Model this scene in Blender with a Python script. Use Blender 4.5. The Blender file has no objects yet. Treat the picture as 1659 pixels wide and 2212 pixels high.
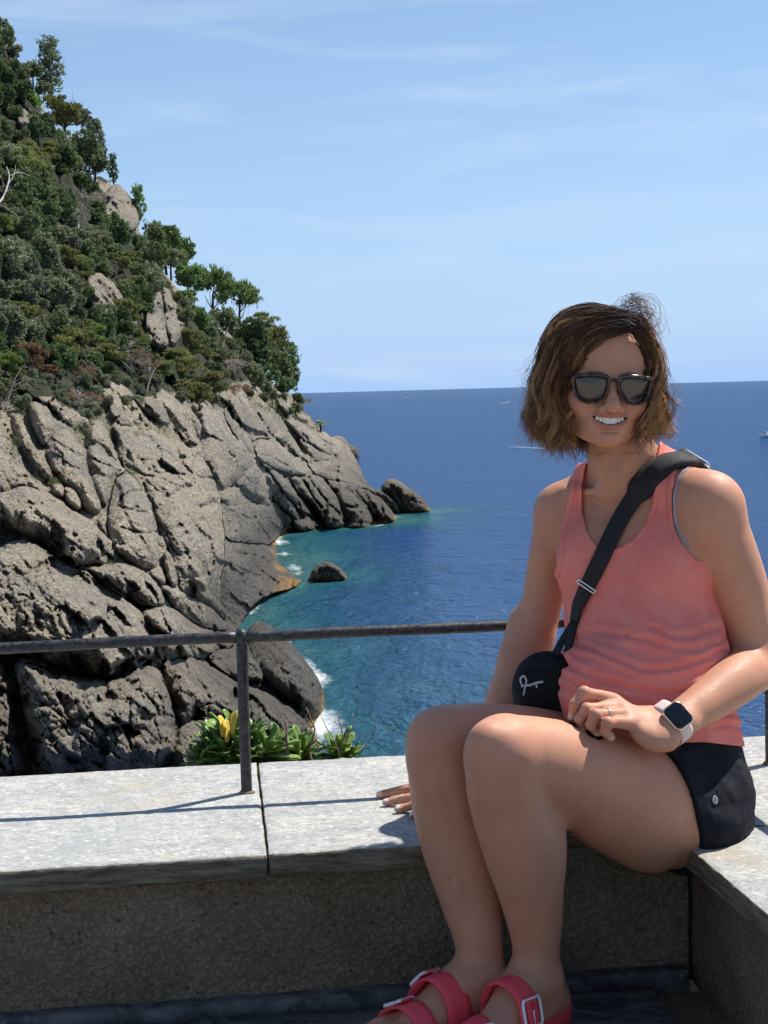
import bpy, math, random, bmesh
import numpy as np
from mathutils import Vector, Matrix, geometry as mgeo

random.seed(7)
RNG = np.random.default_rng(11)
scn = bpy.context.scene
COL = scn.collection
R = math.radians

# ---------------------------------------------------------------- camera
FPX, PITCH, ROLL, CAMH = 3194.0, R(4.69), R(1.54), 1.0      # focal length in units of a 1659 x 2212 picture
SEA_Z = -17.0
CAM_M = (Matrix.Rotation(math.pi / 2 - PITCH, 3, 'X') @ Matrix.Rotation(-ROLL, 3, 'Z'))
MN = np.array(CAM_M)
cam_d = bpy.data.cameras.new('camera')
cam = bpy.data.objects.new('camera', cam_d)
COL.objects.link(cam)
cam.location = (0, 0, CAMH)
cam.rotation_euler = CAM_M.to_euler()
cam_d.sensor_fit = 'VERTICAL'
cam_d.sensor_height = 36.0
cam_d.lens = 36.0 * FPX / 2212.0
cam_d.clip_start = 0.05
cam_d.clip_end = 90000
scn.camera = cam

# ---------------------------------------------------------------- sun, sky, exposure
SUN = Vector((0.166, 0.115, 0.298)).normalized()             # direction towards the sun
SUN_EL = math.asin(SUN.z)
SUN_AZ = math.atan2(SUN.x, SUN.y)
sun_d = bpy.data.lights.new('sun', 'SUN')
sun_d.energy = 5.0
sun_d.angle = R(0.53)
sun_d.color = (1.0, 0.955, 0.88)
sun = bpy.data.objects.new('sun', sun_d)
COL.objects.link(sun)
sun.rotation_euler = (-SUN).to_track_quat('-Z', 'Y').to_euler()
world = bpy.data.worlds.new("World")
scn.world = world
world.use_nodes = True
wn, wl = world.node_tree.nodes, world.node_tree.links
wn.clear()
w_out = wn.new('ShaderNodeOutputWorld')
w_bg = wn.new('ShaderNodeBackground')
w_sky = wn.new('ShaderNodeTexSky')
w_sky.sky_type = 'NISHITA'
w_sky.sun_disc = False
w_sky.sun_elevation = SUN_EL
w_sky.sun_rotation = SUN_AZ
w_sky.altitude = 0
w_sky.air_density = 1.0
w_sky.dust_density = 0.15
w_sky.ozone_density = 3.5
w_bg.inputs['Strength'].default_value = 0.094
# thin cirrus streaks, laid on the sky by direction
tc = wn.new('ShaderNodeTexCoord')
mp = wn.new('ShaderNodeMapping'); mp.vector_type = 'POINT'
mp.inputs['Rotation'].default_value = (0, R(-7), 0)
mp.inputs['Scale'].default_value = (1.6, 1.6, 13)
nz = wn.new('ShaderNodeTexNoise'); nz.inputs['Scale'].default_value = 3.1; nz.inputs['Detail'].default_value = 7
nz.inputs['Roughness'].default_value = 0.55; nz.inputs['Distortion'].default_value = 0.35
rp = wn.new('ShaderNodeValToRGB')
rp.color_ramp.elements[0].position = 0.50; rp.color_ramp.elements[0].color = (0, 0, 0, 1)
rp.color_ramp.elements[1].position = 0.78; rp.color_ramp.elements[1].color = (1, 1, 1, 1)
cm = wn.new('ShaderNodeMath'); cm.operation = 'MULTIPLY'; cm.inputs[1].default_value = 0.42
mx = wn.new('ShaderNodeMix'); mx.data_type = 'RGBA'
mx.inputs[7].default_value = (5.2, 6.3, 7.6, 1)
wl.new(tc.outputs['Generated'], mp.inputs['Vector']); wl.new(mp.outputs[0], nz.inputs['Vector'])
wl.new(nz.outputs['Fac'], rp.inputs[0]); wl.new(rp.outputs[0], cm.inputs[0])
# low air: sea haze thickens the blue towards the horizon, all the way round
sx = wn.new('ShaderNodeSeparateXYZ'); wl.new(tc.outputs['Generated'], sx.inputs[0])
e1 = wn.new('ShaderNodeMath'); e1.operation = 'MULTIPLY'; e1.inputs[1].default_value = -5.5; wl.new(sx.outputs[2], e1.inputs[0])
e2 = wn.new('ShaderNodeMath'); e2.operation = 'EXPONENT'; e2.use_clamp = True; wl.new(e1.outputs[0], e2.inputs[0])
hz = wn.new('ShaderNodeMix'); hz.data_type = 'RGBA'; hz.inputs[7].default_value = (3.15, 4.8, 7.6, 1)
wl.new(e2.outputs[0], hz.inputs[0]); wl.new(w_sky.outputs[0], hz.inputs[6])
wl.new(cm.outputs[0], mx.inputs[0]); wl.new(hz.outputs[2], mx.inputs[6])
wl.new(mx.outputs[2], w_bg.inputs[0]); wl.new(w_bg.outputs[0], w_out.inputs[0])
scn.view_settings.view_transform = 'Standard'
scn.view_settings.look = 'None'
scn.view_settings.exposure = 0.45
scn.view_settings.gamma = 1.0
scn.view_settings.use_curve_mapping = False
scn.render.engine = 'CYCLES'
scn.cycles.max_bounces = 6
scn.cycles.transparent_max_bounces = 12
scn.cycles.use_denoising = True

# ---------------------------------------------------------------- helpers: pixels to places
def ray(x, y):
    return MN @ np.array([(x - 829.5) / FPX, -(y - 1106) / FPX, -1.0])
def PY(x, y, Y):
    r = ray(x, y); return np.array([0, 0, CAMH]) + r * (Y / r[1])
def PZ(x, y, z):
    r = ray(x, y); return np.array([0, 0, CAMH]) + r * ((z - CAMH) / r[2])
def PYv(x, y, Y):
    d = np.stack([(x - 829.5) / FPX, -(y - 1106) / FPX, -np.ones_like(x)], -1) @ MN.T
    return np.array([0, 0, CAMH]) + d * (Y / d[..., 1])[..., None]

# ---------------------------------------------------------------- helpers: objects
def tag(o, label=None, cat=None, group=None, kind=None):
    if label: o['label'] = label
    if cat: o['category'] = cat
    if group: o['group'] = group
    if kind: o['kind'] = kind
    return o
def empty(name, loc, label=None, cat=None, group=None):
    o = bpy.data.objects.new(name, None); COL.objects.link(o)
    o.location = loc; o.empty_display_size = 0.1
    return tag(o, label, cat, group)
def link(name, me, mat=None, parent=None, loc=None):
    o = bpy.data.objects.new(name, me); COL.objects.link(o)
    if mat is not None and len(me.materials) == 0:
        for m in (mat if isinstance(mat, (list, tuple)) else [mat]): me.materials.append(m)
    if parent is not None:
        o.parent = parent
        o.matrix_parent_inverse = Matrix.Identity(4)
        if loc is None: loc = -Vector(parent.location)   # meshes given in world coordinates
    if loc is not None: o.location = loc
    return o
def mesh_np(name, V, F, smooth=True):
    """V (n,3), F list/array of faces (all the same size when an array)"""
    me = bpy.data.meshes.new(name)
    V = np.asarray(V, np.float32)
    if isinstance(F, np.ndarray):
        k = F.shape[1]; n = len(F)
        me.vertices.add(len(V)); me.vertices.foreach_set('co', V.ravel())
        me.loops.add(n * k); me.loops.foreach_set('vertex_index', F.astype(np.int32).ravel())
        me.polygons.add(n)
        me.polygons.foreach_set('loop_start', np.arange(0, n * k, k, dtype=np.int32))
        try: me.polygons.foreach_set('loop_total', np.full(n, k, np.int32))
        except Exception: pass
        me.update(calc_edges=True); me.validate()
    else:
        me.from_pydata(V.tolist(), [], [list(map(int, f)) for f in F]); me.update()
    me.polygons.foreach_set('use_smooth', np.full(len(me.polygons), smooth))
    return me
def color_attr(me, name, C):
    a = me.color_attributes.new(name, 'FLOAT_COLOR', 'POINT')
    C = np.asarray(C, np.float32)
    if C.shape[1] == 3: C = np.concatenate([C, np.ones((len(C), 1), np.float32)], 1)
    a.data.foreach_set('color', C.ravel())
def float_attr(me, name, v):
    a = me.attributes.new(name, 'FLOAT', 'POINT'); a.data.foreach_set('value', np.asarray(v, np.float32))
def join_np(parts):
    V, F, n = [], [], 0
    for v, f in parts:
        V.append(np.asarray(v, float)); F.append(np.asarray(f) + n); n += len(v)
    return np.concatenate(V), np.concatenate(F)

# ---------------------------------------------------------------- noise
_PERM = np.random.default_rng(5).permutation(4096).astype(np.int64)
_GRD = np.random.default_rng(6).normal(size=(4096, 3)); _GRD /= np.linalg.norm(_GRD, axis=1)[:, None]
def _h(i, j, k):
    return _PERM[(_PERM[(_PERM[i & 4095] + j) & 4095] + k) & 4095]
def pnoise(P):
    P = np.asarray(P, float); I = np.floor(P).astype(np.int64); f = P - I
    u = f * f * f * (f * (f * 6 - 15) + 10); out = 0
    for dx in (0, 1):
        for dy in (0, 1):
            for dz in (0, 1):
                g = _GRD[_h(I[..., 0] + dx, I[..., 1] + dy, I[..., 2] + dz)]
                w = (u[..., 0] if dx else 1 - u[..., 0]) * (u[..., 1] if dy else 1 - u[..., 1]) * (u[..., 2] if dz else 1 - u[..., 2])
                out = out + w * (g[..., 0] * (f[..., 0] - dx) + g[..., 1] * (f[..., 1] - dy) + g[..., 2] * (f[..., 2] - dz))
    return out * 1.6
def fbm(P, octs=4, gain=0.5, lac=2.03, ridge=False):
    P = np.asarray(P, float); a, s, t = 1.0, 0.0, 0.0
    for _ in range(octs):
        n = pnoise(P)
        if ridge: n = 1 - 2 * np.abs(n)
        s = s + a * n; t += a; a *= gain; P = P * lac + 17.3
    return s / t

# ---------------------------------------------------------------- materials
class NT:
    def __init__(s, m): s.n, s.l = m.node_tree.nodes, m.node_tree.links
    def new(s, t, **kw):
        n = s.n.new('ShaderNode' + t)
        for k, v in kw.items():
            if k in n.inputs: n.inputs[k].default_value = v
            else: setattr(n, k, v)
        return n
    def noise(s, vec, scale, detail=4, rough=0.55, dist=0.0):
        n = s.new('TexNoise', Scale=scale, Detail=detail, Roughness=rough, Distortion=dist)
        if vec is not None: s.l.new(vec, n.inputs['Vector'])
        return n.outputs['Fac']
    def vor(s, vec, scale, feature='F1', out='Distance'):
        n = s.new('TexVoronoi', Scale=scale); n.feature = feature
        if vec is not None: s.l.new(vec, n.inputs['Vector'])
        return n.outputs[out]
    def mapv(s, vec, scale=(1, 1, 1), rot=(0, 0, 0)):
        n = s.new('Mapping', Scale=scale, Rotation=rot); s.l.new(vec, n.inputs['Vector']); return n.outputs[0]
    def ramp(s, fac, stops, interp='LINEAR'):
        n = s.new('ValToRGB'); cr = n.color_ramp; cr.interpolation = interp
        while len(cr.elements) < len(stops): cr.elements.new(0.5)
        for e, (p, c) in zip(cr.elements, stops):
            e.position = p; e.color = (c, c, c, 1) if not isinstance(c, (tuple, list)) else tuple(c) + (1,)
        s.l.new(fac, n.inputs[0]); return n.outputs[0]
    def mix(s, fac, a, b, mode='MIX'):
        n = s.new('Mix'); n.data_type = 'RGBA'; n.blend_type = mode; n.clamp_factor = True
        for i, v in ((0, fac), (6, a), (7, b)):
            if hasattr(v, 'is_output'): s.l.new(v, n.inputs[i])
            elif i == 0: n.inputs[0].default_value = v
            else: n.inputs[i].default_value = tuple(v) + (1,) if len(v) == 3 else v
        return n.outputs[2]
    def math(s, op, a, b=None, c=None, clamp=False):
        n = s.new('Math', operation=op); n.use_clamp = clamp
        for i, v in enumerate((a, b, c)):
            if v is None: continue
            if hasattr(v, 'is_output'): s.l.new(v, n.inputs[i])
            else: n.inputs[i].default_value = v
        return n.outputs[0]
    def rng(s, v, a, b, c=0.0, d=1.0):
        n = s.new('MapRange'); n.clamp = True
        s.l.new(v, n.inputs[0])
        for i, x in zip((1, 2, 3, 4), (a, b, c, d)): n.inputs[i].default_value = x
        return n.outputs[0]
    def bump(s, h, strength=0.5, dist=0.01, prev=None):
        n = s.new('Bump', Strength=strength, Distance=dist); s.l.new(h, n.inputs['Height'])
        if prev is not None: s.l.new(prev, n.inputs['Normal'])
        return n.outputs[0]
def material(name, color=(0.5, 0.5, 0.5), rough=0.6, metal=0.0, spec=0.5):
    m = bpy.data.materials.new(name); m.use_nodes = True
    t = NT(m); b = t.n['Principled BSDF']
    b.inputs['Base Color'].default_value = tuple(color) + (1,)
    b.inputs['Roughness'].default_value = rough; b.inputs['Metallic'].default_value = metal
    b.inputs['Specular IOR Level'].default_value = spec
    return m, t, b
def pos(t): return t.new('NewGeometry').outputs['Position']
def objc(t): return t.new('TexCoord').outputs['Object']
def sepz(t, v):
    n = t.new('SeparateXYZ'); t.l.new(v, n.inputs[0]); return n.outputs

def plain(name, color, rough=0.6, metal=0.0, spec=0.5, var=0.25, scale=40, bump=0.2, bd=0.002):
    """one colour with fine grain and a little uneven wear"""
    m, t, b = material(name, color, rough, metal, spec)
    o = objc(t); n = t.noise(o, scale, 5)
    lo = tuple(c * (1 - var) for c in color); hi = tuple(min(1, c * (1 + var)) for c in color)
    t.l.new(t.mix(t.rng(n, .3, .7), lo, hi), b.inputs['Base Color'])
    t.l.new(t.rng(t.noise(o, scale * .4, 3), .3, .7, max(.02, rough - .08), min(1, rough + .08)), b.inputs['Roughness'])
    if bump: t.l.new(t.bump(n, bump, bd), b.inputs['Normal'])
    return m

# ---------------------------------------------------------------- simple solids
def box_bm(c, s, rot=None, bevel=0.0, seg=2):
    bm = bmesh.new(); bmesh.ops.create_cube(bm, size=1.0)
    for v in bm.verts: v.co = Vector((v.co.x * s[0], v.co.y * s[1], v.co.z * s[2]))
    if bevel: bmesh.ops.bevel(bm, geom=bm.edges[:], offset=bevel, segments=seg, affect='EDGES', profile=0.6)
    if rot is not None: bmesh.ops.transform(bm, matrix=rot.to_4x4(), verts=bm.verts)
    bmesh.ops.translate(bm, vec=Vector(c), verts=bm.verts)
    return bm
def bm_np(bm):
    bmesh.ops.triangulate(bm, faces=bm.faces[:])
    bm.verts.ensure_lookup_table()
    V = np.array([v.co[:] for v in bm.verts]); F = np.array([[v.index for v in f.verts] for f in bm.faces]); bm.free()
    return V, F
def bm_mesh(name, bm, smooth=False):
    me = bpy.data.meshes.new(name); bm.to_mesh(me); bm.free()
    me.polygons.foreach_set('use_smooth', np.full(len(me.polygons), smooth)); return me
def frames(P):
    P = np.asarray(P, float); T = np.gradient(P, axis=0); T /= np.linalg.norm(T, axis=1)[:, None] + 1e-12
    ref = np.array([0, 0, 1.0]) if abs(T[0, 2]) < 0.9 else np.array([1.0, 0, 0])
    N = [np.cross(T[0], ref)]; N[0] /= np.linalg.norm(N[0])
    for i in range(1, len(P)):
        n = N[-1] - T[i] * np.dot(N[-1], T[i]); N.append(n / (np.linalg.norm(n) + 1e-12))
    N = np.array(N); return T, N, np.cross(T, N)
def tube(P, rad, n=8, caps=True, sx=1.0, sy=1.0):
    """closed tube of quads along a polyline (triangulated)"""
    P = np.asarray(P, float); rad = np.broadcast_to(np.asarray(rad, float), (len(P),))
    T, N, B = frames(P); a = np.arange(n) * 2 * math.pi / n
    V = P[:, None] + rad[:, None, None] * (sx * np.cos(a)[None, :, None] * N[:, None] + sy * np.sin(a)[None, :, None] * B[:, None])
    V = V.reshape(-1, 3); F = []
    for i in range(len(P) - 1):
        for j in range(n):
            a0, a1 = i * n + j, i * n + (j + 1) % n
            F += [[a0, a1, a1 + n], [a0, a1 + n, a0 + n]]
    if caps:
        c0, c1 = len(V), len(V) + 1; V = np.vstack([V, P[:1], P[-1:]]); L = (len(P) - 1) * n
        for j in range(n): F += [[c0, (j + 1) % n, j], [c1, L + j, L + (j + 1) % n]]
    return V, np.array(F)
def spline(P, n=24):
    """Catmull-Rom through the points"""
    P = np.asarray(P, float); Q = np.vstack([2 * P[0] - P[1], P, 2 * P[-1] - P[-2]]); out = []
    u = np.linspace(0, len(P) - 1 - 1e-9, n)
    for x in u:
        i = int(x); t = x - i; a, b, c, d = Q[i:i + 4]
        out.append(0.5 * ((2 * b) + (c - a) * t + (2 * a - 5 * b + 4 * c - d) * t * t + (3 * b - a - 3 * c + d) * t ** 3))
    return np.array(out)
# ================================================================ SETTING: sea, cliff
# distance of the hillside at places seen in the photograph (x, y in a 1659 x 2212 picture, metres)
_CP = np.array([
    (505,1350,112),(640,1255,142),(600,1160,188),(740,1150,196),(855,1128,211),(925,1106,228),(700,1545,84),(690,1420,92),(690,1640,78),
    (560,1288,127),(600,1275,131),(530,1320,119),(620,1400,89),(460,1330,100),(770,990,300),(0,1660,50),(200,1650,53),(390,1640,58),(500,1650,66),(0,1420,58),(200,1400,63),(350,1400,68),
    (0,1180,70),(200,1180,78),(380,1180,90),(-80,1500,52),(-80,1000,84),(0,1000,84),(120,960,94),(250,950,108),(300,1050,98),(400,1050,112),(480,1200,104),
    (0,860,98),(120,840,110),(250,830,124),(420,900,140),(480,1000,132),(560,1000,160),(560,1120,165),(500,860,160),(620,960,205),(700,960,232),(760,1040,232),(640,1060,190),
    (0,700,112),(120,680,126),(250,640,150),(380,700,172),(480,780,190),(560,820,215),(640,850,232),(690,925,240),
    (0,500,132),(120,480,152),(250,480,182),(400,580,215),(520,700,225),(620,760,245),(0,300,158),(100,280,180),(200,380,195),(290,440,208),
    (0,80,190),(80,180,200),(-80,0,196),(-80,300,150),(-80,700,104),(150,250,205),(-80,-120,215),(850,1060,225),(800,1060,222)], float)
def _tps(r2): return 0.5 * r2 * np.log(r2 + 1e-9)
_n = len(_CP); _X = _CP[:, :2] / 500.0
_A = np.zeros((_n + 3, _n + 3))
_A[:_n, :_n] = _tps(((_X[:, None] - _X[None]) ** 2).sum(-1)) + np.eye(_n) * 0.004
_A[:_n, _n:] = np.c_[np.ones(_n), _X]; _A[_n:, :_n] = _A[:_n, _n:].T
_W = np.linalg.solve(_A, np.r_[np.log(_CP[:, 2]), 0, 0, 0])
def hill_dist(x, y):
    q = np.stack([np.maximum(np.asarray(x, float), -90.), np.asarray(y, float)], -1) / 500.0; sh = q.shape[:-1]; q = q.reshape(-1, 2)
    o = np.zeros(len(q))
    for i in range(0, len(q), 20000):
        s = q[i:i + 20000]; o[i:i + 20000] = _tps(((s[:, None] - _X[None]) ** 2).sum(-1)) @ _W[:_n] + np.c_[np.ones(len(s)), s] @ _W[_n:]
    return np.exp(o).reshape(sh)

def seg_dist(P, A, B):
    AB = B - A; L = (AB ** 2).sum(-1) + 1e-9; out = np.full(len(P), 1e9)
    for a, ab, l in zip(A, AB, L):
        t = np.clip(((P - a) @ ab) / l, 0, 1); out = np.minimum(out, np.hypot(*(P - a - t[:, None] * ab).T))
    return out
def inside(P, Q):
    c = np.zeros(len(P), bool); x, y = P.T
    for i in range(len(Q)):
        x1, y1 = Q[i]; x2, y2 = Q[(i + 1) % len(Q)]
        k = ((y1 > y) != (y2 > y)) & (x < (x2 - x1) * (y - y1) / (y2 - y1 + 1e-12) + x1); c ^= k
    return c
def resample(Q, s, closed=True):
    Q = np.asarray(Q, float); out = []
    m = len(Q) if closed else len(Q) - 1
    for i in range(m):
        a, b = Q[i], Q[(i + 1) % len(Q)]; n = max(1, int(round(np.hypot(*(b - a)) / s)))
        out += [a + (b - a) * k / n for k in range(n)]
    if not closed: out.append(Q[-1])
    return np.array(out)
def chaikin(Q, it=1):
    Q = np.asarray(Q, float)
    for _ in range(it):
        N = np.roll(Q, -1, 0); Q = np.stack([Q * .78 + N * .22, Q * .22 + N * .78], 1).reshape(-1, 2)
    return Q

# fissures seen in the rock: (points, half width in picture units, depth in metres)
def c2(*p): return [(x * .5, 796.3 + y * .5) for x, y in p]
def c4(*p): return [(x * .24, 862.7 + y * .24) for x, y in p]
def c5(*p): return [(331.8 + x * .38, 829.5 + y * .38) for x, y in p]
def c6(*p): return [(x * .48, 1260.8 + y * .48) for x, y in p]
CRACKS = [
    (c4((750,1560),(860,1660),(980,1760),(1110,1830)),3,1.3),(c4((960,1620),(1080,1720),(1220,1850),(1340,1870)),3.5,1.5),
    (c4((1090,1150),(1200,1190),(1300,1205),(1400,1190)),2.5,1.0),(c4((1060,960),(1100,870),(1160,830),(1260,820)),3,1.3),
    (c4((1080,965),(1200,1000),(1360,1020)),3,1.2),(c4((1000,840),(1030,710),(1060,680)),3,1.3),
    (c4((480,370),(600,440),(740,510)),2,.9),(c4((810,520),(900,570),(1080,640)),2.5,1.1),(c4((560,480),(570,600)),2,.7),
    (c4((1270,540),(1330,630),(1440,660),(1520,650)),2.2,.8),(c4((1480,720),(1560,760),(1650,790)),2.2,.8),(c4((1140,600),(1300,680),(1480,720)),2.2,.9),
    (c4((400,1190),(480,1100),(430,1010)),2,.5),(c4((470,1250),(560,1330),(600,1440)),3,.8),(c4((380,850),(420,900),(560,940),(640,1040)),2.2,.7),
    (c2((380,870),(450,940),(540,1000),(570,1030),(650,1025)),2.5,.9),(c2((160,1100),(240,1150),(330,1180)),2.5,.5),(c2((400,1130),(400,1190)),2.5,.6),
    (c2((800,460),(720,440),(680,400),(600,390)),2.5,.9),(c2((780,390),(870,380)),2.5,.8),(c2((870,470),(920,475)),3,.9),
    (c2((700,680),(760,800),(820,820)),3,.9),(c2((620,500),(660,590),(680,680)),3,1.2),(c2((1010,500),(1080,580),(1160,560)),2.2,.8),
    (c2((975,740),(1040,745),(1160,770)),2.2,1.),(c2((980,590),(1100,580),(1180,600)),2,.7),(c2((1100,640),(1150,720),(1170,770)),2,.8),
    (c5((540,1010),(600,1050),(680,1110)),2,.8),(c5((470,1040),(560,1080),(660,1100),(740,1150)),2,.7),(c5((430,960),(520,960),(640,990),(760,1000)),1.8,.6),
    (c5((540,90),(600,180),(680,300),(760,380),(860,440)),2,1.6),(c5((680,160),(780,250),(860,330),(960,380),(1060,440)),1.8,1.0),(c5((1020,490),(1100,520),(1190,560)),1.6,.8),
    (c5((870,450),(960,430),(1080,440)),1.4,.6),(c5((970,545),(1040,620),(1070,720),(1110,790)),2,1.6),(c5((1100,590),(1200,680),(1260,780)),2,1.4),(c5((1200,610),(1260,700),(1290,770)),1.8,1.2),
    (c5((740,520),(820,620),(900,700),(950,790)),2,1.4),(c5((850,540),(900,640),(960,700)),1.8,1.0),(c5((640,480),(720,600),(790,680),(850,760)),2,1.5),(c5((700,670),(780,760),(800,830)),2,1.4),(c5((880,530),(960,640),(1040,720),(1090,790)),1.8,1.2),
    (c5((1340,560),(1390,620),(1420,690)),1.8,1.2),(c5((1480,640),(1430,700)),1.6,.9),(c5((600,400),(680,420),(770,470)),1.6,.7),
    (c6((120,360),(200,380),(260,400),(440,425),(560,420),(610,385)),3.5,1.6),(c6((460,320),(460,410)),3,.9),(c6((740,330),(735,440),(790,560),(800,690)),4,1.6),
    (c6((130,500),(260,580),(380,680),(440,810)),3,.6),(c6((640,500),(680,560),(720,700)),2.5,.7),(c6((740,620),(720,700)),2.5,.7),(c6((870,560),(960,540),(1060,590)),3,.8),
    (c6((1180,570),(1240,620),(1290,700)),2.5,.7),(c6((1140,470),(1230,500),(1330,560)),2.5,.8),(c6((860,600),(900,640),(990,640)),3,.9),(c6((930,350),(1060,330)),2.5,.8),
    (c6((150,700),(300,760),(450,820)),3,.7),(c6((20,700),(60,860)),3,1.2),(c2((600,1090),(680,1160),(720,1240)),2.5,.7),(c2((740,1040),(800,1090),(850,1120)),2.5,.8),(c2((700,1120),(840,1170),(900,1200)),2.2,.6),
]
HOLES = [(c2((395,1022))[0],8,1.3),(c2((250,1070))[0],6,.9),(c2((320,722))[0],7,1.0),(c2((820,510))[0],7,1.0),(c2((910,590))[0],13,1.4),(c2((880,600))[0],10,1.3),(c2((870,655))[0],8,1.0),(c2((805,715))[0],8,1.0),(c2((800,800))[0],8,1.1),
    (c2((775,680))[0],7,.9),(c2((740,450))[0],6,.8),(c2((140,850))[0],20,.9),(c2((120,880))[0],16,.8),(c2((1040,805))[0],12,1.3),(c2((1060,815))[0],10,1.2),(c6((640,605))[0],6,.7),(c6((520,610))[0],5,.6),(c6((700,590))[0],5,.6),(c6((540,590))[0],4,.5),
    (c2((500,760))[0],8,.8),(c2((590,600))[0],6,1.0),(c5((250,700))[0],8,.8),(c2((650,860))[0],8,.8),(c4((220,700))[0],9,1.0),(c4((650,1350))[0],5,.7),(c4((1640,520))[0],6,.9),(c4((210,710))[0],9,.8)]

def fissures(P, m_px):
    d = np.zeros(len(P)); x0, y0 = P.min(0) - 25; x1, y1 = P.max(0) + 25
    for pts, w, dep in CRACKS:
        Q = np.array(pts)
        if Q[:, 0].max() < x0 or Q[:, 0].min() > x1 or Q[:, 1].max() < y0 or Q[:, 1].min() > y1: continue
        Pw = P + 3.5 * np.stack([fbm(np.c_[P / 22, np.zeros(len(P))], 2), fbm(np.c_[P / 22, np.full(len(P), 9.)], 2)], 1)
        s = seg_dist(Pw, Q[:-1], Q[1:]); wv = w * (0.7 + .6 * fbm(np.c_[P / 30, np.full(len(P), 3.)], 2))
        d += dep * np.exp(-(s / np.maximum(wv, .8)) ** 2) + .22 * dep * np.exp(-(s / (4.5 * w)) ** 2)
    for (hx, hy), r, dep in HOLES:
        if hx < x0 or hx > x1 or hy < y0 or hy > y1: continue
        s = np.hypot(P[:, 0] - hx, (P[:, 1] - hy) * 1.3) * (1 + .35 * fbm(np.c_[P / 9, np.full(len(P), 5.)], 2))
        d += dep * np.exp(-(s / r) ** 4)
    return d
def strata(P, W, m_px):
    """blocky relief: bedding that dips to the lower right, and rounded lumps"""
    a = R(52); along = P[:, 0] * math.cos(a) + P[:, 1] * math.sin(a); across = -P[:, 0] * math.sin(a) + P[:, 1] * math.cos(a)
    wob = fbm(np.c_[P / 60, np.zeros(len(P))], 3) * 14
    n1 = pnoise(np.c_[along / 130, (across + wob) / 26, np.zeros(len(P))])
    n2 = pnoise(np.c_[(along + wob) / 70, (across) / 55, np.full(len(P), 4.)])
    g = np.exp(-(n1 / .05) ** 2) * .45 + np.exp(-(n2 / .035) ** 2) * .35
    fac = fbm(np.c_[P / 48, np.full(len(P), 2.)], 3, .5, ridge=True) * .8
    lumps = fbm(W / 5.5, 3, .5) * 1.0 + fac + fbm(W / 1.6, 4, .62, ridge=True) * .42 + fbm(W / .7, 3, .6) * .16
    return g, lumps

_SEED = np.random.default_rng(77)
_FS = [(_SEED.uniform([-200, -200], [1100, 1900], (n_, 2)), _SEED.normal(size=(n_, 2)), _SEED.uniform(-1, 1, n_)) for n_ in (900, 3600)]
def facets(P):
    """split planes: every cell of the rock face has its own tilt, so that edges and ledges stand between them"""
    a = R(52); ca, sa = math.cos(a), math.sin(a); out = np.zeros(len(P))
    w = np.stack([fbm(np.c_[P / 24, np.full(len(P), 11.)], 3), fbm(np.c_[P / 24, np.full(len(P), 13.)], 3)], 1)
    for (S, G, H_), amp in zip(_FS, (1.0, .45)):
        Pw = P + w * (11 if amp == 1.0 else 6)
        x0, y0 = P.min(0) - 90; x1, y1 = P.max(0) + 90; k = (S[:, 0] > x0) & (S[:, 0] < x1) & (S[:, 1] > y0) & (S[:, 1] < y1)
        Sk, Gk, Hk = S[k], G[k], H_[k]
        for i in range(0, len(P), 8000):
            d = Pw[i:i + 8000, None] - Sk[None]; u = (d[..., 0] * ca + d[..., 1] * sa) * .5; v = -d[..., 0] * sa + d[..., 1] * ca
            D = u * u + v * v; j = D.argmin(1); ar = np.arange(len(j)); q = d[ar, j]
            D2 = D.copy(); D2[ar, j] = 1e9; e = np.sqrt(D2.min(1)) - np.sqrt(D[ar, j])
            out[i:i + 8000] += amp * ((q * Gk[j]).sum(1) * .034 + Hk[j] * .6) * (1 - np.exp(-(e / 3.0))) + amp * .45 * np.exp(-(e / 1.3) ** 2)
    return out
def relief(P, Yb, T, Rr, sdf, rough=1.0, dy=0.0, prof=None):
    m_px = Yb / FPX
    W0 = PYv(P[:, 0], P[:, 1], Yb)
    t = np.clip(sdf / Rr, 0, 1)
    bul = T * .72 * (.72 * (1 - (1 - t) ** 2.2) + .28 * t)
    g, l = strata(P, W0, m_px)
    fis = fissures(P, m_px)
    scale = np.clip(Yb / 95, .85, 2.0)
    edge = np.clip(sdf / 5.0, 0, 1)
    return Yb + dy - bul + (g * .9 * rough + fis * 1.25) * scale * (.25 + .75 * edge) - l * rough * scale * (.3 + .7 * edge) * .62 + facets(P) * scale * rough * (.35 + .65 * edge)

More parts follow.
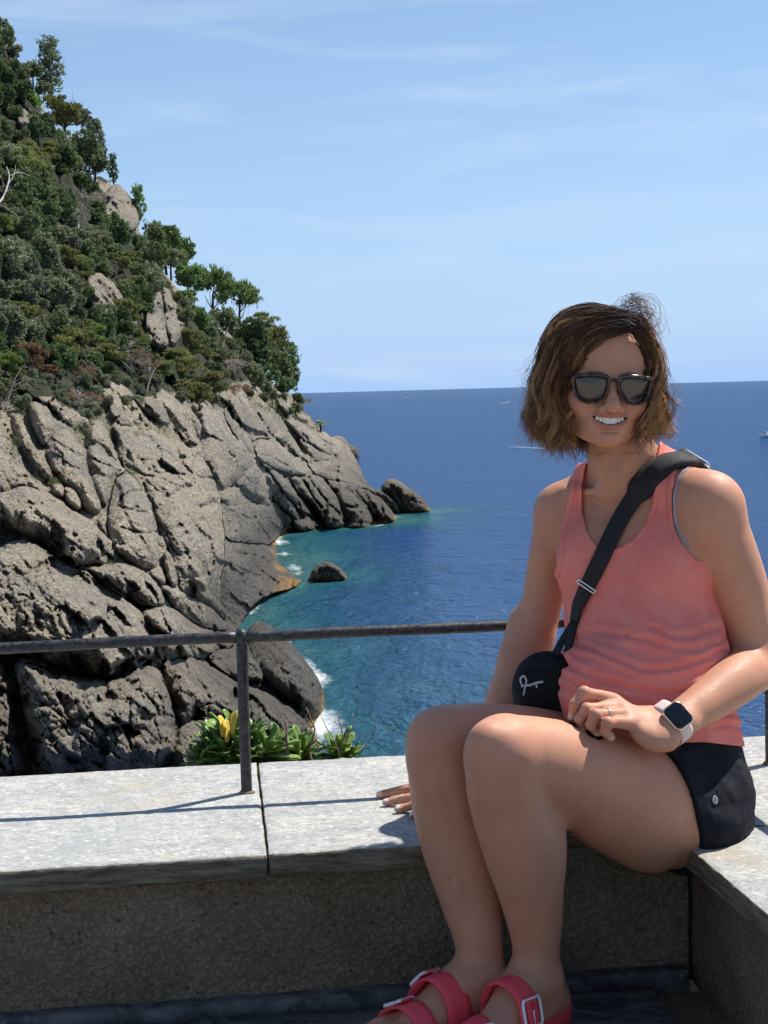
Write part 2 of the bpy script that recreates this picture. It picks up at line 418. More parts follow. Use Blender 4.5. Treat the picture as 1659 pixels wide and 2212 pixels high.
def slab_mesh(name, Q, T, Rr, s=3.6, rough=1.0, dy=0.0, wob=2.6, back=2.5, seed=0, hold=None):
    Q = chaikin(Q, 1); Q = resample(Q, s)
    n = np.stack([fbm(np.c_[Q / 16, np.full(len(Q), 1. + seed)], 3), fbm(np.c_[Q / 16, np.full(len(Q), 7. + seed)], 3)], 1)
    Qb = Q + wob * n
    x0, y0 = Qb.min(0); x1, y1 = Qb.max(0)
    gx, gy = np.meshgrid(np.arange(x0, x1, s), np.arange(y0, y1, s * .87)); gx[1::2] += s / 2
    G = np.stack([gx.ravel(), gy.ravel()], 1) + RNG.uniform(-.15, .15, (gx.size, 2)) * s
    G = G[inside(G, Qb)]
    if len(G): G = G[seg_dist(G, Qb, np.roll(Qb, -1, 0)) > .55 * s]
    P = np.vstack([Qb, G]); nb = len(Qb)
    r = mgeo.delaunay_2d_cdt([Vector(p) for p in P], [(i, (i + 1) % nb) for i in range(nb)], [], 0, 1e-4)
    P = np.array([v[:] for v in r[0]]); F = np.array([f for f in r[2] if len(f) == 3])
    cen = P[F].mean(1); F = F[inside(cen, Qb)]
    sdf = seg_dist(P, Qb, np.roll(Qb, -1, 0)); onb = sdf < 1e-3
    Yb = hill_dist(P[:, 0], P[:, 1])
    Yf = relief(P, Yb, T, Rr, sdf, rough, dy)
    Yr = Yb + dy + back * np.sqrt(np.clip(sdf / Rr, 0, 1)) + .3
    Vf, Vr = PYv(P[:, 0], P[:, 1], Yf), PYv(P[:, 0], P[:, 1], Yr)
    a, b, c = P[F[:, 0]], P[F[:, 1]], P[F[:, 2]]
    ccw = ((b[:, 0] - a[:, 0]) * (c[:, 1] - a[:, 1]) - (b[:, 1] - a[:, 1]) * (c[:, 0] - a[:, 0])) > 0
    F[ccw] = F[ccw][:, ::-1]
    N = len(P); idx = np.where(onb, np.arange(N), np.arange(N) + N)
    Fr = idx[F[:, ::-1]]
    V = np.vstack([Vf, Vr]); FF = np.vstack([F, Fr])
    used = np.unique(FF); mp_ = np.full(len(V), -1); mp_[used] = np.arange(len(used))
    me = mesh_np(name, V[used], mp_[FF]); me['n'] = 1
    slab_mesh.P = np.vstack([P, P])[used]
    return me

# ---------------------------------------------------------------- rock materials
def rock_material(name, tone=1.0):
    m, t, b = material(name, rough=.93, spec=.25)
    p = pos(t); ob = t.new('ObjectInfo').outputs['Random']
    tan_ = tuple(c * tone for c in (.475, .385, .265)); pale = tuple(c * tone for c in (.56, .48, .36)); grey = tuple(c * tone for c in (.27, .245, .205)); drk = tuple(c * tone for c in (.085, .082, .08))
    big = t.noise(p, .09, 5, .6); mid = t.noise(p, .55, 6, .62); fine = t.noise(p, 5.0, 6, .7)
    c = t.mix(t.rng(big, .38, .64), tan_, grey)
    c = t.mix(t.math('MULTIPLY', t.rng(mid, .5, .68), .65), c, pale)
    c = t.mix(t.math('MULTIPLY', t.rng(t.noise(p, .3, 5), .56, .66), .55), c, drk)
    c = t.mix(t.math('MULTIPLY', t.rng(t.noise(p, .21, 4, .5), .6, .7), .45), c, tuple(q * tone for q in (.36, .22, .10)))
    # pebbles of the conglomerate
    v = t.new('TexVoronoi', Scale=3.6); t.l.new(p, v.inputs['Vector'])
    pr = sepz(t, v.outputs['Color'])[0]
    peb = t.mix(t.rng(pr, 0, 1), (.09, .08, .07), (.72, .65, .52))
    c = t.mix(t.math('MULTIPLY', t.rng(v.outputs['Distance'], .40, .33), .75), c, peb)
    v2 = t.new('TexVoronoi', Scale=9.5); t.l.new(p, v2.inputs['Vector'])
    c = t.mix(t.math('MULTIPLY', t.rng(v2.outputs['Distance'], .45, .38), .85), c, t.mix(sepz(t, v2.outputs['Color'])[1], (.06, .055, .05), (.68, .62, .50)))
    c = t.mix(t.math('MULTIPLY', t.rng(fine, .49, .42), .75), c, t.mix(.72, c, (0, 0, 0)))
    # tone set per rock: dark weathered crust on some, painted overhang shade on the bottom-left boulder, bare tan conglomerate on others; soil and litter under the wood
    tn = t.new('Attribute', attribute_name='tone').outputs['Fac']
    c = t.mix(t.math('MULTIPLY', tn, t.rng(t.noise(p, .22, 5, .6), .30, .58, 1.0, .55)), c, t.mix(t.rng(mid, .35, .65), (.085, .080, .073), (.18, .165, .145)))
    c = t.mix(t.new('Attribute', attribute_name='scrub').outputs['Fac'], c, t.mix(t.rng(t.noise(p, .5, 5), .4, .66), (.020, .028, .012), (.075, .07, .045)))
    # soot-dark lichen and wet rock near the water, ochre weed just above it
    z = sepz(t, p)[2]
    zn = t.math('ADD', z, t.math('MULTIPLY', t.noise(p, .35, 5), 5.5))
    c = t.mix(t.math('MULTIPLY', t.rng(zn, -6.2, -11.5), .85), c, t.mix(t.rng(mid, .35, .65), (.058, .053, .048), (.105, .095, .084)))
    zn2 = t.math('ADD', z, t.math('MULTIPLY', t.noise(p, .8, 3), 1.6))
    c = t.mix(t.math('MULTIPLY', t.rng(zn2, -15.5, -15.9), t.rng(t.noise(p, .06, 2), .44, .5)), c, t.mix(t.rng(fine, .35, .65), (.22, .125, .035), (.36, .23, .085)))
    t.l.new(c, b.inputs['Base Color'])
    h = t.math('ADD', t.math('MULTIPLY', t.noise(p, 1.5, 8, .68), 1.0), t.math('MULTIPLY', t.math('SUBTRACT', 1.0, v.outputs['Distance']), .35))
    h = t.math('ADD', h, t.math('MULTIPLY', v2.outputs['Distance'], -.12))
    pit = t.new('TexVoronoi', Scale=1.35); t.l.new(p, pit.inputs['Vector'])
    h = t.math('SUBTRACT', h, t.math('MULTIPLY', t.rng(pit.outputs['Distance'], .2, .08), .5))
    t.l.new(t.bump(h, 1.0, .75), b.inputs['Normal'])
    return m
M_ROCK = rock_material('conglomerate rock')
M_SOIL, t, b = material('scrub soil', rough=.95, spec=.1)
p = pos(t); c = t.mix(t.rng(t.noise(p, .35, 6), .4, .65), (.045, .052, .026), (.14, .12, .085))
t.l.new(t.mix(t.rng(t.noise(p, 3, 5), .5, .62), c, (.03, .04, .018)), b.inputs['Base Color']); t.l.new(t.bump(t.noise(p, 1.2, 7, .7), 1., .8), b.inputs['Normal'])

# ---------------------------------------------------------------- cliff: ground and the rocks on it
cliff = empty('cliff', (-20, 120, SEA_Z)); tag(cliff, kind='structure')
LAND = [(-330,-330),(-90,-90),(-30,-10),(0,60),(30,120),(62,180),(95,235),(140,320),(185,385),(225,380),(262,425),(290,455),(300,500),(330,560),(370,605),(405,650),(440,675),(480,705),(545,770),(590,830),(640,875),(672,905),(705,940),(745,955),(770,990),(790,1040),(815,1062),(830,1090),(855,1122),(850,1142),(740,1168),(620,1168),(560,1200),(560,1262),(520,1300),(500,1372),(560,1360),(640,1410),(690,1480),(698,1560),(700,1720),(-90,1790),(-330,1800)]
g_me = slab_mesh('cliff_ground', LAND, 3.0, 40, s=5.0, rough=1.2, dy=1.5, wob=3, back=25, seed=3)
g = link('cliff_ground', g_me, [M_ROCK], cliff); G_P = slab_mesh.P; tag(g, kind='structure')

RK = [  # outline, bulge (m), rounding (picture units), roughness, extra distance (m)
    (c5((740,190),(830,205),(930,262),(1000,340),(1100,400),(1122,480),(1190,550),(1240,605),(1150,585),(1000,548),(900,520),(855,440),(825,340),(760,250)),7,16,1.1,0),
    (c5((630,470),(700,470),(760,515),(800,600),(870,680),(960,760),(985,812),(860,845),(740,855),(700,740),(680,620),(640,550)),6,20,1.2,0),
    (c5((770,515),(890,525),(980,560),(1060,660),(1110,800),(1060,825),(980,815),(900,710),(820,620)),6,18,1.2,-1),
    (c5((985,550),(1120,580),(1200,660),(1260,760),(1265,815),(1130,820),(1100,760),(1060,650)),6,16,1.2,-2),
    (c5((1130,590),(1220,605),(1300,655),(1355,720),(1392,785),(1290,800),(1255,740),(1200,660)),6,14,1.2,-3),
    (c5((570,350),(600,312),(625,312),(690,330),(760,370),(862,500),(872,522),(760,512),(650,462),(595,430)),5,16,.7,-3),
    (c5((390,20),(470,40),(560,100),(650,150),(740,190),(820,330),(860,440),(862,480),(760,365),(680,318),(600,305),(560,332),(500,240),(420,120)),6,22,1.1,0),
    (c5((410,120),(460,170),(520,260),(570,340),(590,430),(560,410),(500,345),(440,250),(400,180)),4,12,1,0),
    (c5((190,170),(240,160),(290,170),(350,215),(400,270),(500,350),(575,405),(580,450),(540,500),(480,572),(370,612),(330,540),(290,430),(230,270)),5,24,.7,0),
    (c5((470,570),(510,500),(560,462),(610,478),(640,560),(660,680),(600,682),(545,660),(500,612)),4,16,.7,-1),
    (c5((370,615),(480,572),(550,668),(640,690),(690,672),(740,740),(757,790),(740,835),(690,890),(650,918),(540,905),(410,890),(395,780),(378,680)),8,34,.8,-1.5),
    (c5((400,885),(540,905),(650,925),(700,885),(760,950),(820,1020),(860,1085),(850,1110),(780,1165),(690,1180),(620,1215),(550,1275),(500,1350),(460,1420),(400,1420),(360,1290),(350,1150),(380,1020)),5,40,.8,0),
    (c2((560,290),(620,255),(700,258),(800,330),(880,380),(930,470),(945,540),(972,620),(975,760),(962,900),(905,1010),(780,965),(745,880),(740,800),(690,700),(660,610),(600,490),(530,420),(515,340)),7,50,1.0,-1),
    (c2((770,880),(850,900),(955,900),(950,1000),(1000,1060),(1005,1135),(930,1045),(840,1000),(765,960)),4,20,.9,-1),
    (c2((500,475),(545,450),(580,462),(625,530),(660,620),(684,700),(692,800),(682,850),(640,868),(560,840),(500,790),(470,720),(466,620),(484,540)),6,34,.9,-2),
    (c2((375,335),(420,322),(460,370),(510,415),(552,440),(500,465),(490,500),(478,560),(452,600),(420,560),(392,480),(372,400)),5,22,.9,-1),
    (c2((382,215),(430,190),(468,240),(490,320),(520,410),(470,380),(430,330),(390,330),(370,280)),4,18,1,0),
    (c2((500,300),(540,270),(590,280),(640,330),(650,380),(600,400),(560,385),(520,400),(510,350)),4,18,1,-1),
    (c2((190,340),(215,285),(260,252),(300,252),(350,330),(375,360),(382,430),(420,520),(447,600),(420,632),(362,612),(330,540),(260,490),(210,420)),6,28,.9,-1),
    (c2((118,160),(140,136),(170,140),(205,165),(242,235),(238,275),(195,338),(165,300),(140,240)),5,20,.8,-3),
    (c2((35,180),(80,190),(115,225),(160,300),(215,400),(270,490),(300,540),(230,500),(170,470),(110,380),(60,290)),4,22,1,0),
    (c2((-160,150),(0,175),(35,200),(70,330),(120,420),(200,500),(190,560),(100,520),(40,560),(-160,560)),6,40,1.1,0),
    (c2((222,500),(262,492),(280,520),(275,560),(235,545)),3,10,.7,-2),
    (c2((275,505),(325,520),(352,570),(350,612),(310,600),(280,565)),3,12,.7,-2),
    (c2((-160,560),(20,530),(100,500),(180,530),(235,545),(300,600),(360,640),(405,660),(440,710),(468,780),(460,850),(400,842),(300,862),(235,800),(190,740),(110,720),(50,690),(-160,640)),7,44,1.0,-2),
    (c2((405,640),(440,650),(480,710),(492,760),(488,800),(470,780),(440,710)),2.5,10,.7,0),
    (c2((-160,800),(0,768),(60,742),(110,742),(185,775),(250,820),(310,862),(390,880),(440,940),(520,985),(600,1040),(650,1110),(684,1180),(660,1240),(590,1300),(520,1290),(470,1335),(390,1320),(260,1300),(130,1235),(0,1200),(-160,1210)),9,70,1.05,-3),
    (c2((320,862),(420,850),(500,838),(560,840),(640,885),(690,945),(720,1015),(680,1030),(620,1030),(580,1000),(520,985),(440,935),(390,880)),5,28,1,-2),
    (c2((690,935),(740,940),(800,970),(900,1020),(955,1075),(990,1130),(940,1135),(850,1105),(800,1070),(730,1010)),4,18,.9,-2),
    (c2((600,1045),(700,1020),(760,1040),(850,1115),(950,1140),(1000,1135),(1030,1180),(960,1230),(900,1255),(780,1240),(700,1270),(650,1180)),5,30,1,-2),
    (c2((700,795),(728,785),(752,830),(768,900),(765,945),(735,940),(715,880)),3,10,.6,-2),
    (c2((640,872),(690,850),(705,870),(722,930),(695,935),(660,905)),3,10,.7,-1.5),
    (c6((95,330),(180,330),(240,385),(330,410),(440,425),(470,440),(545,425),(590,385),(650,368),(700,375),(735,415),(780,560),(808,690),(795,780),(700,830),(560,840),(400,850),(190,860),(130,700),(90,500),(60,360)),10,70,1.1,-3),
    (c6((-160,320),(20,325),(45,360),(80,500),(112,680),(150,860),(60,880),(-160,900)),10,44,1,2),
    (c6((735,350),(800,335),(860,345),(960,375),(1060,430),(1150,470),(1240,505),(1330,570),(1420,670),(1460,740),(1470,830),(1200,860),(1000,640),(880,605),(800,640),(770,520),(735,410)),7,50,.9,-2),
    (c6((930,310),(1010,290),(1090,298),(1150,340),(1185,400),(1180,440),(1110,440),(1060,430),(960,365)),4,20,.8,-3),
    (c6((1118,195),(1160,168),(1210,185),(1250,215),(1320,280),(1390,365),(1440,440),(1462,500),(1462,590),(1400,612),(1320,545),(1240,500),(1185,440),(1130,340),(1110,270)),7,30,1.0,0),
    (c6((800,650),(880,608),(960,630),(1060,690),(1250,790),(1300,870),(760,880),(785,720)),5,30,.9,-4),
    # bare rock showing between the trees
    ([(232,408),(252,394),(270,410),(284,428),(300,462),(302,488),(288,500),(262,492),(238,480),(222,440)],5,14,1.2,-3),
    ([(214,430),(232,410),(262,420),(266,470),(240,480),(216,470)],4,12,1.2,-4),
    ([(314,705),(318,675),(330,645),(342,628),(352,640),(356,680),(360,720),(366,748),(345,752),(326,745)],5,10,1.0,-6),
    ([(352,618),(366,625),(376,650),(384,690),(392,712),(388,735),(372,748),(362,720),(356,680),(350,640)],4,8,1.2,-6),
    ([(186,610),(200,588),(226,592),(252,620),(282,660),(300,690),(290,712),(250,690),(214,670),(192,650)],5,16,1.2,-4),
    ([(120,556),(140,566),(142,590),(122,586)],3,8,1,-2),
    ([(40,230),(62,240),(66,270),(50,282),(36,260)],4,10,1.2,-4),
    (c2((560,110),(640,120),(700,150),(745,235),(700,245),(640,200),(590,160)),4,18,.9,-2),
    (c2((690,130),(760,150),(800,200),(850,290),(870,340),(820,330),(770,270),(730,200)),4,16,1,-1),
    (c2((420,60),(470,40),(540,60),(590,110),(640,220),(580,260),(500,250),(450,160)),4,20,1.3,0),
    (c5((770,40),(800,90),(850,150),(900,200),(940,250),(1000,300),(1020,360),(960,330),(880,250),(800,190),(700,150),(640,110),(600,60)),4,14,1.1,0),
    (c5((925,285),(960,265),(1010,300),(1030,350),(1045,370),(1000,345),(950,320)),3,8,.9,-2),
    (c5((780,1130),(850,1085),(858,1105),(800,1160)),2,6,.8,-1),
    (c5((970,800),(1000,785),(1050,790),(1060,812),(1000,822)),2,6,.8,-3),
    (c5((1105,790),(1140,775),(1165,790),(1160,812),(1115,815)),2,6,.8,-4),
    (c5((1165,790),(1200,770),(1230,790),(1235,812),(1180,818)),2,6,.8,-4),
    (c5((1245,790),(1265,775),(1285,795),(1280,815),(1250,815)),2,5,.8,-4),
]
TONE = {38: .4, 39: .5, 40: .3, 41: .4, 42: .5, 43: .5, 44: .6, 0: .25, 1: .7, 2: .7, 3: .7, 4: .75, 5: .2, 6: .35, 7: .4, 8: .3, 9: .45, 10: .6, 11: .9, 13: .3, 25: .5, 30: .2, 32: .45, 33: .9, 34: .4, 35: .45, 36: .85, 37: .3, 45: .6, 51: .5, 52: .9, 53: .9, 54: .9, 55: .9}  # crust darkness per rock; the bottom-left boulder's value paints in its overhang shade
for i, (Q, T, Rr, ro, dy) in enumerate(RK):
    if 38 <= i <= 44: T, ro = T * .6, 1.7
    if i in (24, 26, 27, 29, 32, 33, 34): ro = ro * 1.5
    me = slab_mesh('rock', Q, T, Rr, s=3.3 if i < 38 else 3.6, rough=ro * .85, dy=dy, seed=i)
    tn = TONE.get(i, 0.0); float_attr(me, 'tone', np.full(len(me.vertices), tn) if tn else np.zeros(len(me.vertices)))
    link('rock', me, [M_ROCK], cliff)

# sea stacks: closed rocks that stand in the water
def stack_rock(Q, Y, T, name, label, group=None, seed=0):
    Q = np.array(Q, float); s = 2.6
    Qb = resample(chaikin(Q, 1), s); Qb = Qb + 1.6 * np.stack([fbm(np.c_[Qb / 9, np.full(len(Qb), 1. + seed)], 3), fbm(np.c_[Qb / 9, np.full(len(Qb), 7. + seed)], 3)], 1)
    x0, y0 = Qb.min(0); x1, y1 = Qb.max(0)
    gx, gy = np.meshgrid(np.arange(x0, x1, s), np.arange(y0, y1, s)); G = np.stack([gx.ravel(), gy.ravel()], 1)
    G = G[inside(G, Qb)]; G = G[seg_dist(G, Qb, np.roll(Qb, -1, 0)) > .5 * s]
    P = np.vstack([Qb, G]); nb = len(Qb)
    r = mgeo.delaunay_2d_cdt([Vector(p) for p in P], [(i, (i + 1) % nb) for i in range(nb)], [], 0, 1e-4)
    P = np.array([v[:] for v in r[0]]); F = np.array([f for f in r[2] if len(f) == 3]); F = F[inside(P[F].mean(1), Qb)]
    sdf = seg_dist(P, Qb, np.roll(Qb, -1, 0)); onb = sdf < 1e-3
    W = PYv(P[:, 0], P[:, 1], np.full(len(P), float(Y)))
    g_, l = strata(P * 2.2, W, 1); t_ = np.clip(sdf / (.5 * sdf.max() + 1), 0, 1); k = np.sqrt(1 - (1 - t_) ** 2)
    Yf = Y - T * k + g_ * 1.2 * k - l * 1.3 * k + fissures(P, 1) * k; Yr = Y + T * k
    a, b_, c_ = P[F[:, 0]], P[F[:, 1]], P[F[:, 2]]
    ccw = ((b_[:, 0] - a[:, 0]) * (c_[:, 1] - a[:, 1]) - (b_[:, 1] - a[:, 1]) * (c_[:, 0] - a[:, 0])) > 0
    F[ccw] = F[ccw][:, ::-1]; N = len(P); idx = np.where(onb, np.arange(N), np.arange(N) + N)
    V = np.vstack([PYv(P[:, 0], P[:, 1], Yf), PYv(P[:, 0], P[:, 1], Yr)]); FF = np.vstack([F, idx[F[:, ::-1]]])
    base = Vector((V[:, 0].mean(), Y, SEA_Z)); V = V - np.array(base)
    o = link(name, mesh_np(name, V, FF), [M_ROCK]); o.location = base
    return tag(o, label, 'rock', group)
def ysea(x, y): return PZ(x, y, SEA_Z)[1]
stack_rock(c5((885,1100),(905,1050),(940,1022),(985,1006),(1035,1028),(1075,1060),(1105,1100),(1100,1125),(1000,1135),(920,1130)), ysea(*c5((990,1112))[0]) + 1.5, 2.6, 'sea_rock', 'small dark pointed rock alone in the water off the dark apron', seed=1)
stack_rock(c5((1285,600),(1310,560),(1345,535),(1385,545),(1440,580),(1500,620),(1548,665),(1580,720),(1575,740),(1480,740),(1400,735),(1350,640)), ysea(*c5((1480,722))[0]) + 3, 6, 'sea_rock', 'tall dark rock stack, farthest out at the tip of the headland', seed=2)
stack_rock(c5((1215,605),(1260,596),(1320,610),(1370,650),(1400,690),(1412,735),(1360,740),(1300,700)), ysea(*c5((1400,722))[0]) + 1, 5, 'sea_rock', 'low dark rock between the headland tip and the tall rock stack', seed=3)
stack_rock(c5((1000,300),(1050,292),(1090,310),(1120,350),(1160,362),(1172,400),(1165,430),(1100,425),(1040,400),(1000,370)), ysea(*c5((1120,418))[0]) + 5, 12, 'sea_rock', 'grey rock in open water beyond the headland, behind the palm tree', seed=4)

# ---------------------------------------------------------------- sea
SHORE = [PZ(x, y, SEA_Z)[:2] for x, y in resample([(700,1700),(692,1610),(690,1545),(693,1480),(660,1420),(600,1375),(548,1352),(512,1352),(530,1318),(560,1288),(600,1272),(632,1262),(652,1248),(640,1225),(618,1200),(605,1178),(598,1162),(612,1150),(700,1142),(760,1140),(812,1136),(842,1128),(858,1116),(862,1105),(928,1106)], 8, False)]
SH = np.array(SHORE)
_rk = PZ(*c5((990,1112))[0], SEA_Z)[:2]
azs = np.r_[np.linspace(-75, -17, 16)[:-1], np.arange(-17, 5, .05), np.linspace(5, 75, 24)]
rs = np.r_[np.linspace(22, 66, 24)[:-1], 66 * np.exp(np.arange(0, math.log(300 / 66), .0045)), 300 * np.exp(np.linspace(.03, math.log(85000 / 300), 60))]
A_, R_ = np.meshgrid(np.radians(azs), rs); Vs = np.stack([R_ * np.sin(A_), R_ * np.cos(A_)], -1).reshape(-1, 2)
ds = np.full(len(Vs), 900.); near = (R_.ravel() < 420)
for i in range(0, len(SH) - 1):
    a, b_ = SH[i], SH[i + 1]; ab = b_ - a; q = Vs[near] - a
    t_ = np.clip(q @ ab / (ab @ ab + 1e-9), 0, 1); ds[near] = np.minimum(ds[near], np.hypot(*(q - t_[:, None] * ab).T))
dr = np.maximum(0, np.hypot(*(Vs - _rk).T) - 2.2)
na, nr = len(azs), len(rs)
ii, jj = np.meshgrid(np.arange(nr - 1), np.arange(na - 1), indexing='ij'); q0 = (ii * na + jj).ravel()
Fs = np.stack([q0, q0 + 1, q0 + 1 + na, q0 + na], 1)
me = mesh_np('sea', np.c_[Vs, np.zeros(len(Vs))], Fs)
sw = 1 + .5 * fbm(np.c_[Vs / 9, np.zeros(len(Vs))], 3)
float_attr(me, 'shore', np.minimum(ds, dr * 1.6 + .6)); float_attr(me, 'depth', np.minimum(ds, dr + 6) * sw)
M_SEA, t, b = material('sea water', rough=.07)
b.inputs['IOR'].default_value = 1.33; b.inputs['Specular IOR Level'].default_value = .5
p = pos(t)
dep = t.new('Attribute', attribute_name='depth').outputs['Fac']; sho = t.new('Attribute', attribute_name='shore').outputs['Fac']
patch = t.noise(t.mapv(p, (1, .45, 1)), .085, 4, .6)
dd = t.math('ADD', dep, t.math('MULTIPLY', t.math('SUBTRACT', patch, .5), 22.0))
c = t.ramp(t.rng(dd, -1, 16), [(0, (.035, .115, .110)), (.22, (.010, .078, .105)), (.5, (.005, .050, .105)), (1, (.006, .044, .140))])
c = t.mix(t.math('MULTIPLY', t.rng(t.noise(t.mapv(p, (1, .3, 1), (0, 0, .4)), .004, 4), .4, .65), .35), c, (.008, .042, .110))
fn = t.math('ADD', t.math('MULTIPLY', t.noise(t.mapv(p, (1, .45, 1), (0, 0, .3)), .9, 7, .75, .6), 3.4), t.math('MULTIPLY', t.noise(p, .11, 3), 6.2))
foam = t.rng(t.math('SUBTRACT', fn, sho), 4.5, 6.2)
c = t.mix(foam, c, (.78, .82, .82))
w1 = t.noise(t.mapv(p, (1, .62, 1), (0, 0, .35)), .42, 4, .6, .3); w2 = t.noise(t.mapv(p, (1, .75, 1), (0, 0, -.3)), 1.7, 5, .62, .4)
w0 = t.noise(t.mapv(p, (.6, 1, 1), (0, 0, .5)), .06, 3, .6)
h = t.math('ADD', t.math('ADD', w1, t.math('MULTIPLY', w2, .34)), t.math('MULTIPLY', w0, 2.2))
bp = t.bump(h, 1.0, 1.0)
# a choppy surface shows mostly wave faces turned to the viewer, so the mirror part stays moderate at grazing angles
df = t.new('BsdfDiffuse'); t.l.new(c, df.inputs['Color']); t.l.new(bp, df.inputs['Normal'])
gl = t.new('BsdfAnisotropic' if False else 'BsdfGlossy'); gl.inputs['Roughness'].default_value = .09; t.l.new(bp, gl.inputs['Normal'])
fr = t.new('Fresnel'); fr.inputs['IOR'].default_value = 1.33; t.l.new(bp, fr.inputs['Normal'])
k = t.math('MULTIPLY', t.math('MINIMUM', fr.outputs[0], .36), t.math('SUBTRACT', 1.0, foam))
ms = t.new('MixShader'); t.l.new(k, ms.inputs[0]); t.l.new(df.outputs[0], ms.inputs[1]); t.l.new(gl.outputs[0], ms.inputs[2])
t.l.new(ms.outputs[0], t.n['Material Output'].inputs['Surface']); t.n.remove(b)
sea = link('sea', me, [M_SEA]); sea.location = (0, 0, SEA_Z); tag(sea, kind='structure')
# sea bed and deep ground under everything
bm = bmesh.new(); bmesh.ops.create_grid(bm, x_segments=2, y_segments=2, size=600); me = bm_mesh('sea_bed', bm)
o = link('sea_bed', me, [M_SOIL]); o.location = (0, 300, SEA_Z - 14); tag(o, kind='structure')
# ================================================================ VEGETATION
def leaf_material(name, cols, trans=.33, rough=.6):
    m, t, b = material(name, rough=rough, spec=.25)
    at = t.new('Attribute', attribute_name='tint').outputs['Color']; ob = t.new('ObjectInfo').outputs['Random']
    s = sepz(t, at)
    c = t.ramp(s[0], [(i / (len(cols) - 1), q) for i, q in enumerate(cols)])
    hs = t.new('HueSaturation'); t.l.new(c, hs.inputs['Color'])
    t.l.new(t.rng(ob, 0, 1, .485, .515), hs.inputs['Hue']); t.l.new(t.rng(ob, 0, 1, .92, 1.45), hs.inputs['Value'])
    t.l.new(hs.outputs[0], b.inputs['Base Color'])
    tr = t.new('BsdfTranslucent'); t.l.new(hs.outputs[0], tr.inputs[0])
    ms = t.new('MixShader'); ms.inputs[0].default_value = trans
    t.l.new(b.outputs[0], ms.inputs[1]); t.l.new(tr.outputs[0], ms.inputs[2]); t.l.new(ms.outputs[0], t.n['Material Output'].inputs[0])
    return m
M_LEAF = {
    'oak': leaf_material('holm oak leaves', [(0.072, 0.091, 0.039), (0.147, 0.181, 0.077), (0.251, 0.285, 0.137)]),
    'dark': leaf_material('dark evergreen leaves', [(0.044, 0.071, 0.028), (0.092, 0.142, 0.053), (0.163, 0.226, 0.091)]),
    'grey': leaf_material('grey green leaves', [(0.099, 0.115, 0.066), (0.189, 0.206, 0.119), (0.322, 0.329, 0.204)]),
    'pine': leaf_material('pine needles', [(0.063, 0.106, 0.032), (0.136, 0.208, 0.063), (0.234, 0.314, 0.098)]),
    'olive': leaf_material('yellow green pine needles', [(.095, .115, .038), (.185, .205, .066), (.290, .300, .105)]),
    'blue': leaf_material('blue green pine needles', [(0.082, 0.110, 0.065), (0.160, 0.204, 0.117), (0.244, 0.294, 0.171)]),
    'bright': leaf_material('fresh green leaves', [(0.082, 0.128, 0.033), (0.172, 0.264, 0.059), (0.270, 0.368, 0.094)]),
    'rust': leaf_material('withered needles', [(.13, .075, .045), (.24, .135, .075), (.33, .205, .11)]),
    'dry': leaf_material('dry grey twigs', [(0.214, 0.176, 0.136), (0.356, 0.302, 0.238), (0.464, 0.393, 0.314)], .1, .8),
}
M_BARK = plain('grey bark', (.062, .052, .043), .9, scale=6, var=.4, bump=.6, bd=.03)
M_PALE = plain('bleached dead wood', (.36, .34, .31), .9, scale=5, var=.3, bump=.4, bd=.02)

def leaves(C, N, n, size, aspect, spread, rg, up=0.0, tone=None):
    """leaf triangles pairs round clump centres C with outward directions N"""
    k = rg.integers(0, len(C), n); c = C[k] + rg.normal(size=(n, 3)) * spread
    d = N[k] + rg.normal(size=(n, 3)) * .75; d[:, 2] += up; d /= np.linalg.norm(d, axis=1)[:, None]
    s = np.cross(d, rg.normal(size=(n, 3))); s /= np.linalg.norm(s, axis=1)[:, None]
    L = size * rg.uniform(.6, 1.35, n)[:, None]; w = L * aspect
    V = np.stack([c - d * L * .5, c + s * w * .5, c + d * L * .5, c - s * w * .5], 1).reshape(-1, 3)
    i = np.arange(n)[:, None] * 4; F = np.concatenate([i + np.array([[0, 1, 2]]), i + np.array([[0, 2, 3]])])
    base = tone[k] if tone is not None else np.full(n, .5)
    t = np.clip(base + rg.normal(size=n) * .16, 0, 1)
    return V, F, np.repeat(t, 4)

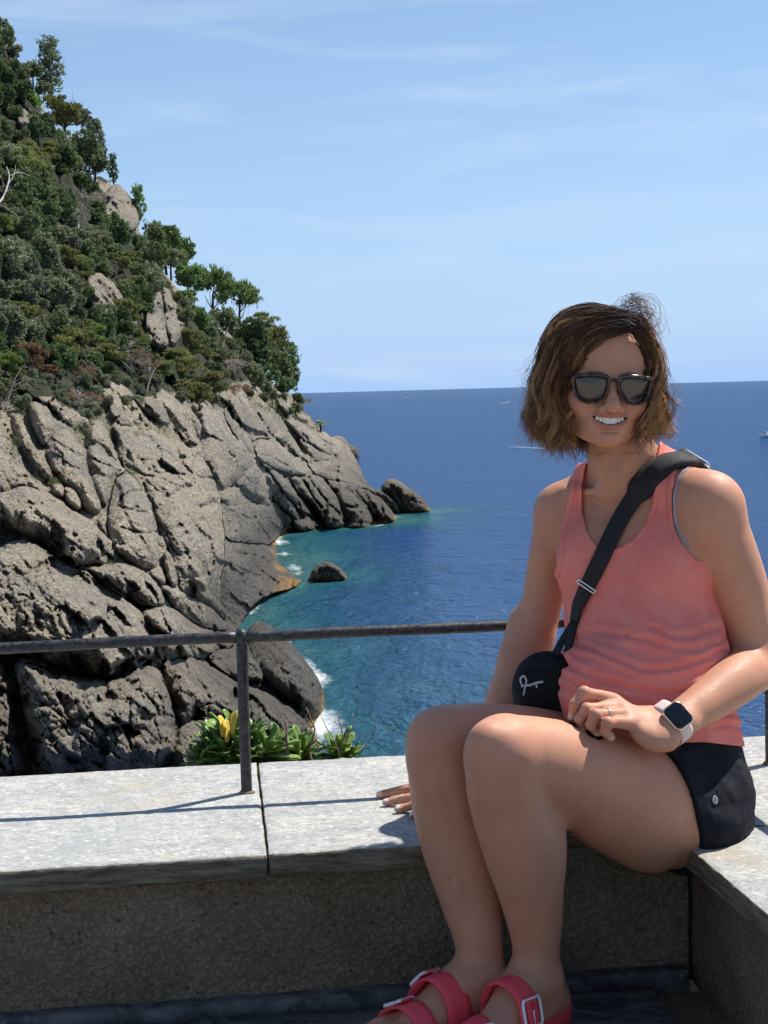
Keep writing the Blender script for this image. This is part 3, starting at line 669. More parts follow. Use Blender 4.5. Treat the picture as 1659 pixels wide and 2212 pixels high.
def crown_mesh(name, kind, rg):
    C, N, T = [], [], []
    if kind == 'round':
        for _ in range(11):
            a = rg.uniform(0, 6.28); z = rg.uniform(-.45, .62); r = .62 * math.sqrt(max(.05, 1 - z * z)) * rg.uniform(.5, 1.05)
            o = np.array([r * math.cos(a), r * math.sin(a), z * .85]); rr = rg.uniform(.28, .46)
            for _ in range(22):
                v = rg.normal(size=3); v /= np.linalg.norm(v); q = o + v * rr * rg.uniform(.8, 1.08); C.append(q); N.append(v); T.append(.5 + rg.uniform(-.28, .28))
        V, F, t = leaves(np.array(C), np.array(N), 4200, .15, .6, .06, rg, .15, np.array(T))
    elif kind == 'column':
        for i in range(13):
            z = -1.15 + i * .2; r = .55 * (1 - abs(i - 4.5) / 12) ; a = rg.uniform(0, 6.28)
            for j in range(2):
                a += 2.6; o = np.array([r * .55 * math.cos(a), r * .55 * math.sin(a), z]); rr = rg.uniform(.2, .34)
                for _ in range(12):
                    v = rg.normal(size=3); v /= np.linalg.norm(v); C.append(o + v * rr * np.array([1.1, 1.1, .7])); N.append(v + [0, 0, .4]); T.append(.5 + rg.uniform(-.3, .3))
        V, F, t = leaves(np.array(C), np.array(N), 3600, .16, .4, .05, rg, .5, np.array(T))
    elif kind == 'loose':
        for _ in range(15):
            a = rg.uniform(0, 6.28); z = rg.uniform(-.55, .6); r = rg.uniform(.2, .95) * math.sqrt(max(.1, 1 - z * z))
            o = np.array([r * math.cos(a), r * math.sin(a), z * .8]); rr = rg.uniform(.2, .36); tb = rg.uniform(.3, .75)
            for _ in range(16):
                v = rg.normal(size=3); v /= np.linalg.norm(v); v[2] = abs(v[2]) * .8 - .12; C.append(o + v * rr * np.array([1.15, 1.15, .62])); N.append(v + [0, 0, .5]); T.append(tb + rg.uniform(-.15, .15))
        V, F, t = leaves(np.array(C), np.array(N), 4600, .19, .26, .055, rg, .7, np.array(T))
    elif kind == 'umbrella':
        for _ in range(18):
            a = rg.uniform(0, 6.28); r = math.sqrt(rg.uniform(0, 1)) * .9; o = np.array([r * math.cos(a), r * math.sin(a), .62 * math.sqrt(max(0, 1 - r * r)) - .15 + rg.uniform(-.12, .12)]); rr = rg.uniform(.2, .33)
            for _ in range(16):
                v = rg.normal(size=3); v /= np.linalg.norm(v); C.append(o + v * rr * np.array([1.1, 1.1, .75])); N.append(v + [0, 0, .5]); T.append(.5 + rg.uniform(-.3, .3))
        V, F, t = leaves(np.array(C), np.array(N), 4600, .17, .32, .055, rg, .6, np.array(T))
    else:   # sparse
        for _ in range(9):
            a = rg.uniform(0, 6.28); z = rg.uniform(-.3, .7); r = rg.uniform(.3, 1.0) * math.sqrt(max(.1, 1 - z * z)); o = np.array([r * math.cos(a), r * math.sin(a), z * .8])
            for _ in range(10):
                v = rg.normal(size=3); v /= np.linalg.norm(v); C.append(o + v * .2); N.append(v + [0, 0, .3]); T.append(.5 + rg.uniform(-.3, .3))
        V, F, t = leaves(np.array(C), np.array(N), 1500, .16, .16, .07, rg, .4, np.array(T))
    me = mesh_np(name, V, F, False)
    color_attr(me, 'tint', np.c_[t, t, t])
    return me
def trunk_mesh(name, kind, rg, top=.35, n=9, fine=0):
    parts = []; h0 = -2.2 if kind == 'umbrella' else -1.5
    lean = rg.uniform(-.25, .25, 2)
    S = spline([[0, 0, h0], [lean[0] * .4, lean[1] * .4, h0 * .5], [lean[0], lean[1], -.15]], 8)
    parts.append(tube(S, np.linspace(.085, .05, 8), 7))
    for _ in range(n):
        a = rg.uniform(0, 6.28); e = rg.uniform(.1, top + .5); r = rg.uniform(.5, .9); s = S[rg.integers(4, 8)]
        q = s + np.array([math.cos(a) * r, math.sin(a) * r, e]); m = (s + q) / 2 + np.array([0, 0, rg.uniform(-.15, .1)])
        B = spline([s, m, q], 6); parts.append(tube(B, np.linspace(.035, .009, 6), 5))
        for _ in range(fine):
            s2 = B[rg.integers(2, 6)]; d = rg.normal(size=3) * .28 + (q - s) * .25; parts.append(tube(spline([s2, s2 + d * .5 + rg.normal(size=3) * .04, s2 + d], 5), np.linspace(.012, .004, 5), 3))
    V, F = join_np(parts); return mesh_np(name, V, F)

_rg = np.random.default_rng(21)
CROWN = {k: [crown_mesh('crown', k, _rg) for _ in range(n)] for k, n in (('round', 4), ('column', 2), ('loose', 4), ('umbrella', 2), ('sparse', 2))}
TRUNK = {k: [trunk_mesh('trunk', k, _rg, fine=(9 if k == 'sparse' else 1), n=(14 if k == 'sparse' else 8)) for _ in range(2)] for k in CROWN}
_cache = {}
def with_mat(me, mat):
    key = (me.name, mat.name)
    if key not in _cache:
        c = me.copy(); c.materials.clear(); c.materials.append(mat); _cache[key] = c
    return _cache[key]
NAMES = {'round': 'holm_oak', 'column': 'pine_tree', 'loose': 'pine_tree', 'umbrella': 'umbrella_pine', 'sparse': 'withered_tree'}
def tree(x, y, r, kind, leaf, label, group=None, sx=1.0, sz=1.0, tilt=0.0, cat='tree', name=None, off=.5, bark=None):
    r = r * 1.28; Y = float(hill_dist(x, y)); rad = r * Y / FPX
    a_, b2 = PY(x, y + 12, float(hill_dist(x, y + 12))), PY(x, y - 12, float(hill_dist(x, y - 12)))
    m_ = max(.25, (b2[2] - a_[2]) / (b2[1] - a_[1] + 1e-6)) if b2[1] > a_[1] else 2.0
    e_ = ray(x, y); e_ = e_[2] / e_[1]; p = PY(x, y, Y - 2.2 - min(rad * 2.2, .62 * rad * sz / max(.12, m_ - e_)))
    o = empty(name or NAMES[kind], Vector(p), label, cat, group)
    o.rotation_euler = (0, tilt, _rg.uniform(0, 6.28) if not tilt else 0); o.scale = (rad * sx, rad * sx, rad * sz)
    c = link('crown', with_mat(CROWN[kind][_rg.integers(len(CROWN[kind]))], M_LEAF[leaf]), None, o, (0, 0, 0)); c.rotation_euler = (0, 0, _rg.uniform(0, 6.28))
    link('trunk', with_mat(TRUNK[kind][_rg.integers(2)], bark or (M_PALE if leaf in ('dry', 'rust') else M_BARK)), None, o, (0, 0, 0))
    return o

TREES = [  # x, y, radius, crown, leaf, label, sx, sz
    (107,143,27,'column','blue','tall blue green pine alone on the skyline, highest tree of the ridge',1.35,1.15),
    (136,250,33,'loose','olive','yellow green pine just below the highest skyline pine',1,1.1),
    (116,222,20,'loose','olive','small yellow green pine top touching the skyline below the tallest pine',1,1.1),
    (43,198,24,'round','dark','deep green bushy tree left of the highest yellow green pine',1,1.1),
    (70,216,17,'round','bright','fresh green small tree beside the deep green bushy tree at upper left',1,1),
    (178,252,18,'round','grey','round grey green tree on the skyline right of the upper yellow pine',1,1),
    (198,275,18,'round','grey','grey green tree on the skyline above the big dark oak',1,1),
    (219,314,13,'column','oak','narrow upright tree on the skyline edge of the upper slope',1,1.2),
    (168,322,40,'round','oak','large dark holm oak under the skyline with bare branches beneath',1,1),
    (202,352,28,'round','oak','holm oak at the right foot of the large dark holm oak',1,1),
    (134,346,27,'round','dark','dark oak at the left foot of the large dark holm oak',1,1),
    (244,364,14,'column','dark','small spiky dark tree leaning out from the skyline above the bare crag',1,1.2),
    (298,441,21,'column','pine','green pine standing on the skyline behind the bare upper crag',1,1.0),
    (55,352,36,'loose','olive','spreading light green pine at the left edge with a grey trunk below',1.2,.9),
    (92,348,20,'loose','olive','right half crown of the light green pine near the left edge',1.2,1),
    (14,330,28,'loose','grey','pale pine crown cut by the left edge of the picture, upper slope',1,.9),
    (50,425,36,'round','dark','dark oak in the hollow under the spreading left pine',1,1),
    (96,408,28,'round','oak','green oak above the pale dead tree on the left slope',1,1),
    (134,446,28,'round','dark','dark green oak left of the pale dead tree',1,1),
    (100,462,28,'round','dark','dark oak with glossy leaves, lower left of the pale dead tree',1,1),
    (145,552,28,'loose','olive','bright yellow pine at the right edge of the big grey green oak wood',1.1,.9),
    (170,568,23,'loose','olive','yellow pine next to the arching branch on the middle slope',1.1,.9),
    (174,600,15,'loose','olive','lowest small yellow tuft of pine under the bright yellow pines',1,1.1),
    (232,556,17,'loose','olive','pine crown at the top of the arching branch',1.1,.7),
    (264,548,18,'loose','olive','pine crown to the right of the arching branch top',1.2,.7),
    (292,582,20,'loose','olive','drooping pine crown at the right end of the arching branch',1.1,.9),
    (249,508,28,'round','dark','round dark oak directly under the bare upper crag',1,1.1),
    (330,512,24,'round','oak','grey oak at the left end of the skyline pines',1,1),
    (357,524,29,'round','pine','upper green umbrella pine of the skyline group in the middle',1,1.2),
    (396,545,25,'round','pine','second green umbrella pine of the skyline group, further right',1,1.3),
    (406,597,27,'round','pine','rich green round pine lowest in the middle skyline group',1,.95),
    (368,558,24,'loose','grey','grey green pine in front of the skyline umbrella pines',1,1),
    (320,560,30,'round','oak','tall grey green oak left of the skyline pines',.9,1.3),
    (327,604,26,'round','grey','grey green oak above the pale rock columns',.9,1.3),
    (318,648,20,'round','dark','black green oak in the cleft left of the pale rock columns',.8,1.5),
    (457,626,34,'umbrella','pine','left of the two big umbrella pines that rise above the lower ridge',1,1.35),
    (512,650,34,'umbrella','pine','right of the two big umbrella pines that rise above the lower ridge',1,1.3),
    (565,694,21,'loose','olive','light green pine tip right of the two big umbrella pines',1,1.1),
    (533,722,36,'round','dark','very dark round oak under the right umbrella pine',1,1),
    (549,762,30,'round','dark','dark oak on the lower ridge below the very dark round oak',1,1),
    (592,735,24,'loose','olive','yellow green pine at the shoulder of the lower ridge',1,1.2),
    (606,755,25,'column','olive','upright yellow green pine near the end of the lower ridge',1.1,1.1),
    (630,780,17,'column','pine','last dark pine on the skyline with branches pointing at the sea',1.3,1.3),
    (604,800,28,'round','oak','dark oak under the last upright pines of the ridge',1,1.2),
    (571,806,28,'round','dark','shaded oak in the lower wood of the ridge end',1,1),
    (541,812,26,'round','oak','oak above the smooth slanting slabs near the ridge end',1,1),
    (614,838,22,'round','dark','lowest dark bush at the end of the ridge, over the sea horizon',1,1),
    (643,862,13,'round','oak','small bush where the ridge meets the sea horizon',1,1),
    (409,734,25,'loose','olive','pale yellow pine right of the pale rock columns',1,1.2),
    (399,684,20,'round','oak','rounded bush at the top right of the pale rock columns',1,1),
    (452,712,25,'round','grey','grey green round oak under the left umbrella pine',1,1),
    (440,745,24,'round','oak','shaded oak in the gully right of the pale yellow pine',1,1),
    (398,643,18,'round','bright','low green bush below the rich green round pine',1.2,.8),
    (277,672,28,'loose','olive','olive pine left of the cleft beside the pale rock columns',1,1.1),
    (252,684,24,'round','dark','dark bush behind the olive pine in the middle of the slope',1,1),
    (303,730,20,'loose','olive','narrow olive pine at the foot of the cleft',.9,1.2),
    (228,700,24,'round','dark','dark oak in the middle of the slope above the fresh green pine',1,1),
    (154,742,34,'loose','olive','broad olive pine on the lower slope left of the fresh green one',1,1.1),
    (204,724,20,'loose','bright','fresh bright green pine in the middle of the lower slope',1,1.3),
    (216,760,26,'loose','olive','spreading pine under the fresh bright green pine',1.2,.8),
    (243,770,20,'loose','olive','right tip of the spreading pine on the lower slope',1.3,.7),
    (68,770,28,'loose','rust','rust brown withered pine on the lower left slope',.95,1.2),
    (86,798,20,'loose','rust','low rust orange branch spread right of the withered pine trunk',1.5,.6),
    (36,806,15,'loose','olive','yellow green tuft left of the rust brown pine',1,1),
    (12,784,26,'loose','bright','yellow green bush at the left edge beside the rust brown pine',1,1),
    (182,808,17,'sparse','rust','small orange brown withered tree above the rocks',1,1.3),
    (168,862,26,'sparse','rust','reddish dry bush with grey bare twigs on top of the rocks',1.3,.7),
    (373,772,28,'loose','olive','left part of the leaning pine crown above the rocks',1.2,.8),
    (398,782,28,'loose','olive','right part of the leaning pine crown above the rocks',1.2,.9),
    (352,764,19,'loose','olive','flat pine tuft beneath the pale rock columns',1.4,.6),
    (445,830,33,'loose','olive','big yellow olive pine bush hanging over the tan rock face',1.1,1),
    (423,850,26,'loose','olive','lower green bush at the left of the big yellow olive pine bush',1,1),
    (396,832,18,'loose','olive','small olive tuft between the leaning trunk and the big pine bush',1.2,.8),
    (502,842,22,'sparse','rust','brown withered scrub on the slab right of the big pine bush',1.3,.8),
    (497,786,24,'sparse','dry','grey bare branches lying in the gap of the lower wood',1.6,.5),
    (555,648,10,'sparse','dry','tiny bare grey tree on the skyline right of the umbrella pines',1,1),
    (199,436,24,'sparse','dry','pale grey leafless bush beside the bare upper crag',1.2,1),
    (168,468,24,'sparse','dry','bleached dead tree with white branches on the left slope',.9,1.3),
    (280,770,20,'sparse','rust','brown dry twigs beneath the olive pine in the middle',1.5,.8),
    (320,790,18,'sparse','rust','reddish brown scrub left of the leaning pine trunk',1.4,.8),
    (268,745,17,'sparse','dry','white stubby branches at the foot of the olive pine',1.2,.7),
    (654,868,12,'sparse','rust','pinkish bare shrub at the tip of the ridge',1.3,.8),
    (30,560,34,'round','grey','largest grey green oak dome at the left edge of the oak wood',1.1,1),
    (92,545,34,'round','grey','grey green oak dome on the top of the oak wood',1.1,1),
    (60,640,34,'round','grey','grey green oak dome in the middle of the oak wood',1.1,1),
    (124,640,32,'round','grey','grey green oak dome on the right flank of the oak wood',1.1,1),
    (20,700,32,'round','grey','grey green oak dome at the lower left of the oak wood',1.1,1),
    (105,700,30,'round','oak','dull green oak dome low in the oak wood',1.1,1),
    (50,500,32,'round','oak','dull green oak dome at the upper edge of the oak wood',1.1,1),
]
TREES += [(480,690,26,'round','oak','shaded oak filling the gap between the two big umbrella pines',1,1),(430,690,22,'round','pine','green pine behind the left umbrella pine, low on the skyline',1,1),(585,770,26,'round','oak','dull oak in the middle of the wood at the ridge end',1,1),(620,812,20,'round','dark','dark bush under the last pine pointing at the sea',1,1),(555,722,24,'loose','olive','olive pine behind the very dark round oak',1,1),(518,780,24,'round','grey','grey green oak below the bare fallen branches',1,1),(470,770,20,'round','oak','oak at the foot of the long bare forked trunk',1,1),(384,562,20,'round','pine','green pine filling the gap in the middle skyline group',1,1),(342,548,20,'round','pine','green pine at the left of the middle skyline group',1,1),(6,78,20,'round','oak','dark tree at the very top left corner of the slope',1,1.2),(30,112,15,'round','grey','grey green bush on the skyline left of the tallest pine',1,1),(70,150,17,'round','oak','small oak on the skyline directly left of the tallest pine trunk',1,1),(92,192,15,'round','oak','low bush at the foot of the tallest skyline pine',1,1)]
placed = []
for x, y, r, k, lf, lab, sx, sz in TREES:
    tree(x, y, r, k, lf, lab, sx=sx, sz=sz, tilt=(.22 if y < 150 and k == 'loose' else 0)); placed.append((x, y, r))
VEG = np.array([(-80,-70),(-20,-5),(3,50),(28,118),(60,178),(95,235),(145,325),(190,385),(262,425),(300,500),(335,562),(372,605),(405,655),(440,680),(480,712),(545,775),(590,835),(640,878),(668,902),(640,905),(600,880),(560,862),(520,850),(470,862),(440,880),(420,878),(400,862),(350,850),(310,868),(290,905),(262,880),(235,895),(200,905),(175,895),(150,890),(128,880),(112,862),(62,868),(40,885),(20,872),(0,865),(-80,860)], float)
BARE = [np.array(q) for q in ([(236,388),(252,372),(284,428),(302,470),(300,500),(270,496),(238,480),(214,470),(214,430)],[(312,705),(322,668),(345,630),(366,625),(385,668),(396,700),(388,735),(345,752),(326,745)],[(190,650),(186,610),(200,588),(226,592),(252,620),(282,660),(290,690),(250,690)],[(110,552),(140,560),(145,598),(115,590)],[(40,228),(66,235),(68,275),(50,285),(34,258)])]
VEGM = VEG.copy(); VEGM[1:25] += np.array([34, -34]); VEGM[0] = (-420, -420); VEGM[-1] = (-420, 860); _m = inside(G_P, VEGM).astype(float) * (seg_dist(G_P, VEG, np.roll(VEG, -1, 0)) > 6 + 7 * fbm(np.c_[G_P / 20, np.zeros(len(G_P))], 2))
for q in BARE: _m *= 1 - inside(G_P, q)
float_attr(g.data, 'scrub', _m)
cand = RNG.uniform([-80, -30], [670, 900], (9000, 2)); cand = cand[inside(cand, VEG)]
nfill = 0
for x, y in cand:
    if any(inside(np.array([[x, y]]), q)[0] for q in BARE): continue
    if any((x - a) ** 2 + (y - b_) ** 2 < (.55 * r + 5) ** 2 for a, b_, r in placed): continue
    if nfill >= 275: break
    low = y > 800
    r = _rg.uniform(8, 14) if low else _rg.uniform(13, 22)
    f = fbm(np.array([[x / 90, y / 90, 1.5]]), 2)[0] + _rg.uniform(-.12, .12)
    if low: k, lf, lab, gp, cat_ = 'round', ('grey' if f < .1 else 'oak'), 'low grey green scrub bush growing among the rocks at the foot of the wood', 'scrub bushes at the foot of the wood', 'bush'
    elif f < -.1: k, lf, lab, gp, cat_ = 'round', 'dark', 'dark evergreen tree filling the wooded slope between the marked trees', 'dark filler trees of the wooded slope', 'tree'
    elif f < .16: k, lf, lab, gp, cat_ = 'round', ('grey' if x < 170 and 470 < y < 760 else 'oak'), 'dull green holm oak filling the wooded slope between the marked trees', 'dull green filler oaks of the wooded slope', 'tree'
    else: k, lf, lab, gp, cat_ = 'loose', ('olive' if f > .24 else 'grey'), 'loose light pine filling the wooded slope between the marked trees', 'light filler pines of the wooded slope', 'tree'
    where = ('at the left edge of the upper slope' if x < 60 and y < 330 else 'on the upper slope under the skyline' if y < 330 else 'in the oak wood at the left edge' if x < 150 and y < 560 else 'in the lower left wood' if x < 150 else 'around the bare upper crag' if y < 540 else 'in the middle of the slope' if x < 300 and y < 700 else 'beside the pale rock columns' if x < 400 and y < 760 else 'above the tan rocks in the middle' if x < 430 else 'on the lower ridge near the sea')
    lab = lab.replace('filling the wooded slope between the marked trees', 'filling gaps ' + where).replace('growing among the rocks at the foot of the wood', 'among the rocks ' + ('at the left edge' if x < 110 else 'below the rust brown pine' if x < 240 else 'under the leaning pine' if x < 400 else 'near the big pine bush' if x < 520 else 'near the palm end of the ridge')); gp = gp + ' ' + (where if not low else lab[-24:])
    tree(x, y, r, k, lf, lab, gp, sx=_rg.uniform(.9, 1.25), sz=_rg.uniform(.8, 1.2), cat=cat_, name=('scrub_bush' if low else None)); placed.append((x, y, r)); nfill += 1

# bare trunks one can follow: children of trees of their own
def limb_tree(name, label, pts, rads, mat, extra=(), leafc=None):
    P0 = [PY(x, y, float(hill_dist(x, y)) - d) for x, y, d in pts]; base = Vector(P0[0])
    o = empty(name, base, label, 'tree')
    Y = P0[0][1]; V, F = tube(spline(P0, 16), np.interp(np.linspace(0, 1, 16), np.linspace(0, 1, len(rads)), rads) * .62 * Y / FPX, 7)
    link('trunk', mesh_np('trunk', V, F), [mat], o)
    for br, r0 in extra:
        Pb = [PY(x, y, float(hill_dist(x, y)) - d) for x, y, d in br]; V, F = tube(spline(Pb, 10), np.linspace(r0, r0 * .3, 10) * .7 * Y / FPX, 5)
        link('branch', mesh_np('branch', V, F), [mat], o)
    return o
limb_tree('leaning_pine', 'dark curved trunk of the leaning pine above the tan rocks', [(316,852,4),(322,826,5),(333,800,6),(350,784,7),(378,776,7)], (4.2, 3.6, 3, 2.2, 1.4), M_BARK, [([(333,800,6),(345,780,7),(360,762,7)],1.8),([(350,784,7),(372,790,8),(398,800,8)],1.5),([(340,792,7),(330,775,7)],1.2)])
limb_tree('umbrella_pine', 'long bare trunk forking under the two big umbrella pines', [(474,776,5),(481,750,6),(490,712,8),(496,676,9),(492,664,9)], (3.2, 2.6, 2.2, 1.6, 1), M_BARK, [([(493,690,9),(510,668,9),(520,650,9)],1.6),([(494,672,9),(470,668,9),(448,655,9)],1.4),([(488,720,8),(500,700,9),(512,684,9)],1.2)])
limb_tree('arching_pine', 'grey arching branch of the pine over the bare middle crag', [(186,598,4),(192,588,6),(205,576,7),(222,566,7),(246,566,7)], (3.2, 3.4, 3, 2.2, 1.2), M_BARK, [([(222,566,7),(240,562,8),(262,570,8)],1.3),([(218,612,5),(230,618,6),(236,640,6)],1.4)])
limb_tree('spreading_pine', 'curved grey trunk of the pine at the left edge of the upper slope', [(-4,440,5),(8,424,6),(16,402,7),(20,380,8),(14,360,8)], (4.4, 3.8, 3, 2.2, 1.4), M_PALE, [([(20,380,8),(44,372,9),(70,384,9),(98,398,9)],1.5),([(16,400,7),(30,378,8),(34,356,9)],1.4)])
limb_tree('rusty_pine', 'dark leaning trunk under the rust brown withered pine', [(12,884,3),(18,862,4),(26,836,5),(36,812,6),(50,790,6)], (3.8, 3.2, 2.6, 2, 1.2), M_BARK, [([(26,836,5),(44,826,6),(72,826,6),(100,834,6)],1.7),([(24,846,5),(46,838,6),(80,842,6)],1.3),([(28,832,5),(40,820,6),(66,812,6),(98,822,6)],1.2),([(22,836,5),(10,832,5),(2,838,5)],1.2)])
limb_tree('dead_tree', 'white bleached dead trunk standing on the left slope', [(170,494,4),(169,476,5),(167,456,6),(165,442,6)], (2.0, 1.8, 1.4, .8), M_PALE, [([(168,470,5),(156,466,6),(148,476,6)],1.1),([(169,476,5),(184,480,6),(200,488,6)],1.0),([(167,458,6),(176,448,6),(182,436,6)],.9),([(168,466,6),(178,470,6),(190,468,6)],.8)])
limb_tree('dead_tree', 'pale fallen branch lying across the oaks at the left edge', [(0,444,7),(14,450,8),(34,464,8),(50,478,8),(76,488,8)], (1.8, 1.7, 1.5, 1.2, .6), M_PALE)
limb_tree('dead_tree', 'pale thin trunk slanting down beside the reddish scrub', [(258,776,5),(276,792,6),(290,804,6)], (1.4, 1.1, .7), M_PALE, [([(262,762,5),(282,758,6),(300,764,6)],1.2)])

# palm on the headland
Yp = float(hill_dist(690, 925)) - 3; pb = Vector(PY(692, 933, Yp)); mpx = Yp / FPX
palm = empty('palm_tree', pb, 'small palm tree standing on the headland slope above the sea', 'palm')
V, F = tube(spline([pb, pb + Vector((.1, 0, 9 * mpx)), pb + Vector((0, 0, 20 * mpx))], 6), np.linspace(2.6, 2.2, 6) * mpx, 8); link('trunk', mesh_np('trunk', V, F), [M_BARK], palm)
fr_parts = []
for i in range(26):
    a = i * 2.4; e = _rg.uniform(-.15, 1.1); L = _rg.uniform(15, 21) * mpx; top = pb + Vector((0, 0, 20 * mpx))
    d = np.array([math.cos(a) * math.cos(e), math.sin(a) * math.cos(e), math.sin(e)])
    S = np.array([np.array(top) + d * L * u - np.array([0, 0, 1]) * L * .55 * u * u for u in np.linspace(0, 1, 9)])
    side = np.cross(d, [0, 0, 1]); side /= np.linalg.norm(side); Vv, Ff = [], []
    for j in range(1, 9):
        for sg in (-1, 1):
            w = (.32 - .028 * j) * L; tip = S[j] + sg * side * w + d * w * .5 - np.array([0, 0, 1]) * w * .5; n0 = len(Vv)
            Vv += [S[j - 1], S[j], tip]; Ff.append([n0, n0 + 1, n0 + 2])
    me = mesh_np('frond', np.array(Vv), np.array(Ff), False); color_attr(me, 'tint', np.full((len(Vv), 3), _rg.uniform(.2, .9)))
    link('frond', me, [M_LEAF['pine']], palm)

# grass and low herbs in the cracks of the rocks
tv, tf, tt = [], [], []
for (x, y, w, h_, n) in [(28,965,6,22,260),(22,1000,5,14,120),(72,1040,8,8,160),(118,1040,9,7,260),(285,1022,9,8,260),(352,928,20,12,420),(330,945,22,10,500),(312,985,9,6,150),(245,1218,14,4,260),(205,905,22,10,500),(180,930,16,16,420),(255,900,20,12,420),(60,900,14,10,260),(300,950,14,12,200),(420,905,14,8,120),(560,862,20,10,400),(600,880,22,8,420),(640,905,22,8,420),(668,925,16,7,220),(50,880,16,9,260),(380,905,16,6,160),(236,930,10,8,200),(470,880,12,6,150)]:
    P = np.c_[RNG.normal(x, w, n), RNG.normal(y, h_, n)]; Y = hill_dist(P[:, 0], P[:, 1]) - 2.2; C = PYv(P[:, 0], P[:, 1], Y); L = RNG.uniform(2.5, 6, n) * Y / FPX
    d = RNG.normal(size=(n, 3)) * .45; d[:, 2] = 1; d /= np.linalg.norm(d, axis=1)[:, None]; s = np.cross(d, RNG.normal(size=(n, 3))); s /= np.linalg.norm(s, axis=1)[:, None]
    k = len(tv) and sum(len(a) for a in tv); i = np.arange(n)[:, None] * 3
    tv.append(np.stack([C - s * L[:, None] * .14, C + s * L[:, None] * .14, C + d * L[:, None]], 1).reshape(-1, 3)); tf.append(k + i + np.array([[0, 1, 2]])); tt.append(np.repeat(RNG.uniform(.1, 1, n), 3))
me = mesh_np('grass', np.concatenate(tv), np.concatenate(tf), False); q = np.concatenate(tt); color_attr(me, 'tint', np.c_[q, q, q])
tag(link('grass', me, [leaf_material('grass blades', [(.06, .08, .03), (.13, .16, .06), (.22, .22, .11)])]), 'tufts of grass and herbs in the cracks of the tan rocks', 'grass', kind='stuff')
# ================================================================ TERRACE: parapet, floor, railing, plants behind the wall
SLAB_Z = 0.26
J = Vector((-0.202, 2.329, 0)); ANG = R(6.35)
U = Vector((math.cos(ANG), math.sin(ANG), 0)); Vd = Vector((-math.sin(ANG), math.cos(ANG), 0))
def ST(s, t, z=0.0): return J + U * s + Vd * t + Vector((0, 0, z))

def grid_box(corners, z0, z1, step, amp, edge_amp, seed, uvround=.004):
    """block on a 4-cornered plan with a worn, chipped surface"""
    c = [np.array(q[:2], float) for q in corners]
    L = max(np.linalg.norm(c[1] - c[0]), np.linalg.norm(c[2] - c[3])); W = max(np.linalg.norm(c[3] - c[0]), np.linalg.norm(c[2] - c[1])); Hh = z1 - z0
    nx, ny, nz_ = max(2, int(L / step)), max(2, int(W / step)), max(2, int(Hh / min(step, .009)))
    def lin(n): return np.unique(np.r_[0, .003 / L, np.linspace(.008 / L, 1 - .008 / L, n), 1 - .003 / L, 1]) 
    gx, gy, gz = lin(nx), np.linspace(0, 1, ny + 1), np.linspace(0, 1, nz_ + 1)
    V, F, n = [], [], 0
    def face(A, B, fn):
        nonlocal n
        a, b = np.meshgrid(A, B, indexing='ij'); P = fn(a.ravel(), b.ravel()); na_, nb_ = len(A), len(B)
        i, j = np.meshgrid(np.arange(na_ - 1), np.arange(nb_ - 1), indexing='ij'); q = (i * nb_ + j).ravel() + n
        V.append(P); F.append(np.stack([q, q + nb_, q + nb_ + 1, q + 1], 1)); n += len(P)
    S = lambda x, y, z: np.stack([x, y, z], 1)
    face(gx, gy, lambda a, b: S(a, b, np.ones_like(a))); face(gx, gy[::-1], lambda a, b: S(a, b, np.zeros_like(a)))
    face(gx, gz, lambda a, b: S(a, np.zeros_like(a), b)); face(gx, gz[::-1], lambda a, b: S(a, np.ones_like(a), b))
    face(gy, gz[::-1], lambda a, b: S(np.zeros_like(a), a, b)); face(gy, gz, lambda a, b: S(np.ones_like(a), a, b))
    V = np.concatenate(V); F = np.concatenate(F)
    key = np.round(V * 1e5).astype(np.int64); _, first, inv = np.unique(key, axis=0, return_index=True, return_inverse=True)
    V = V[first]; F = inv.ravel()[F]
    u, v, w = V.T
    xy = (1 - u)[:, None] * (1 - v)[:, None] * c[0] + u[:, None] * (1 - v)[:, None] * c[1] + u[:, None] * v[:, None] * c[2] + (1 - u)[:, None] * v[:, None] * c[3]
    P = np.c_[xy, z0 + w * Hh]
    # round the edges
    d = np.stack([np.minimum(u, 1 - u) * L, np.minimum(v, 1 - v) * W, np.minimum(w, 1 - w) * Hh], 1)
    out = np.zeros_like(P); ctr = P.mean(0); r = uvround * (1 + .8 * fbm(P * 30 + seed, 2))[:, None]
    near_ = np.clip(1 - d / r, 0, 1); cnt = (near_ > 0).sum(1)
    ux = (c[1] - c[0]) / np.linalg.norm(c[1] - c[0]); vy = (c[3] - c[0]) / np.linalg.norm(c[3] - c[0])
    sg = np.stack([np.where(u < .5, 1, -1), np.where(v < .5, 1, -1), np.where(w < .5, 1, -1)], 1)
    mv = near_ * r * .42 * (cnt > 1)[:, None]
    P[:, :2] += (mv[:, 0] * sg[:, 0])[:, None] * ux + (mv[:, 1] * sg[:, 1])[:, None] * vy; P[:, 2] += mv[:, 2] * sg[:, 2]
    nz2 = fbm(np.c_[P[:, 0] * 9, P[:, 1] * 9, P[:, 2] * 9] + seed, 4, .6)
    top = (w > .999) | (w < .001)
    P[:, 2] += np.where(w > .5, 1, -1) * top * nz2 * amp
    side = ((v < .001) | (v > .999)); e = fbm(np.c_[P[:, 0] * 16, P[:, 1] * 16, P[:, 2] * 50] + seed + 5, 4, .6) * edge_amp
    P[:, :2] += (side * e * np.where(v < .5, 1, -1))[:, None] * vy
    P[:, :2] += (((u < .001) | (u > .999)) * e * .6 * np.where(u < .5, 1, -1))[:, None] * ux
    return P, F

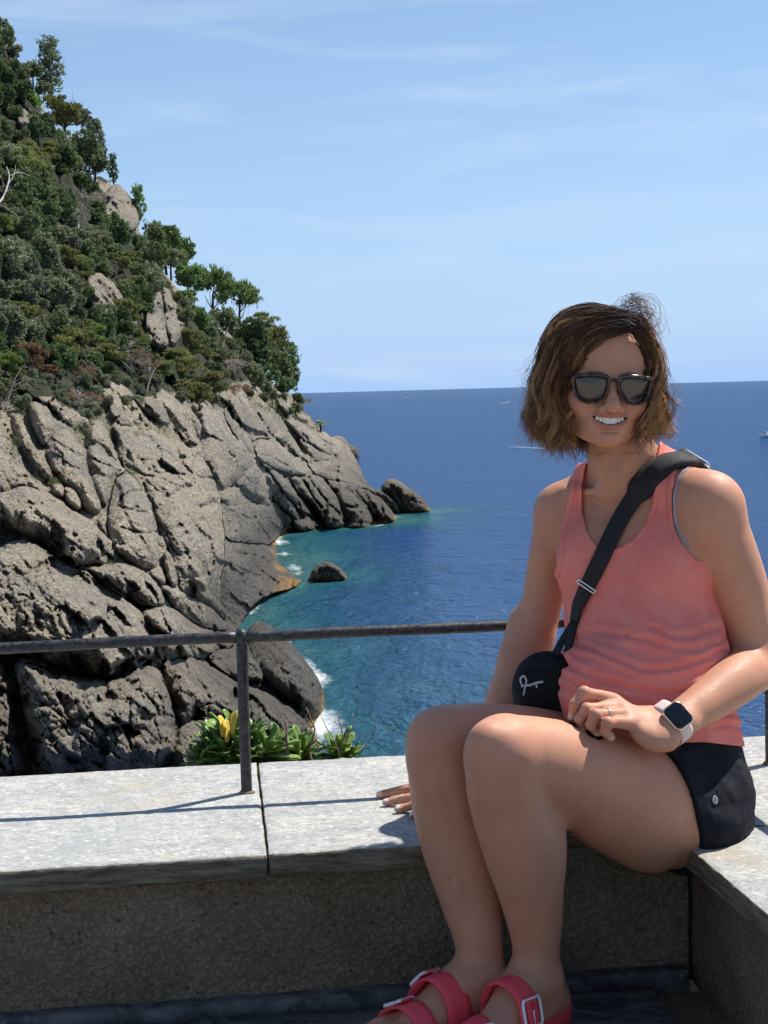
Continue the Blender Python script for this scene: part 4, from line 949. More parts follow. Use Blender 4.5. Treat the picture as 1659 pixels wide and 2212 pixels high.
def stone_top_material():
    m, t, b = material('pale gneiss', rough=.78, spec=.3); p = pos(t)
    q = t.mapv(p, (1, 1.35, 3), (0, 0, R(-6)))
    n1 = t.noise(q, 9, 7, .62, .4); n2 = t.noise(q, 48, 6, .7, .3); n3 = t.noise(t.mapv(p, (1, 2.6, 4), (0, 0, R(-10))), 130, 4, .7)
    c = t.mix(t.rng(n1, .36, .64), (.39, .39, .37), (.54, .52, .465))
    c = t.mix(t.math('MULTIPLY', t.rng(n2, .48, .60), .75), c, (.29, .305, .315))
    c = t.mix(t.math('MULTIPLY', t.rng(n3, .50, .60), .75), c, (.20, .205, .21))
    c = t.mix(t.math('MULTIPLY', t.rng(t.noise(q, 70, 4, .6), .58, .66), .6), c, (.72, .71, .67))
    c = t.mix(t.math('MULTIPLY', t.rng(t.noise(p, 3.1, 5, .6), .56, .70), .6), c, (.42, .34, .22))
    c = t.mix(t.math('MULTIPLY', t.rng(t.noise(p, 1.4, 3, .5), .5, .7), .4), c, (.40, .43, .44))
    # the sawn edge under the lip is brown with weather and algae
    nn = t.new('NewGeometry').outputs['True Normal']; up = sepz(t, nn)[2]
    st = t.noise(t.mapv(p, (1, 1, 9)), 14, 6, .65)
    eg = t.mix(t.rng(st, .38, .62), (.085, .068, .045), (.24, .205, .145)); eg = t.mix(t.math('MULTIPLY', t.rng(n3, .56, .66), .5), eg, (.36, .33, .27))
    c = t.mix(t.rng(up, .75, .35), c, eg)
    t.l.new(c, b.inputs['Base Color'])
    h = t.math('ADD', t.math('MULTIPLY', n2, 1.0), t.math('MULTIPLY', n3, .6)); t.l.new(t.bump(h, .8, .004), b.inputs['Normal'])
    return m
def dark_wall_material():
    m, t, b = material('pebbly old mortar', rough=.92, spec=.2); p = pos(t)
    n1 = t.noise(p, 6, 6, .6); n2 = t.noise(p, 90, 6, .75); wv = t.new('TexNoise', Scale=60.0, Detail=3.0); t.l.new(p, wv.inputs['Vector']); wm = t.new('VectorMath', operation='MULTIPLY_ADD'); t.l.new(wv.outputs['Color'], wm.inputs[0]); wm.inputs[1].default_value = (.018, .018, .018); t.l.new(p, wm.inputs[2]); pw = wm.outputs[0]
    v = t.new('TexVoronoi', Scale=120.0); t.l.new(pw, v.inputs['Vector']); v3 = t.new('TexVoronoi', Scale=55.0); t.l.new(pw, v3.inputs['Vector'])
    c = t.mix(t.rng(n1, .35, .65), (.39, .275, .17), (.53, .40, .27))
    c = t.mix(t.math('MULTIPLY', t.rng(t.noise(p, 4.2, 4), .54, .7), .5), c, (.27, .23, .12))
    c = t.mix(t.rng(v.outputs['Distance'], .55, .3, 0, .38), t.mix(.6, c, (.02, .017, .013)), t.mix(t.rng(sepz(t, v.outputs['Color'])[0], .6, 1, 0, .7), c, (.34, .31, .26)))
    c = t.mix(t.math('MULTIPLY', t.math('MULTIPLY', t.rng(sepz(t, v3.outputs['Color'])[1], .93, .95), t.rng(t.math('ADD', v3.outputs['Distance'], t.math('MULTIPLY', t.noise(p, 150, 2), .35)), .42, .36)), .6), c, (.26, .24, .21))
    c = t.mix(t.rng(n2, .42, .35, 0, .85), c, (.03, .025, .02))
    t.l.new(c, b.inputs['Base Color'])
    h = t.math('ADD', t.math('MULTIPLY', n2, 1.0), t.math('MULTIPLY', t.math('SUBTRACT', 1.0, v.outputs['Distance']), .8)); t.l.new(t.bump(h, .8, .006), b.inputs['Normal'])
    return m
M_STONE = stone_top_material(); M_MORTAR = dark_wall_material()
M_SLATE, t, b = material('dark slate', rough=.8, spec=.3); p = pos(t)
n1 = t.noise(t.mapv(p, (1, 2.2, 1)), 14, 7, .65, .5); c = t.mix(t.rng(n1, .38, .62), (.045, .044, .044), (.15, .145, .135)); c = t.mix(t.rng(t.noise(p, 60, 5, .7), .55, .66, 0, .5), c, (.26, .24, .2))
t.l.new(c, b.inputs['Base Color']); t.l.new(t.bump(n1, 1, .01), b.inputs['Normal'])

par = empty('parapet_wall', ST(.2, .3), 'low mortar parapet with thick pale stone slabs on top, turning the corner', 'wall')
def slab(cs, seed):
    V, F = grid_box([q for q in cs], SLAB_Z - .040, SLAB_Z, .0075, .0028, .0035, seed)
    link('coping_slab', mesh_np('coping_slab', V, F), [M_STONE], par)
IX, OX = .664, 1.274
slab([ST(-1.55, 0), ST(-.0009, 0), ST(-.0009, .608), ST(-1.55, .612)], 1.0)
slab([ST(.0009, .003), ST(OX, .003), ST(OX, .60), ST(.0009, .606)], 9.0)
rc = lambda s, t_: ST(s, t_) + Vector((.028 * t_ * 0, 0, 0))
slab([ST(IX + .05, -1.25), ST(OX + .05, -1.25), ST(OX, -.002), ST(IX, -.002)], 17.0)
slab([ST(IX + .05, -2.6), ST(OX + .05, -2.6), ST(OX + .05, -1.256), ST(IX + .05, -1.256)], 23.0)
slab([ST(-3.0, 0), ST(-1.556, 0), ST(-1.556, .61), ST(-3.0, .61)], 29.0)
def wallblk(name, cs, z0, z1, seed, step=.006, amp=.005):
    V, F = grid_box(cs, z0, z1, step, .002, amp, seed, .003); return link(name, mesh_np(name, V, F), [M_MORTAR], par)
wallblk('wall_body', [ST(-3.0, .047), ST(IX + .05, .047), ST(IX + .05, .57), ST(-3.0, .57)], -.03, SLAB_Z - .042, 3.0)
wallblk('wall_body', [ST(IX + .085, -2.6), ST(OX + .02, -2.6), ST(OX - .03, .57), ST(IX + .053, .57)], -.03, SLAB_Z - .042, 5.0, .012)
# footing under the parapet and the drop to the rocks behind it
V, F = grid_box([ST(-3.0, .015), ST(IX + .04, .015), ST(IX + .04, .2), ST(-3.0, .2)], -.05, .012, .01, .003, .005, 8.0, .004); link('footing', mesh_np('footing', V, F), [M_SLATE], par)
bm = box_bm(ST(-.5, 1.2, -3.2), (8.0, 3.4, 6.0), Matrix.Rotation(ANG, 3, 'Z')); bmesh.ops.subdivide_edges(bm, edges=bm.edges[:], cuts=3, use_grid_fill=True)
for v in bm.verts: v.co += Vector(RNG.uniform(-.05, .05, 3)) * Vector((1, 1, 0)).length * .5
bmesh.ops.translate(bm, vec=-Vd * 1.12, verts=bm.verts)
tag(link('terrace_base', bm_mesh('terrace_base', bm), [M_MORTAR]), kind='structure')

# floor of irregular slate flags with open joints
floor = empty('floor', ST(-.2, -.6, 0)); tag(floor, kind='structure')
bm = box_bm(ST(-.6, -1.5, -.045), (7.4, 3.0, .05), Matrix.Rotation(ANG, 3, 'Z')); link('joint_mortar', bm_mesh('joint_mortar', bm), [M_MORTAR], floor)
rgf = np.random.default_rng(4); s0 = -2.6
while s0 < .62:
    w_ = rgf.uniform(.22, .42); t1 = -.004; s1 = min(s0 + w_, .655)
    for row in range(4):
        h_ = rgf.uniform(.2, .34); t0 = t1 - h_; j_ = lambda: rgf.uniform(-.02, .02)
        q = [ST(s0 + .006 + j_(), t0 + .006), ST(s1 - .006, t0 + .006 + j_()), ST(s1 - .006 + j_(), t1 - .006), ST(s0 + .006, t1 - .006 + (j_() if row else 0))]
        V, F = grid_box(q, -.03, rgf.uniform(-.006, .004), .02, .003, .003, s0 * 7 + row, .005)
        link('flagstone', mesh_np('flagstone', V, F), [M_SLATE], floor); t1 = t0
    s0 = s1 + .002
    if s1 > .62: break

# sunlit paving of the square that she looks out on, behind the photographer
M_PAVE, t, b = material('pale paving', rough=.85, spec=.2); p = pos(t)
bk2 = t.new('TexBrick', Scale=1.6); t.l.new(p, bk2.inputs['Vector']); bk2.inputs['Color1'].default_value = (.62, .54, .43, 1); bk2.inputs['Color2'].default_value = (.54, .47, .37, 1); bk2.inputs['Mortar'].default_value = (.22, .19, .15, 1); bk2.inputs['Mortar Size'].default_value = .02
t.l.new(t.mix(t.rng(t.noise(p, 3, 5), .4, .65, 0, .35), bk2.outputs['Color'], (.34, .29, .22)), b.inputs['Base Color'])
bm = box_bm(ST(-2.5, -13.0, -.06), (30.0, 20.0, .08), Matrix.Rotation(ANG, 3, 'Z')); tag(link('square_paving', bm_mesh('square_paving', bm), [M_PAVE]), kind='structure')

# railing
M_IRON, t, b = material('dark painted iron', (.045, .045, .048), .42, .55); o_ = pos(t)
n = t.noise(o_, 120, 5, .65); t.l.new(t.mix(t.rng(n, .45, .7), (.035, .035, .038), (.10, .095, .09)), b.inputs['Base Color']); t.l.new(t.rng(t.noise(o_, 60, 4), .35, .65, .32, .62), b.inputs['Roughness']); t.l.new(t.bump(n, .5, .0015), b.inputs['Normal'])
railing = empty('railing', Vector((-.27, 2.707, SLAB_Z)), 'dark iron handrail on round posts along the outer edge of the parapet', 'railing')
PB, PC = Vector((-.270, 2.707, SLAB_Z)), Vector((.737, 2.816, SLAB_Z)); RD = (PC - PB).normalized(); RH = .293
def wavy(A, B, n_, a_, rg):
    P = np.array([A.lerp(B, i / (n_ - 1)) for i in range(n_)]); w = np.c_[fbm(np.c_[P * 4.1 + 3], 2), fbm(np.c_[P * 4.1 + 8], 2), fbm(np.c_[P * 3.7 + 14], 2)] * a_
    w[0] = 0; w[-1] = 0; return P + w
for A, B in ((PB - RD * 1.45, PB - RD * .004), (PB + RD * .004, PC), (PC, PC + (-Vd) * 1.4 + U * .05)):
    P = wavy(A + Vector((0, 0, RH)), B + Vector((0, 0, RH + (.0 if A == PB else 0))), 60, .0022, RNG)
    P[:, 2] -= .0
    V, F = tube(P, .0106 * (1 + .03 * fbm(P * 22, 2)), 20); link('handrail', mesh_np('handrail', V, F), [M_IRON], railing)
for k, q in enumerate((PB - RD * 1.4, PB, PC, PC - Vd * 1.25 + U * .04)):
    top = q + Vector((0, 0, RH - .006)); P = wavy(q - Vector((0, 0, .02)), top, 24, .0016, RNG)
    V, F = tube(P, np.r_[np.full(20, .0103), np.full(4, .0103)] * (1 + .03 * fbm(P * 25, 2)), 18); link('post', mesh_np('post', V, F), [M_IRON], railing)
    bm = bmesh.new(); bmesh.ops.create_uvsphere(bm, u_segments=20, v_segments=14, radius=.0142)
    for v in bm.verts: v.co = Vector((v.co.x * .95, v.co.y, v.co.z * 1.15)) * (1 + .08 * float(pnoise(np.array([v.co[:]]) * 160 + k)[0]))
    bmesh.ops.translate(bm, vec=q + Vector((0, 0, RH - .001)), verts=bm.verts); link('weld_joint', bm_mesh('weld_joint', bm, True), [M_IRON], railing)
    bm = bmesh.new(); bmesh.ops.create_cone(bm, cap_ends=True, segments=20, radius1=.0155, radius2=.0118, depth=.004)
    bmesh.ops.translate(bm, vec=q + Vector((0, 0, .002)), verts=bm.verts); link('post_seal', bm_mesh('post_seal', bm, True), [M_MORTAR], railing)

# leathery shrub that looks over the wall
M_PAD, t, b = material('thick glossy leaves', rough=.38, spec=.4); ob = t.new('ObjectInfo').outputs['Random']; oc = objc(t)
c = t.ramp(ob, [(0, (.075, .155, .028)), (.35, (.14, .26, .045)), (.7, (.22, .36, .07)), (1, (.33, .44, .12))])
ax = sepz(t, oc); rib = t.rng(t.math('ABSOLUTE', ax[0]), 0, .0022, .8, 0); c = t.mix(rib, c, (.30, .38, .14)); c = t.mix(t.rng(t.noise(oc, 90, 3), .5, .7, 0, .35), c, (.04, .09, .02))
t.l.new(c, b.inputs['Base Color']); tr = t.new('BsdfTranslucent'); t.l.new(c, tr.inputs[0]); ms = t.new('MixShader'); ms.inputs[0].default_value = .22
t.l.new(b.outputs[0], ms.inputs[1]); t.l.new(tr.outputs[0], ms.inputs[2]); t.l.new(ms.outputs[0], t.n['Material Output'].inputs[0])
M_YEL = plain('yellowed leaf', (.62, .42, .03), .45, var=.2, scale=90, bump=.1)
def paddle(L=.06, W=.011, seed=0):
    rg = np.random.default_rng(seed); n_, m_ = 9, 5; V = []
    for i in range(n_):
        u = i / (n_ - 1); w = W * (.32 + .9 * u ** .8) * (1 if u < .8 else math.sqrt(max(0.02, 1 - ((u - .8) / .205) ** 2)))
        for j in range(m_):
            a = (j / (m_ - 1) - .5) * 2; V.append([a * w, L * u, .0045 * (a * a) * (1 - .4 * u) - .010 * u * u + .002])
        for j in range(m_ - 2, 0, -1):
            a = (j / (m_ - 1) - .5) * 2; V.append([a * w * .96, L * u, .0045 * (a * a) - .010 * u * u - .0008])
    k = 2 * m_ - 2; F = []
    for i in range(n_ - 1):
        for j in range(k):
            a0, a1 = i * k + j, i * k + (j + 1) % k; F.append([a0, a1, a1 + k, a0 + k])
    F2 = [list(range(k))[::-1], [(n_ - 1) * k + j for j in range(k)]]
    me = bpy.data.meshes.new('leaf'); me.from_pydata([list(v) for v in V], [], F + F2); me.update(); me.polygons.foreach_set('use_smooth', np.full(len(me.polygons), True)); return me
LEAVES = [paddle(.062, .0105, 1), paddle(.070, .0120, 2), paddle(.055, .0108, 3)]
for m_ in LEAVES: m_.materials.append(M_PAD)
YLEAF = paddle(.05, .010, 5); YLEAF.materials.append(M_YEL)
def plant(cx, cy, Yd, heads, label, rs=7):
    rg = np.random.default_rng(rs); base = Vector(PY(cx, cy, Yd)); base.z -= .25
    root = empty('leathery_shrub', base, label, 'shrub')
    for (hx, hy, dY, n_, rr, lean) in heads:
        hc = Vector(PY(hx, hy, Yd + dY)); V, F = tube(spline([base + Vector((0, 0, 0)), base.lerp(hc, .6) + Vector((0, 0, -.02)), hc], 6), np.linspace(.007, .004, 6), 6)
        link('stem', mesh_np('stem', V, F), [M_BARK], root)
        for i in range(n_):
            a = i * 2.399 + rg.uniform(-.2, .2); e = R(78) - (i / n_) ** .8 * R(95) + rg.uniform(-.12, .12)
            d = Vector((math.cos(a) * math.cos(e), math.sin(a) * math.cos(e), math.sin(e))) + Vector((lean, 0, 0)); d.normalize()
            o = bpy.data.objects.new('leaf', LEAVES[rg.integers(3)]); COL.objects.link(o); o.parent = root
            o.location = hc - root.location + d * rr * .12 - Vector((0, 0, .022 * i / n_)); s = rg.uniform(.75, 1.1) * rr / .06
            o.rotation_mode = 'QUATERNION'; o.rotation_quaternion = d.to_track_quat('Y', 'Z'); o.scale = (s, s, s)
    return root
M1 = plant(500, 1640, 3.16, [(500,1598,0,34,.060,0),(470,1606,.03,26,.055,-.2),(540,1600,.02,28,.055,.1),(520,1620,-.03,28,.055,.2),(455,1628,.0,24,.045,-.2),(432,1640,-.01,20,.04,-.2),(575,1628,-.03,22,.062,.5),(485,1632,-.04,24,.05,-.1),(548,1638,-.03,20,.05,.3),(500,1575,.03,16,.04,0)], 'large bright green shrub with paddle leaves and two yellowed leaves behind the left post')
for yx, yy, rz_ in ((487, 1592, .5), (505, 1575, -.3), (478, 1580, .9)):
    o = bpy.data.objects.new('leaf', YLEAF); COL.objects.link(o); o.parent = M1; o.location = Vector(PY(yx, yy + 12, 3.095)) - M1.location; o.rotation_euler = (R(72), rz_ * .5, rz_); tag(o, 'yellowed leaf')
plant(620, 1640, 3.22, [(600,1632,0,22,.055,.1),(628,1636,.03,22,.05,0),(655,1630,0,22,.055,0),(585,1634,.05,18,.05,0),(645,1640,-.02,18,.05,-.1)], 'dark green paddle leaved shrub around the broken twig, middle of the three', 9)
plant(735, 1640, 3.22, [(722,1630,0,20,.048,0),(745,1630,.02,20,.048,0),(735,1622,.03,12,.045,0),(762,1634,.02,10,.04,.1)], 'small paddle leaved shrub showing alone against the sea', 12)
M_TWIG = plain('dry twig bark', (.235, .165, .12), .9, scale=80, var=.4, bump=.5)
def twigs(label, Yd, lines):
    base = Vector(PY(*lines[0][0][0], Yd)); root = empty('bare_twig', base, label, 'twig')
    for i, (pts, r) in enumerate(lines):
        P = spline([PY(x, y, Yd + .004 * k) for k, (x, y) in enumerate(pts)], 14); P = P + np.c_[fbm(P * 60 + i, 2), fbm(P * 60 + 9, 2) * .3, fbm(P * 60 + 5 + i, 2)] * .0025
        V, F = tube(P, np.linspace(r, r * .55, 14), 7); link('stalk' if i == 0 else 'side_twig', mesh_np('twig', V, F), [M_TWIG], root)
twigs('thick broken brown stalk standing between the shrub heads', 3.10, [([(622,1650),(620,1610),(619,1580),(616,1556)], .0042), ([(619,1585),(612,1572),(610,1566)], .0015)])
twigs('tall crooked pale twig rising right of the broken stalk', 3.12, [([(676,1650),(668,1620),(680,1580),(672,1555),(663,1528)], .0024), ([(678,1600),(690,1615),(692,1640)], .0014), ([(676,1585),(660,1570),(648,1556)], .0011), ([(671,1560),(662,1550),(664,1535)], .0010)])
twigs('dark thin forked twigs standing against the water', 3.14, [([(735,1640),(722,1600),(704,1570),(692,1545)], .0013), ([(735,1622),(740,1590),(733,1560),(731,1545)], .0014), ([(740,1600),(752,1585),(764,1562),(758,1540)], .0012), ([(745,1600),(738,1580),(736,1570)], .0009)])
twigs('curved dark twig bending to the right, last of the twigs', 3.14, [([(772,1640),(788,1612),(804,1590),(810,1570),(808,1548)], .0013), ([(788,1612),(782,1624),(776,1630)], .0009)])

# boats
M_HULL = plain('white boat paint', (.78, .79, .8), .35, scale=4, var=.05, bump=.05); M_BDK = plain('dark boat parts', (.05, .06, .08), .4, bump=.1)
def boat(px, py, L, head, label, cabin=True):
    p = PZ(px, py, SEA_Z); root = empty('motor_boat', Vector((p[0], p[1], SEA_Z)), label, 'boat'); root.rotation_euler = (0, 0, head); root.scale = (L, L, L)
    secs = []; n_ = 12
    for i in range(n_):
        u = i / (n_ - 1); w = .17 * (1 - max(0, (u - .45) / .55) ** 2.2) + .001; zt = .11 + .07 * u ** 2; zb = -.03 + .10 * max(0, (u - .7) / .3) ** 2
        secs.append([[u - .5, -w, zt], [u - .5, -w * .8, (zt + zb) / 2], [u - .5, 0, zb], [u - .5, w * .8, (zt + zb) / 2], [u - .5, w, zt], [u - .5, w * .85, zt - .02], [u - .5, -w * .85, zt - .02]])
    V = np.array(secs).reshape(-1, 3); F = [[i * 7 + j, i * 7 + (j + 1) % 7, (i + 1) * 7 + (j + 1) % 7, (i + 1) * 7 + j] for i in range(n_ - 1) for j in range(7)] + [list(range(7))[::-1], [7 * (n_ - 1) + j for j in range(7)]]
    link('hull', mesh_np('hull', V, F, False), [M_HULL], root, (0, 0, 0))
    bm = box_bm((-.02, 0, .19), (.3, .2, .12), bevel=.02)
    for v in bm.verts:
        if v.co.z > .2: v.co.x -= .05; v.co.y *= .85
    link('cabin', bm_mesh('cabin', bm), [M_HULL], root, (0, 0, 0)); link('windscreen', bm_mesh('windscreen', box_bm((.125, 0, .2), (.02, .19, .07), Matrix.Rotation(-.6, 3, 'Y'), .004)), [M_BDK], root, (0, 0, 0))
    link('canopy', bm_mesh('canopy', box_bm((-.22, 0, .27), (.22, .2, .012), None, .004)), [M_BDK], root, (0, 0, 0))
    for sx_ in (-.31, -.14):
        for sy_ in (-.09, .09): V, F = tube([[sx_, sy_, .11], [sx_, sy_, .27]], .005, 6); link('pole', mesh_np('pole', V, F), [M_BDK], root, (0, 0, 0))
    return root
boat(1658, 944, 6.5, R(200), 'white motor boat on the sea, cut by the right edge of the picture')
boat(881, 860.5, 13, R(20), 'tiny dark looking boat near the horizon left of the woman')
boat(1097, 871, 9, R(10), 'tiny motor boat with a white wake close to the woman hair')
M_WAKE, t, b = material('wake foam', (.20, .28, .38), .7)
def wake(px0, py0, px1, py1, w, label):
    a, c_ = PZ(px0, py0, SEA_Z), PZ(px1, py1, SEA_Z); d = (c_ - a)[:2]; L = np.hypot(*d); d /= L; nrm = np.array([-d[1], d[0]]); V, F = [], []
    n_ = 40
    for i in range(n_):
        u = i / (n_ - 1); ww = w * (.4 + u) * (.5 + .5 * float(pnoise(np.array([[i * .7, py0, 0]]))[0]) + .3) ; q = a[:2] + d * L * u
        for s_, zz in ((-1, .02), (0, .22), (1, .02)): V.append([*(q + nrm * ww * s_), SEA_Z + zz])
    F = [[i * 3 + j, i * 3 + j + 1, i * 3 + j + 4, i * 3 + j + 3] for i in range(n_ - 1) for j in range(2)]
    tag(link('wake', mesh_np('wake', np.array(V), F), [M_WAKE]), label, 'wake', kind='stuff')
wake(1102, 871.5, 1082, 871, 2.2, 'white wake behind the tiny boat left of the woman hair')
wake(1100, 966, 1186, 970, .5, 'long thin wake line on the sea behind the woman hair')
# ================================================================ THE WOMAN: implicit modelling, one continuous body
import openvdb as vdb
def vP(x, y, Y): return np.array(PY(x, y, Y + (.09 * min(1, max(0, (1480 - y) / 230.)) if Y > 2.33 or y < 1300 else 0)))   # she leans back a little

class Field:
    """signed distance on a regular lattice (metres)"""
    def __init__(s, lo, hi, h):
        s.h = h; s.lo = np.floor(np.array(lo) / h) * h; s.n = np.ceil((np.array(hi) - s.lo) / h).astype(int) + 1
        s.D = np.full(s.n, .06, np.float32)
    def region(s, lo, hi):
        a = np.clip(np.floor((np.array(lo) - s.lo) / s.h).astype(int), 0, s.n); b = np.clip(np.ceil((np.array(hi) - s.lo) / s.h).astype(int) + 1, 0, s.n)
        return tuple(slice(i, j) for i, j in zip(a, b))
    def pts(s, sl):
        ax = [s.lo[i] + s.h * np.arange(sl[i].start, sl[i].stop) for i in range(3)]
        return np.stack(np.meshgrid(*ax, indexing='ij'), -1).astype(np.float32)
    def add(s, prim, k=.01, op='add'):
        fn, lo, hi = prim; m = k + .012
        sl = s.region(np.array(lo) - m, np.array(hi) + m)
        if any(q.stop <= q.start for q in sl): return s
        d = fn(s.pts(sl)).astype(np.float32); D = s.D[sl]
        if op == 'add':
            h_ = np.maximum(k - np.abs(D - d), 0) / k if k > 0 else 0; s.D[sl] = np.minimum(D, d) - (h_ * h_ * k * .25 if k > 0 else 0)
        elif op == 'sub':
            d = -d; h_ = np.maximum(k - np.abs(D - d), 0) / k; s.D[sl] = np.maximum(D, d) + h_ * h_ * k * .25
        return s
    def sample(s, P):
        q = (np.asarray(P) - s.lo) / s.h; q = np.clip(q, 0, s.n - 1.001); i = q.astype(int); f = q - i; o = 0
        for dx in (0, 1):
            for dy in (0, 1):
                for dz in (0, 1):
                    w = np.abs(1 - dx - f[..., 0]) * np.abs(1 - dy - f[..., 1]) * np.abs(1 - dz - f[..., 2]); o = o + w * s.D[i[..., 0] + dx, i[..., 1] + dy, i[..., 2] + dz]
        return o
    def grad(s, P, e=.004):
        g = np.stack([s.sample(P + np.eye(3)[i] * e) - s.sample(P - np.eye(3)[i] * e) for i in range(3)], -1); return g / (np.linalg.norm(g, axis=-1, keepdims=True) + 1e-9)
    def mesh(s, iso=0.0):
        g = vdb.FloatGrid(background=.02); g.copyFromArray(np.clip(s.D, -.02, .02)); P, T, Q = g.convertToPolygons(isovalue=iso, adaptivity=0.0)
        V = P * s.h + s.lo; F = np.asarray(Q, int)
        a, b_, c = V[F[:, 0]], V[F[:, 1]], V[F[:, 2]]
        if (np.cross(b_ - a, c - a) * a).sum() < 0: F = F[:, ::-1]
        return V, F
    def hit(s, x, y, Y0=1.9, Y1=2.9, iso=0.0):
        Y = np.arange(Y0, Y1, .002); P = np.array([PY(x, y, q) for q in (Y0, Y1)]); u = ((Y - Y0) / (Y1 - Y0))[:, None]; Q = P[0] * (1 - u) + P[1] * u
        d = s.sample(Q) - iso; k = np.argmax(d < 0)
        return Q[k] if d[k] < 0 else None

def _bb(P, r): P = np.asarray(P); return P.min(0) - r, P.max(0) + r
def limb(P, Rr, flat=None, n=26, wdir=None):
    """tapered tube through points P with radii Rr; flat scales the radius across wdir"""
    P = np.asarray(P, float); Rr = np.asarray(Rr, float)
    C = spline(P, n) if len(P) > 2 else np.linspace(P[0], P[1], max(2, n // 2))
    r = spline(np.c_[Rr, Rr, Rr], len(C))[:, 0] if len(P) > 2 else np.linspace(Rr[0], Rr[1], len(C))
    def fn(X):
        out = np.full(X.shape[:-1], .06, np.float32); Xf = X; ax = (X[:, 0, 0, 0], X[0, :, 0, 1], X[0, 0, :, 2]) if X.ndim == 4 else None
        for i in range(len(C) - 1):
            a, ab = C[i].astype(np.float32), (C[i + 1] - C[i]).astype(np.float32); L = float(ab @ ab) + 1e-12
            if ax is not None:
                m_ = max(r[i], r[i + 1]) * max(1, flat or 1) + .05; lo_ = np.minimum(C[i], C[i + 1]) - m_; hi_ = np.maximum(C[i], C[i + 1]) + m_
                sl = tuple(slice(*np.searchsorted(ax[j], (lo_[j], hi_[j]))) for j in range(3)); X = Xf[sl]
                if X.size == 0: continue
            q = X - a; t = np.clip(q @ ab / L, 0, 1); rr = r[i] + (r[i + 1] - r[i]) * t; q = q - t[..., None] * ab
            if flat is None: d = np.sqrt((q * q).sum(-1)) - rr
            else:
                w = np.asarray(wdir, np.float32); cw = q @ w; q2 = (q * q).sum(-1) - cw * cw; k = np.sqrt(np.maximum(q2, 0) + (cw / flat) ** 2); d = (k - rr) * (1.0 if flat > 1 else .9)
            if ax is not None: out[sl] = np.minimum(out[sl], d)
            else: out = np.minimum(out, d)
        return out
    lo, hi = _bb(C, r.max() * max(1, flat or 1)); return fn, lo, hi
def ell(c, r, M=None):
    c = np.asarray(c, float); r = np.asarray(r, float); M = np.eye(3) if M is None else np.asarray(M, float)   # rows of M: local axes
    def fn(X):
        q = (X - c.astype(np.float32)) @ M.T.astype(np.float32); k = np.sqrt(((q / r) ** 2).sum(-1)); g = np.sqrt(((q / r ** 2) ** 2).sum(-1)) + 1e-6
        return k * (k - 1) / g
    e = np.sqrt(((M.T * r) ** 2).sum(1)); return fn, c - e, c + e
def sections(S, n=26):
    """trunk: stacked ellipses. S rows: centre(3), facing angle, half width, half depth"""
    S = np.array([np.r_[s[0], s[1:]] for s in S], float); T = spline_nd(S, n)
    def fn(X):
        out = np.full(X.shape[:-1], 9., np.float32)
        for i in range(len(T) - 1):
            a, b_ = T[i], T[i + 1]; ab = b_[:3] - a[:3]; L = ab @ ab; q = X - a[:3].astype(np.float32); t = np.clip(q @ ab.astype(np.float32) / L, 0, 1)
            ph, A, B = (a[j] + (b_[j] - a[j]) * t for j in (3, 4, 5)); q = q - t[..., None] * ab.astype(np.float32)
            l = q[..., 0] * np.cos(ph) - q[..., 1] * np.sin(ph); f = -q[..., 0] * np.sin(ph) - q[..., 1] * np.cos(ph); ax = q[..., 2]
            m = np.minimum(A, B); k = np.sqrt((l / A) ** 2 + (f / B) ** 2 + (ax / m) ** 2); g = np.sqrt((l / A ** 2) ** 2 + (f / B ** 2) ** 2 + (ax / m ** 2) ** 2) + 1e-6
            out = np.minimum(out, k * (k - 1) / g)
        return out
    lo, hi = _bb(T[:, :3], T[:, 4].max()); return fn, lo, hi
def spline_nd(P, n):
    P = np.asarray(P, float); Q = np.vstack([2 * P[0] - P[1], P, 2 * P[-1] - P[-2]]); out = []
    for x in np.linspace(0, len(P) - 1 - 1e-9, n):
        i = int(x); t = x - i; a, b_, c, d = Q[i:i + 4]; out.append(.5 * ((2 * b_) + (c - a) * t + (2 * a - 5 * b_ + 4 * c - d) * t * t + (3 * b_ - a - 3 * c + d) * t ** 3))
    return np.array(out)

HB = .0034
# ---------------------------------------------------------------- trunk
TR = Field((.12, 2.22, .18), (.76, 2.80, .93), HB)
f32 = R(32)
TR.add(sections([(vP(1432,1720,2.50), R(50), .146, .118), (vP(1420,1630,2.50), R(48), .140, .110), (vP(1393,1500,2.485), R(42), .138, .112), (vP(1392,1395,2.48), R(38), .138, .106), (vP(1384,1290,2.485), R(34), .135, .108), (vP(1380,1190,2.495), R(32), .142, .108), (vP(1388,1110,2.505), R(31), .140, .088), (vP(1392,1060,2.51), R(31), .118, .068), (vP(1388,1030,2.51), R(31), .075, .055)]), .02)
TR.add(ell(vP(1482,1752,2.42), (.088, .12, .085)), .05); TR.add(ell(vP(1430,1735,2.62), (.095, .11, .09)), .05)        # seat
TR.add(ell(vP(1305,1490,2.42), (.066, .058, .062)), .05)                                                                     # belly
chf = np.array([-math.sin(f32), -math.cos(f32), 0]); chl = np.array([math.cos(f32), -math.sin(f32), 0])
for (cx, cy, cY) in ((1452,1225,2.395), (1278,1212,2.455)):
    TR.add(ell(vP(cx, cy, cY), (.058, .052, .056), np.array([chl, chf, [0, 0, 1]])), .045)
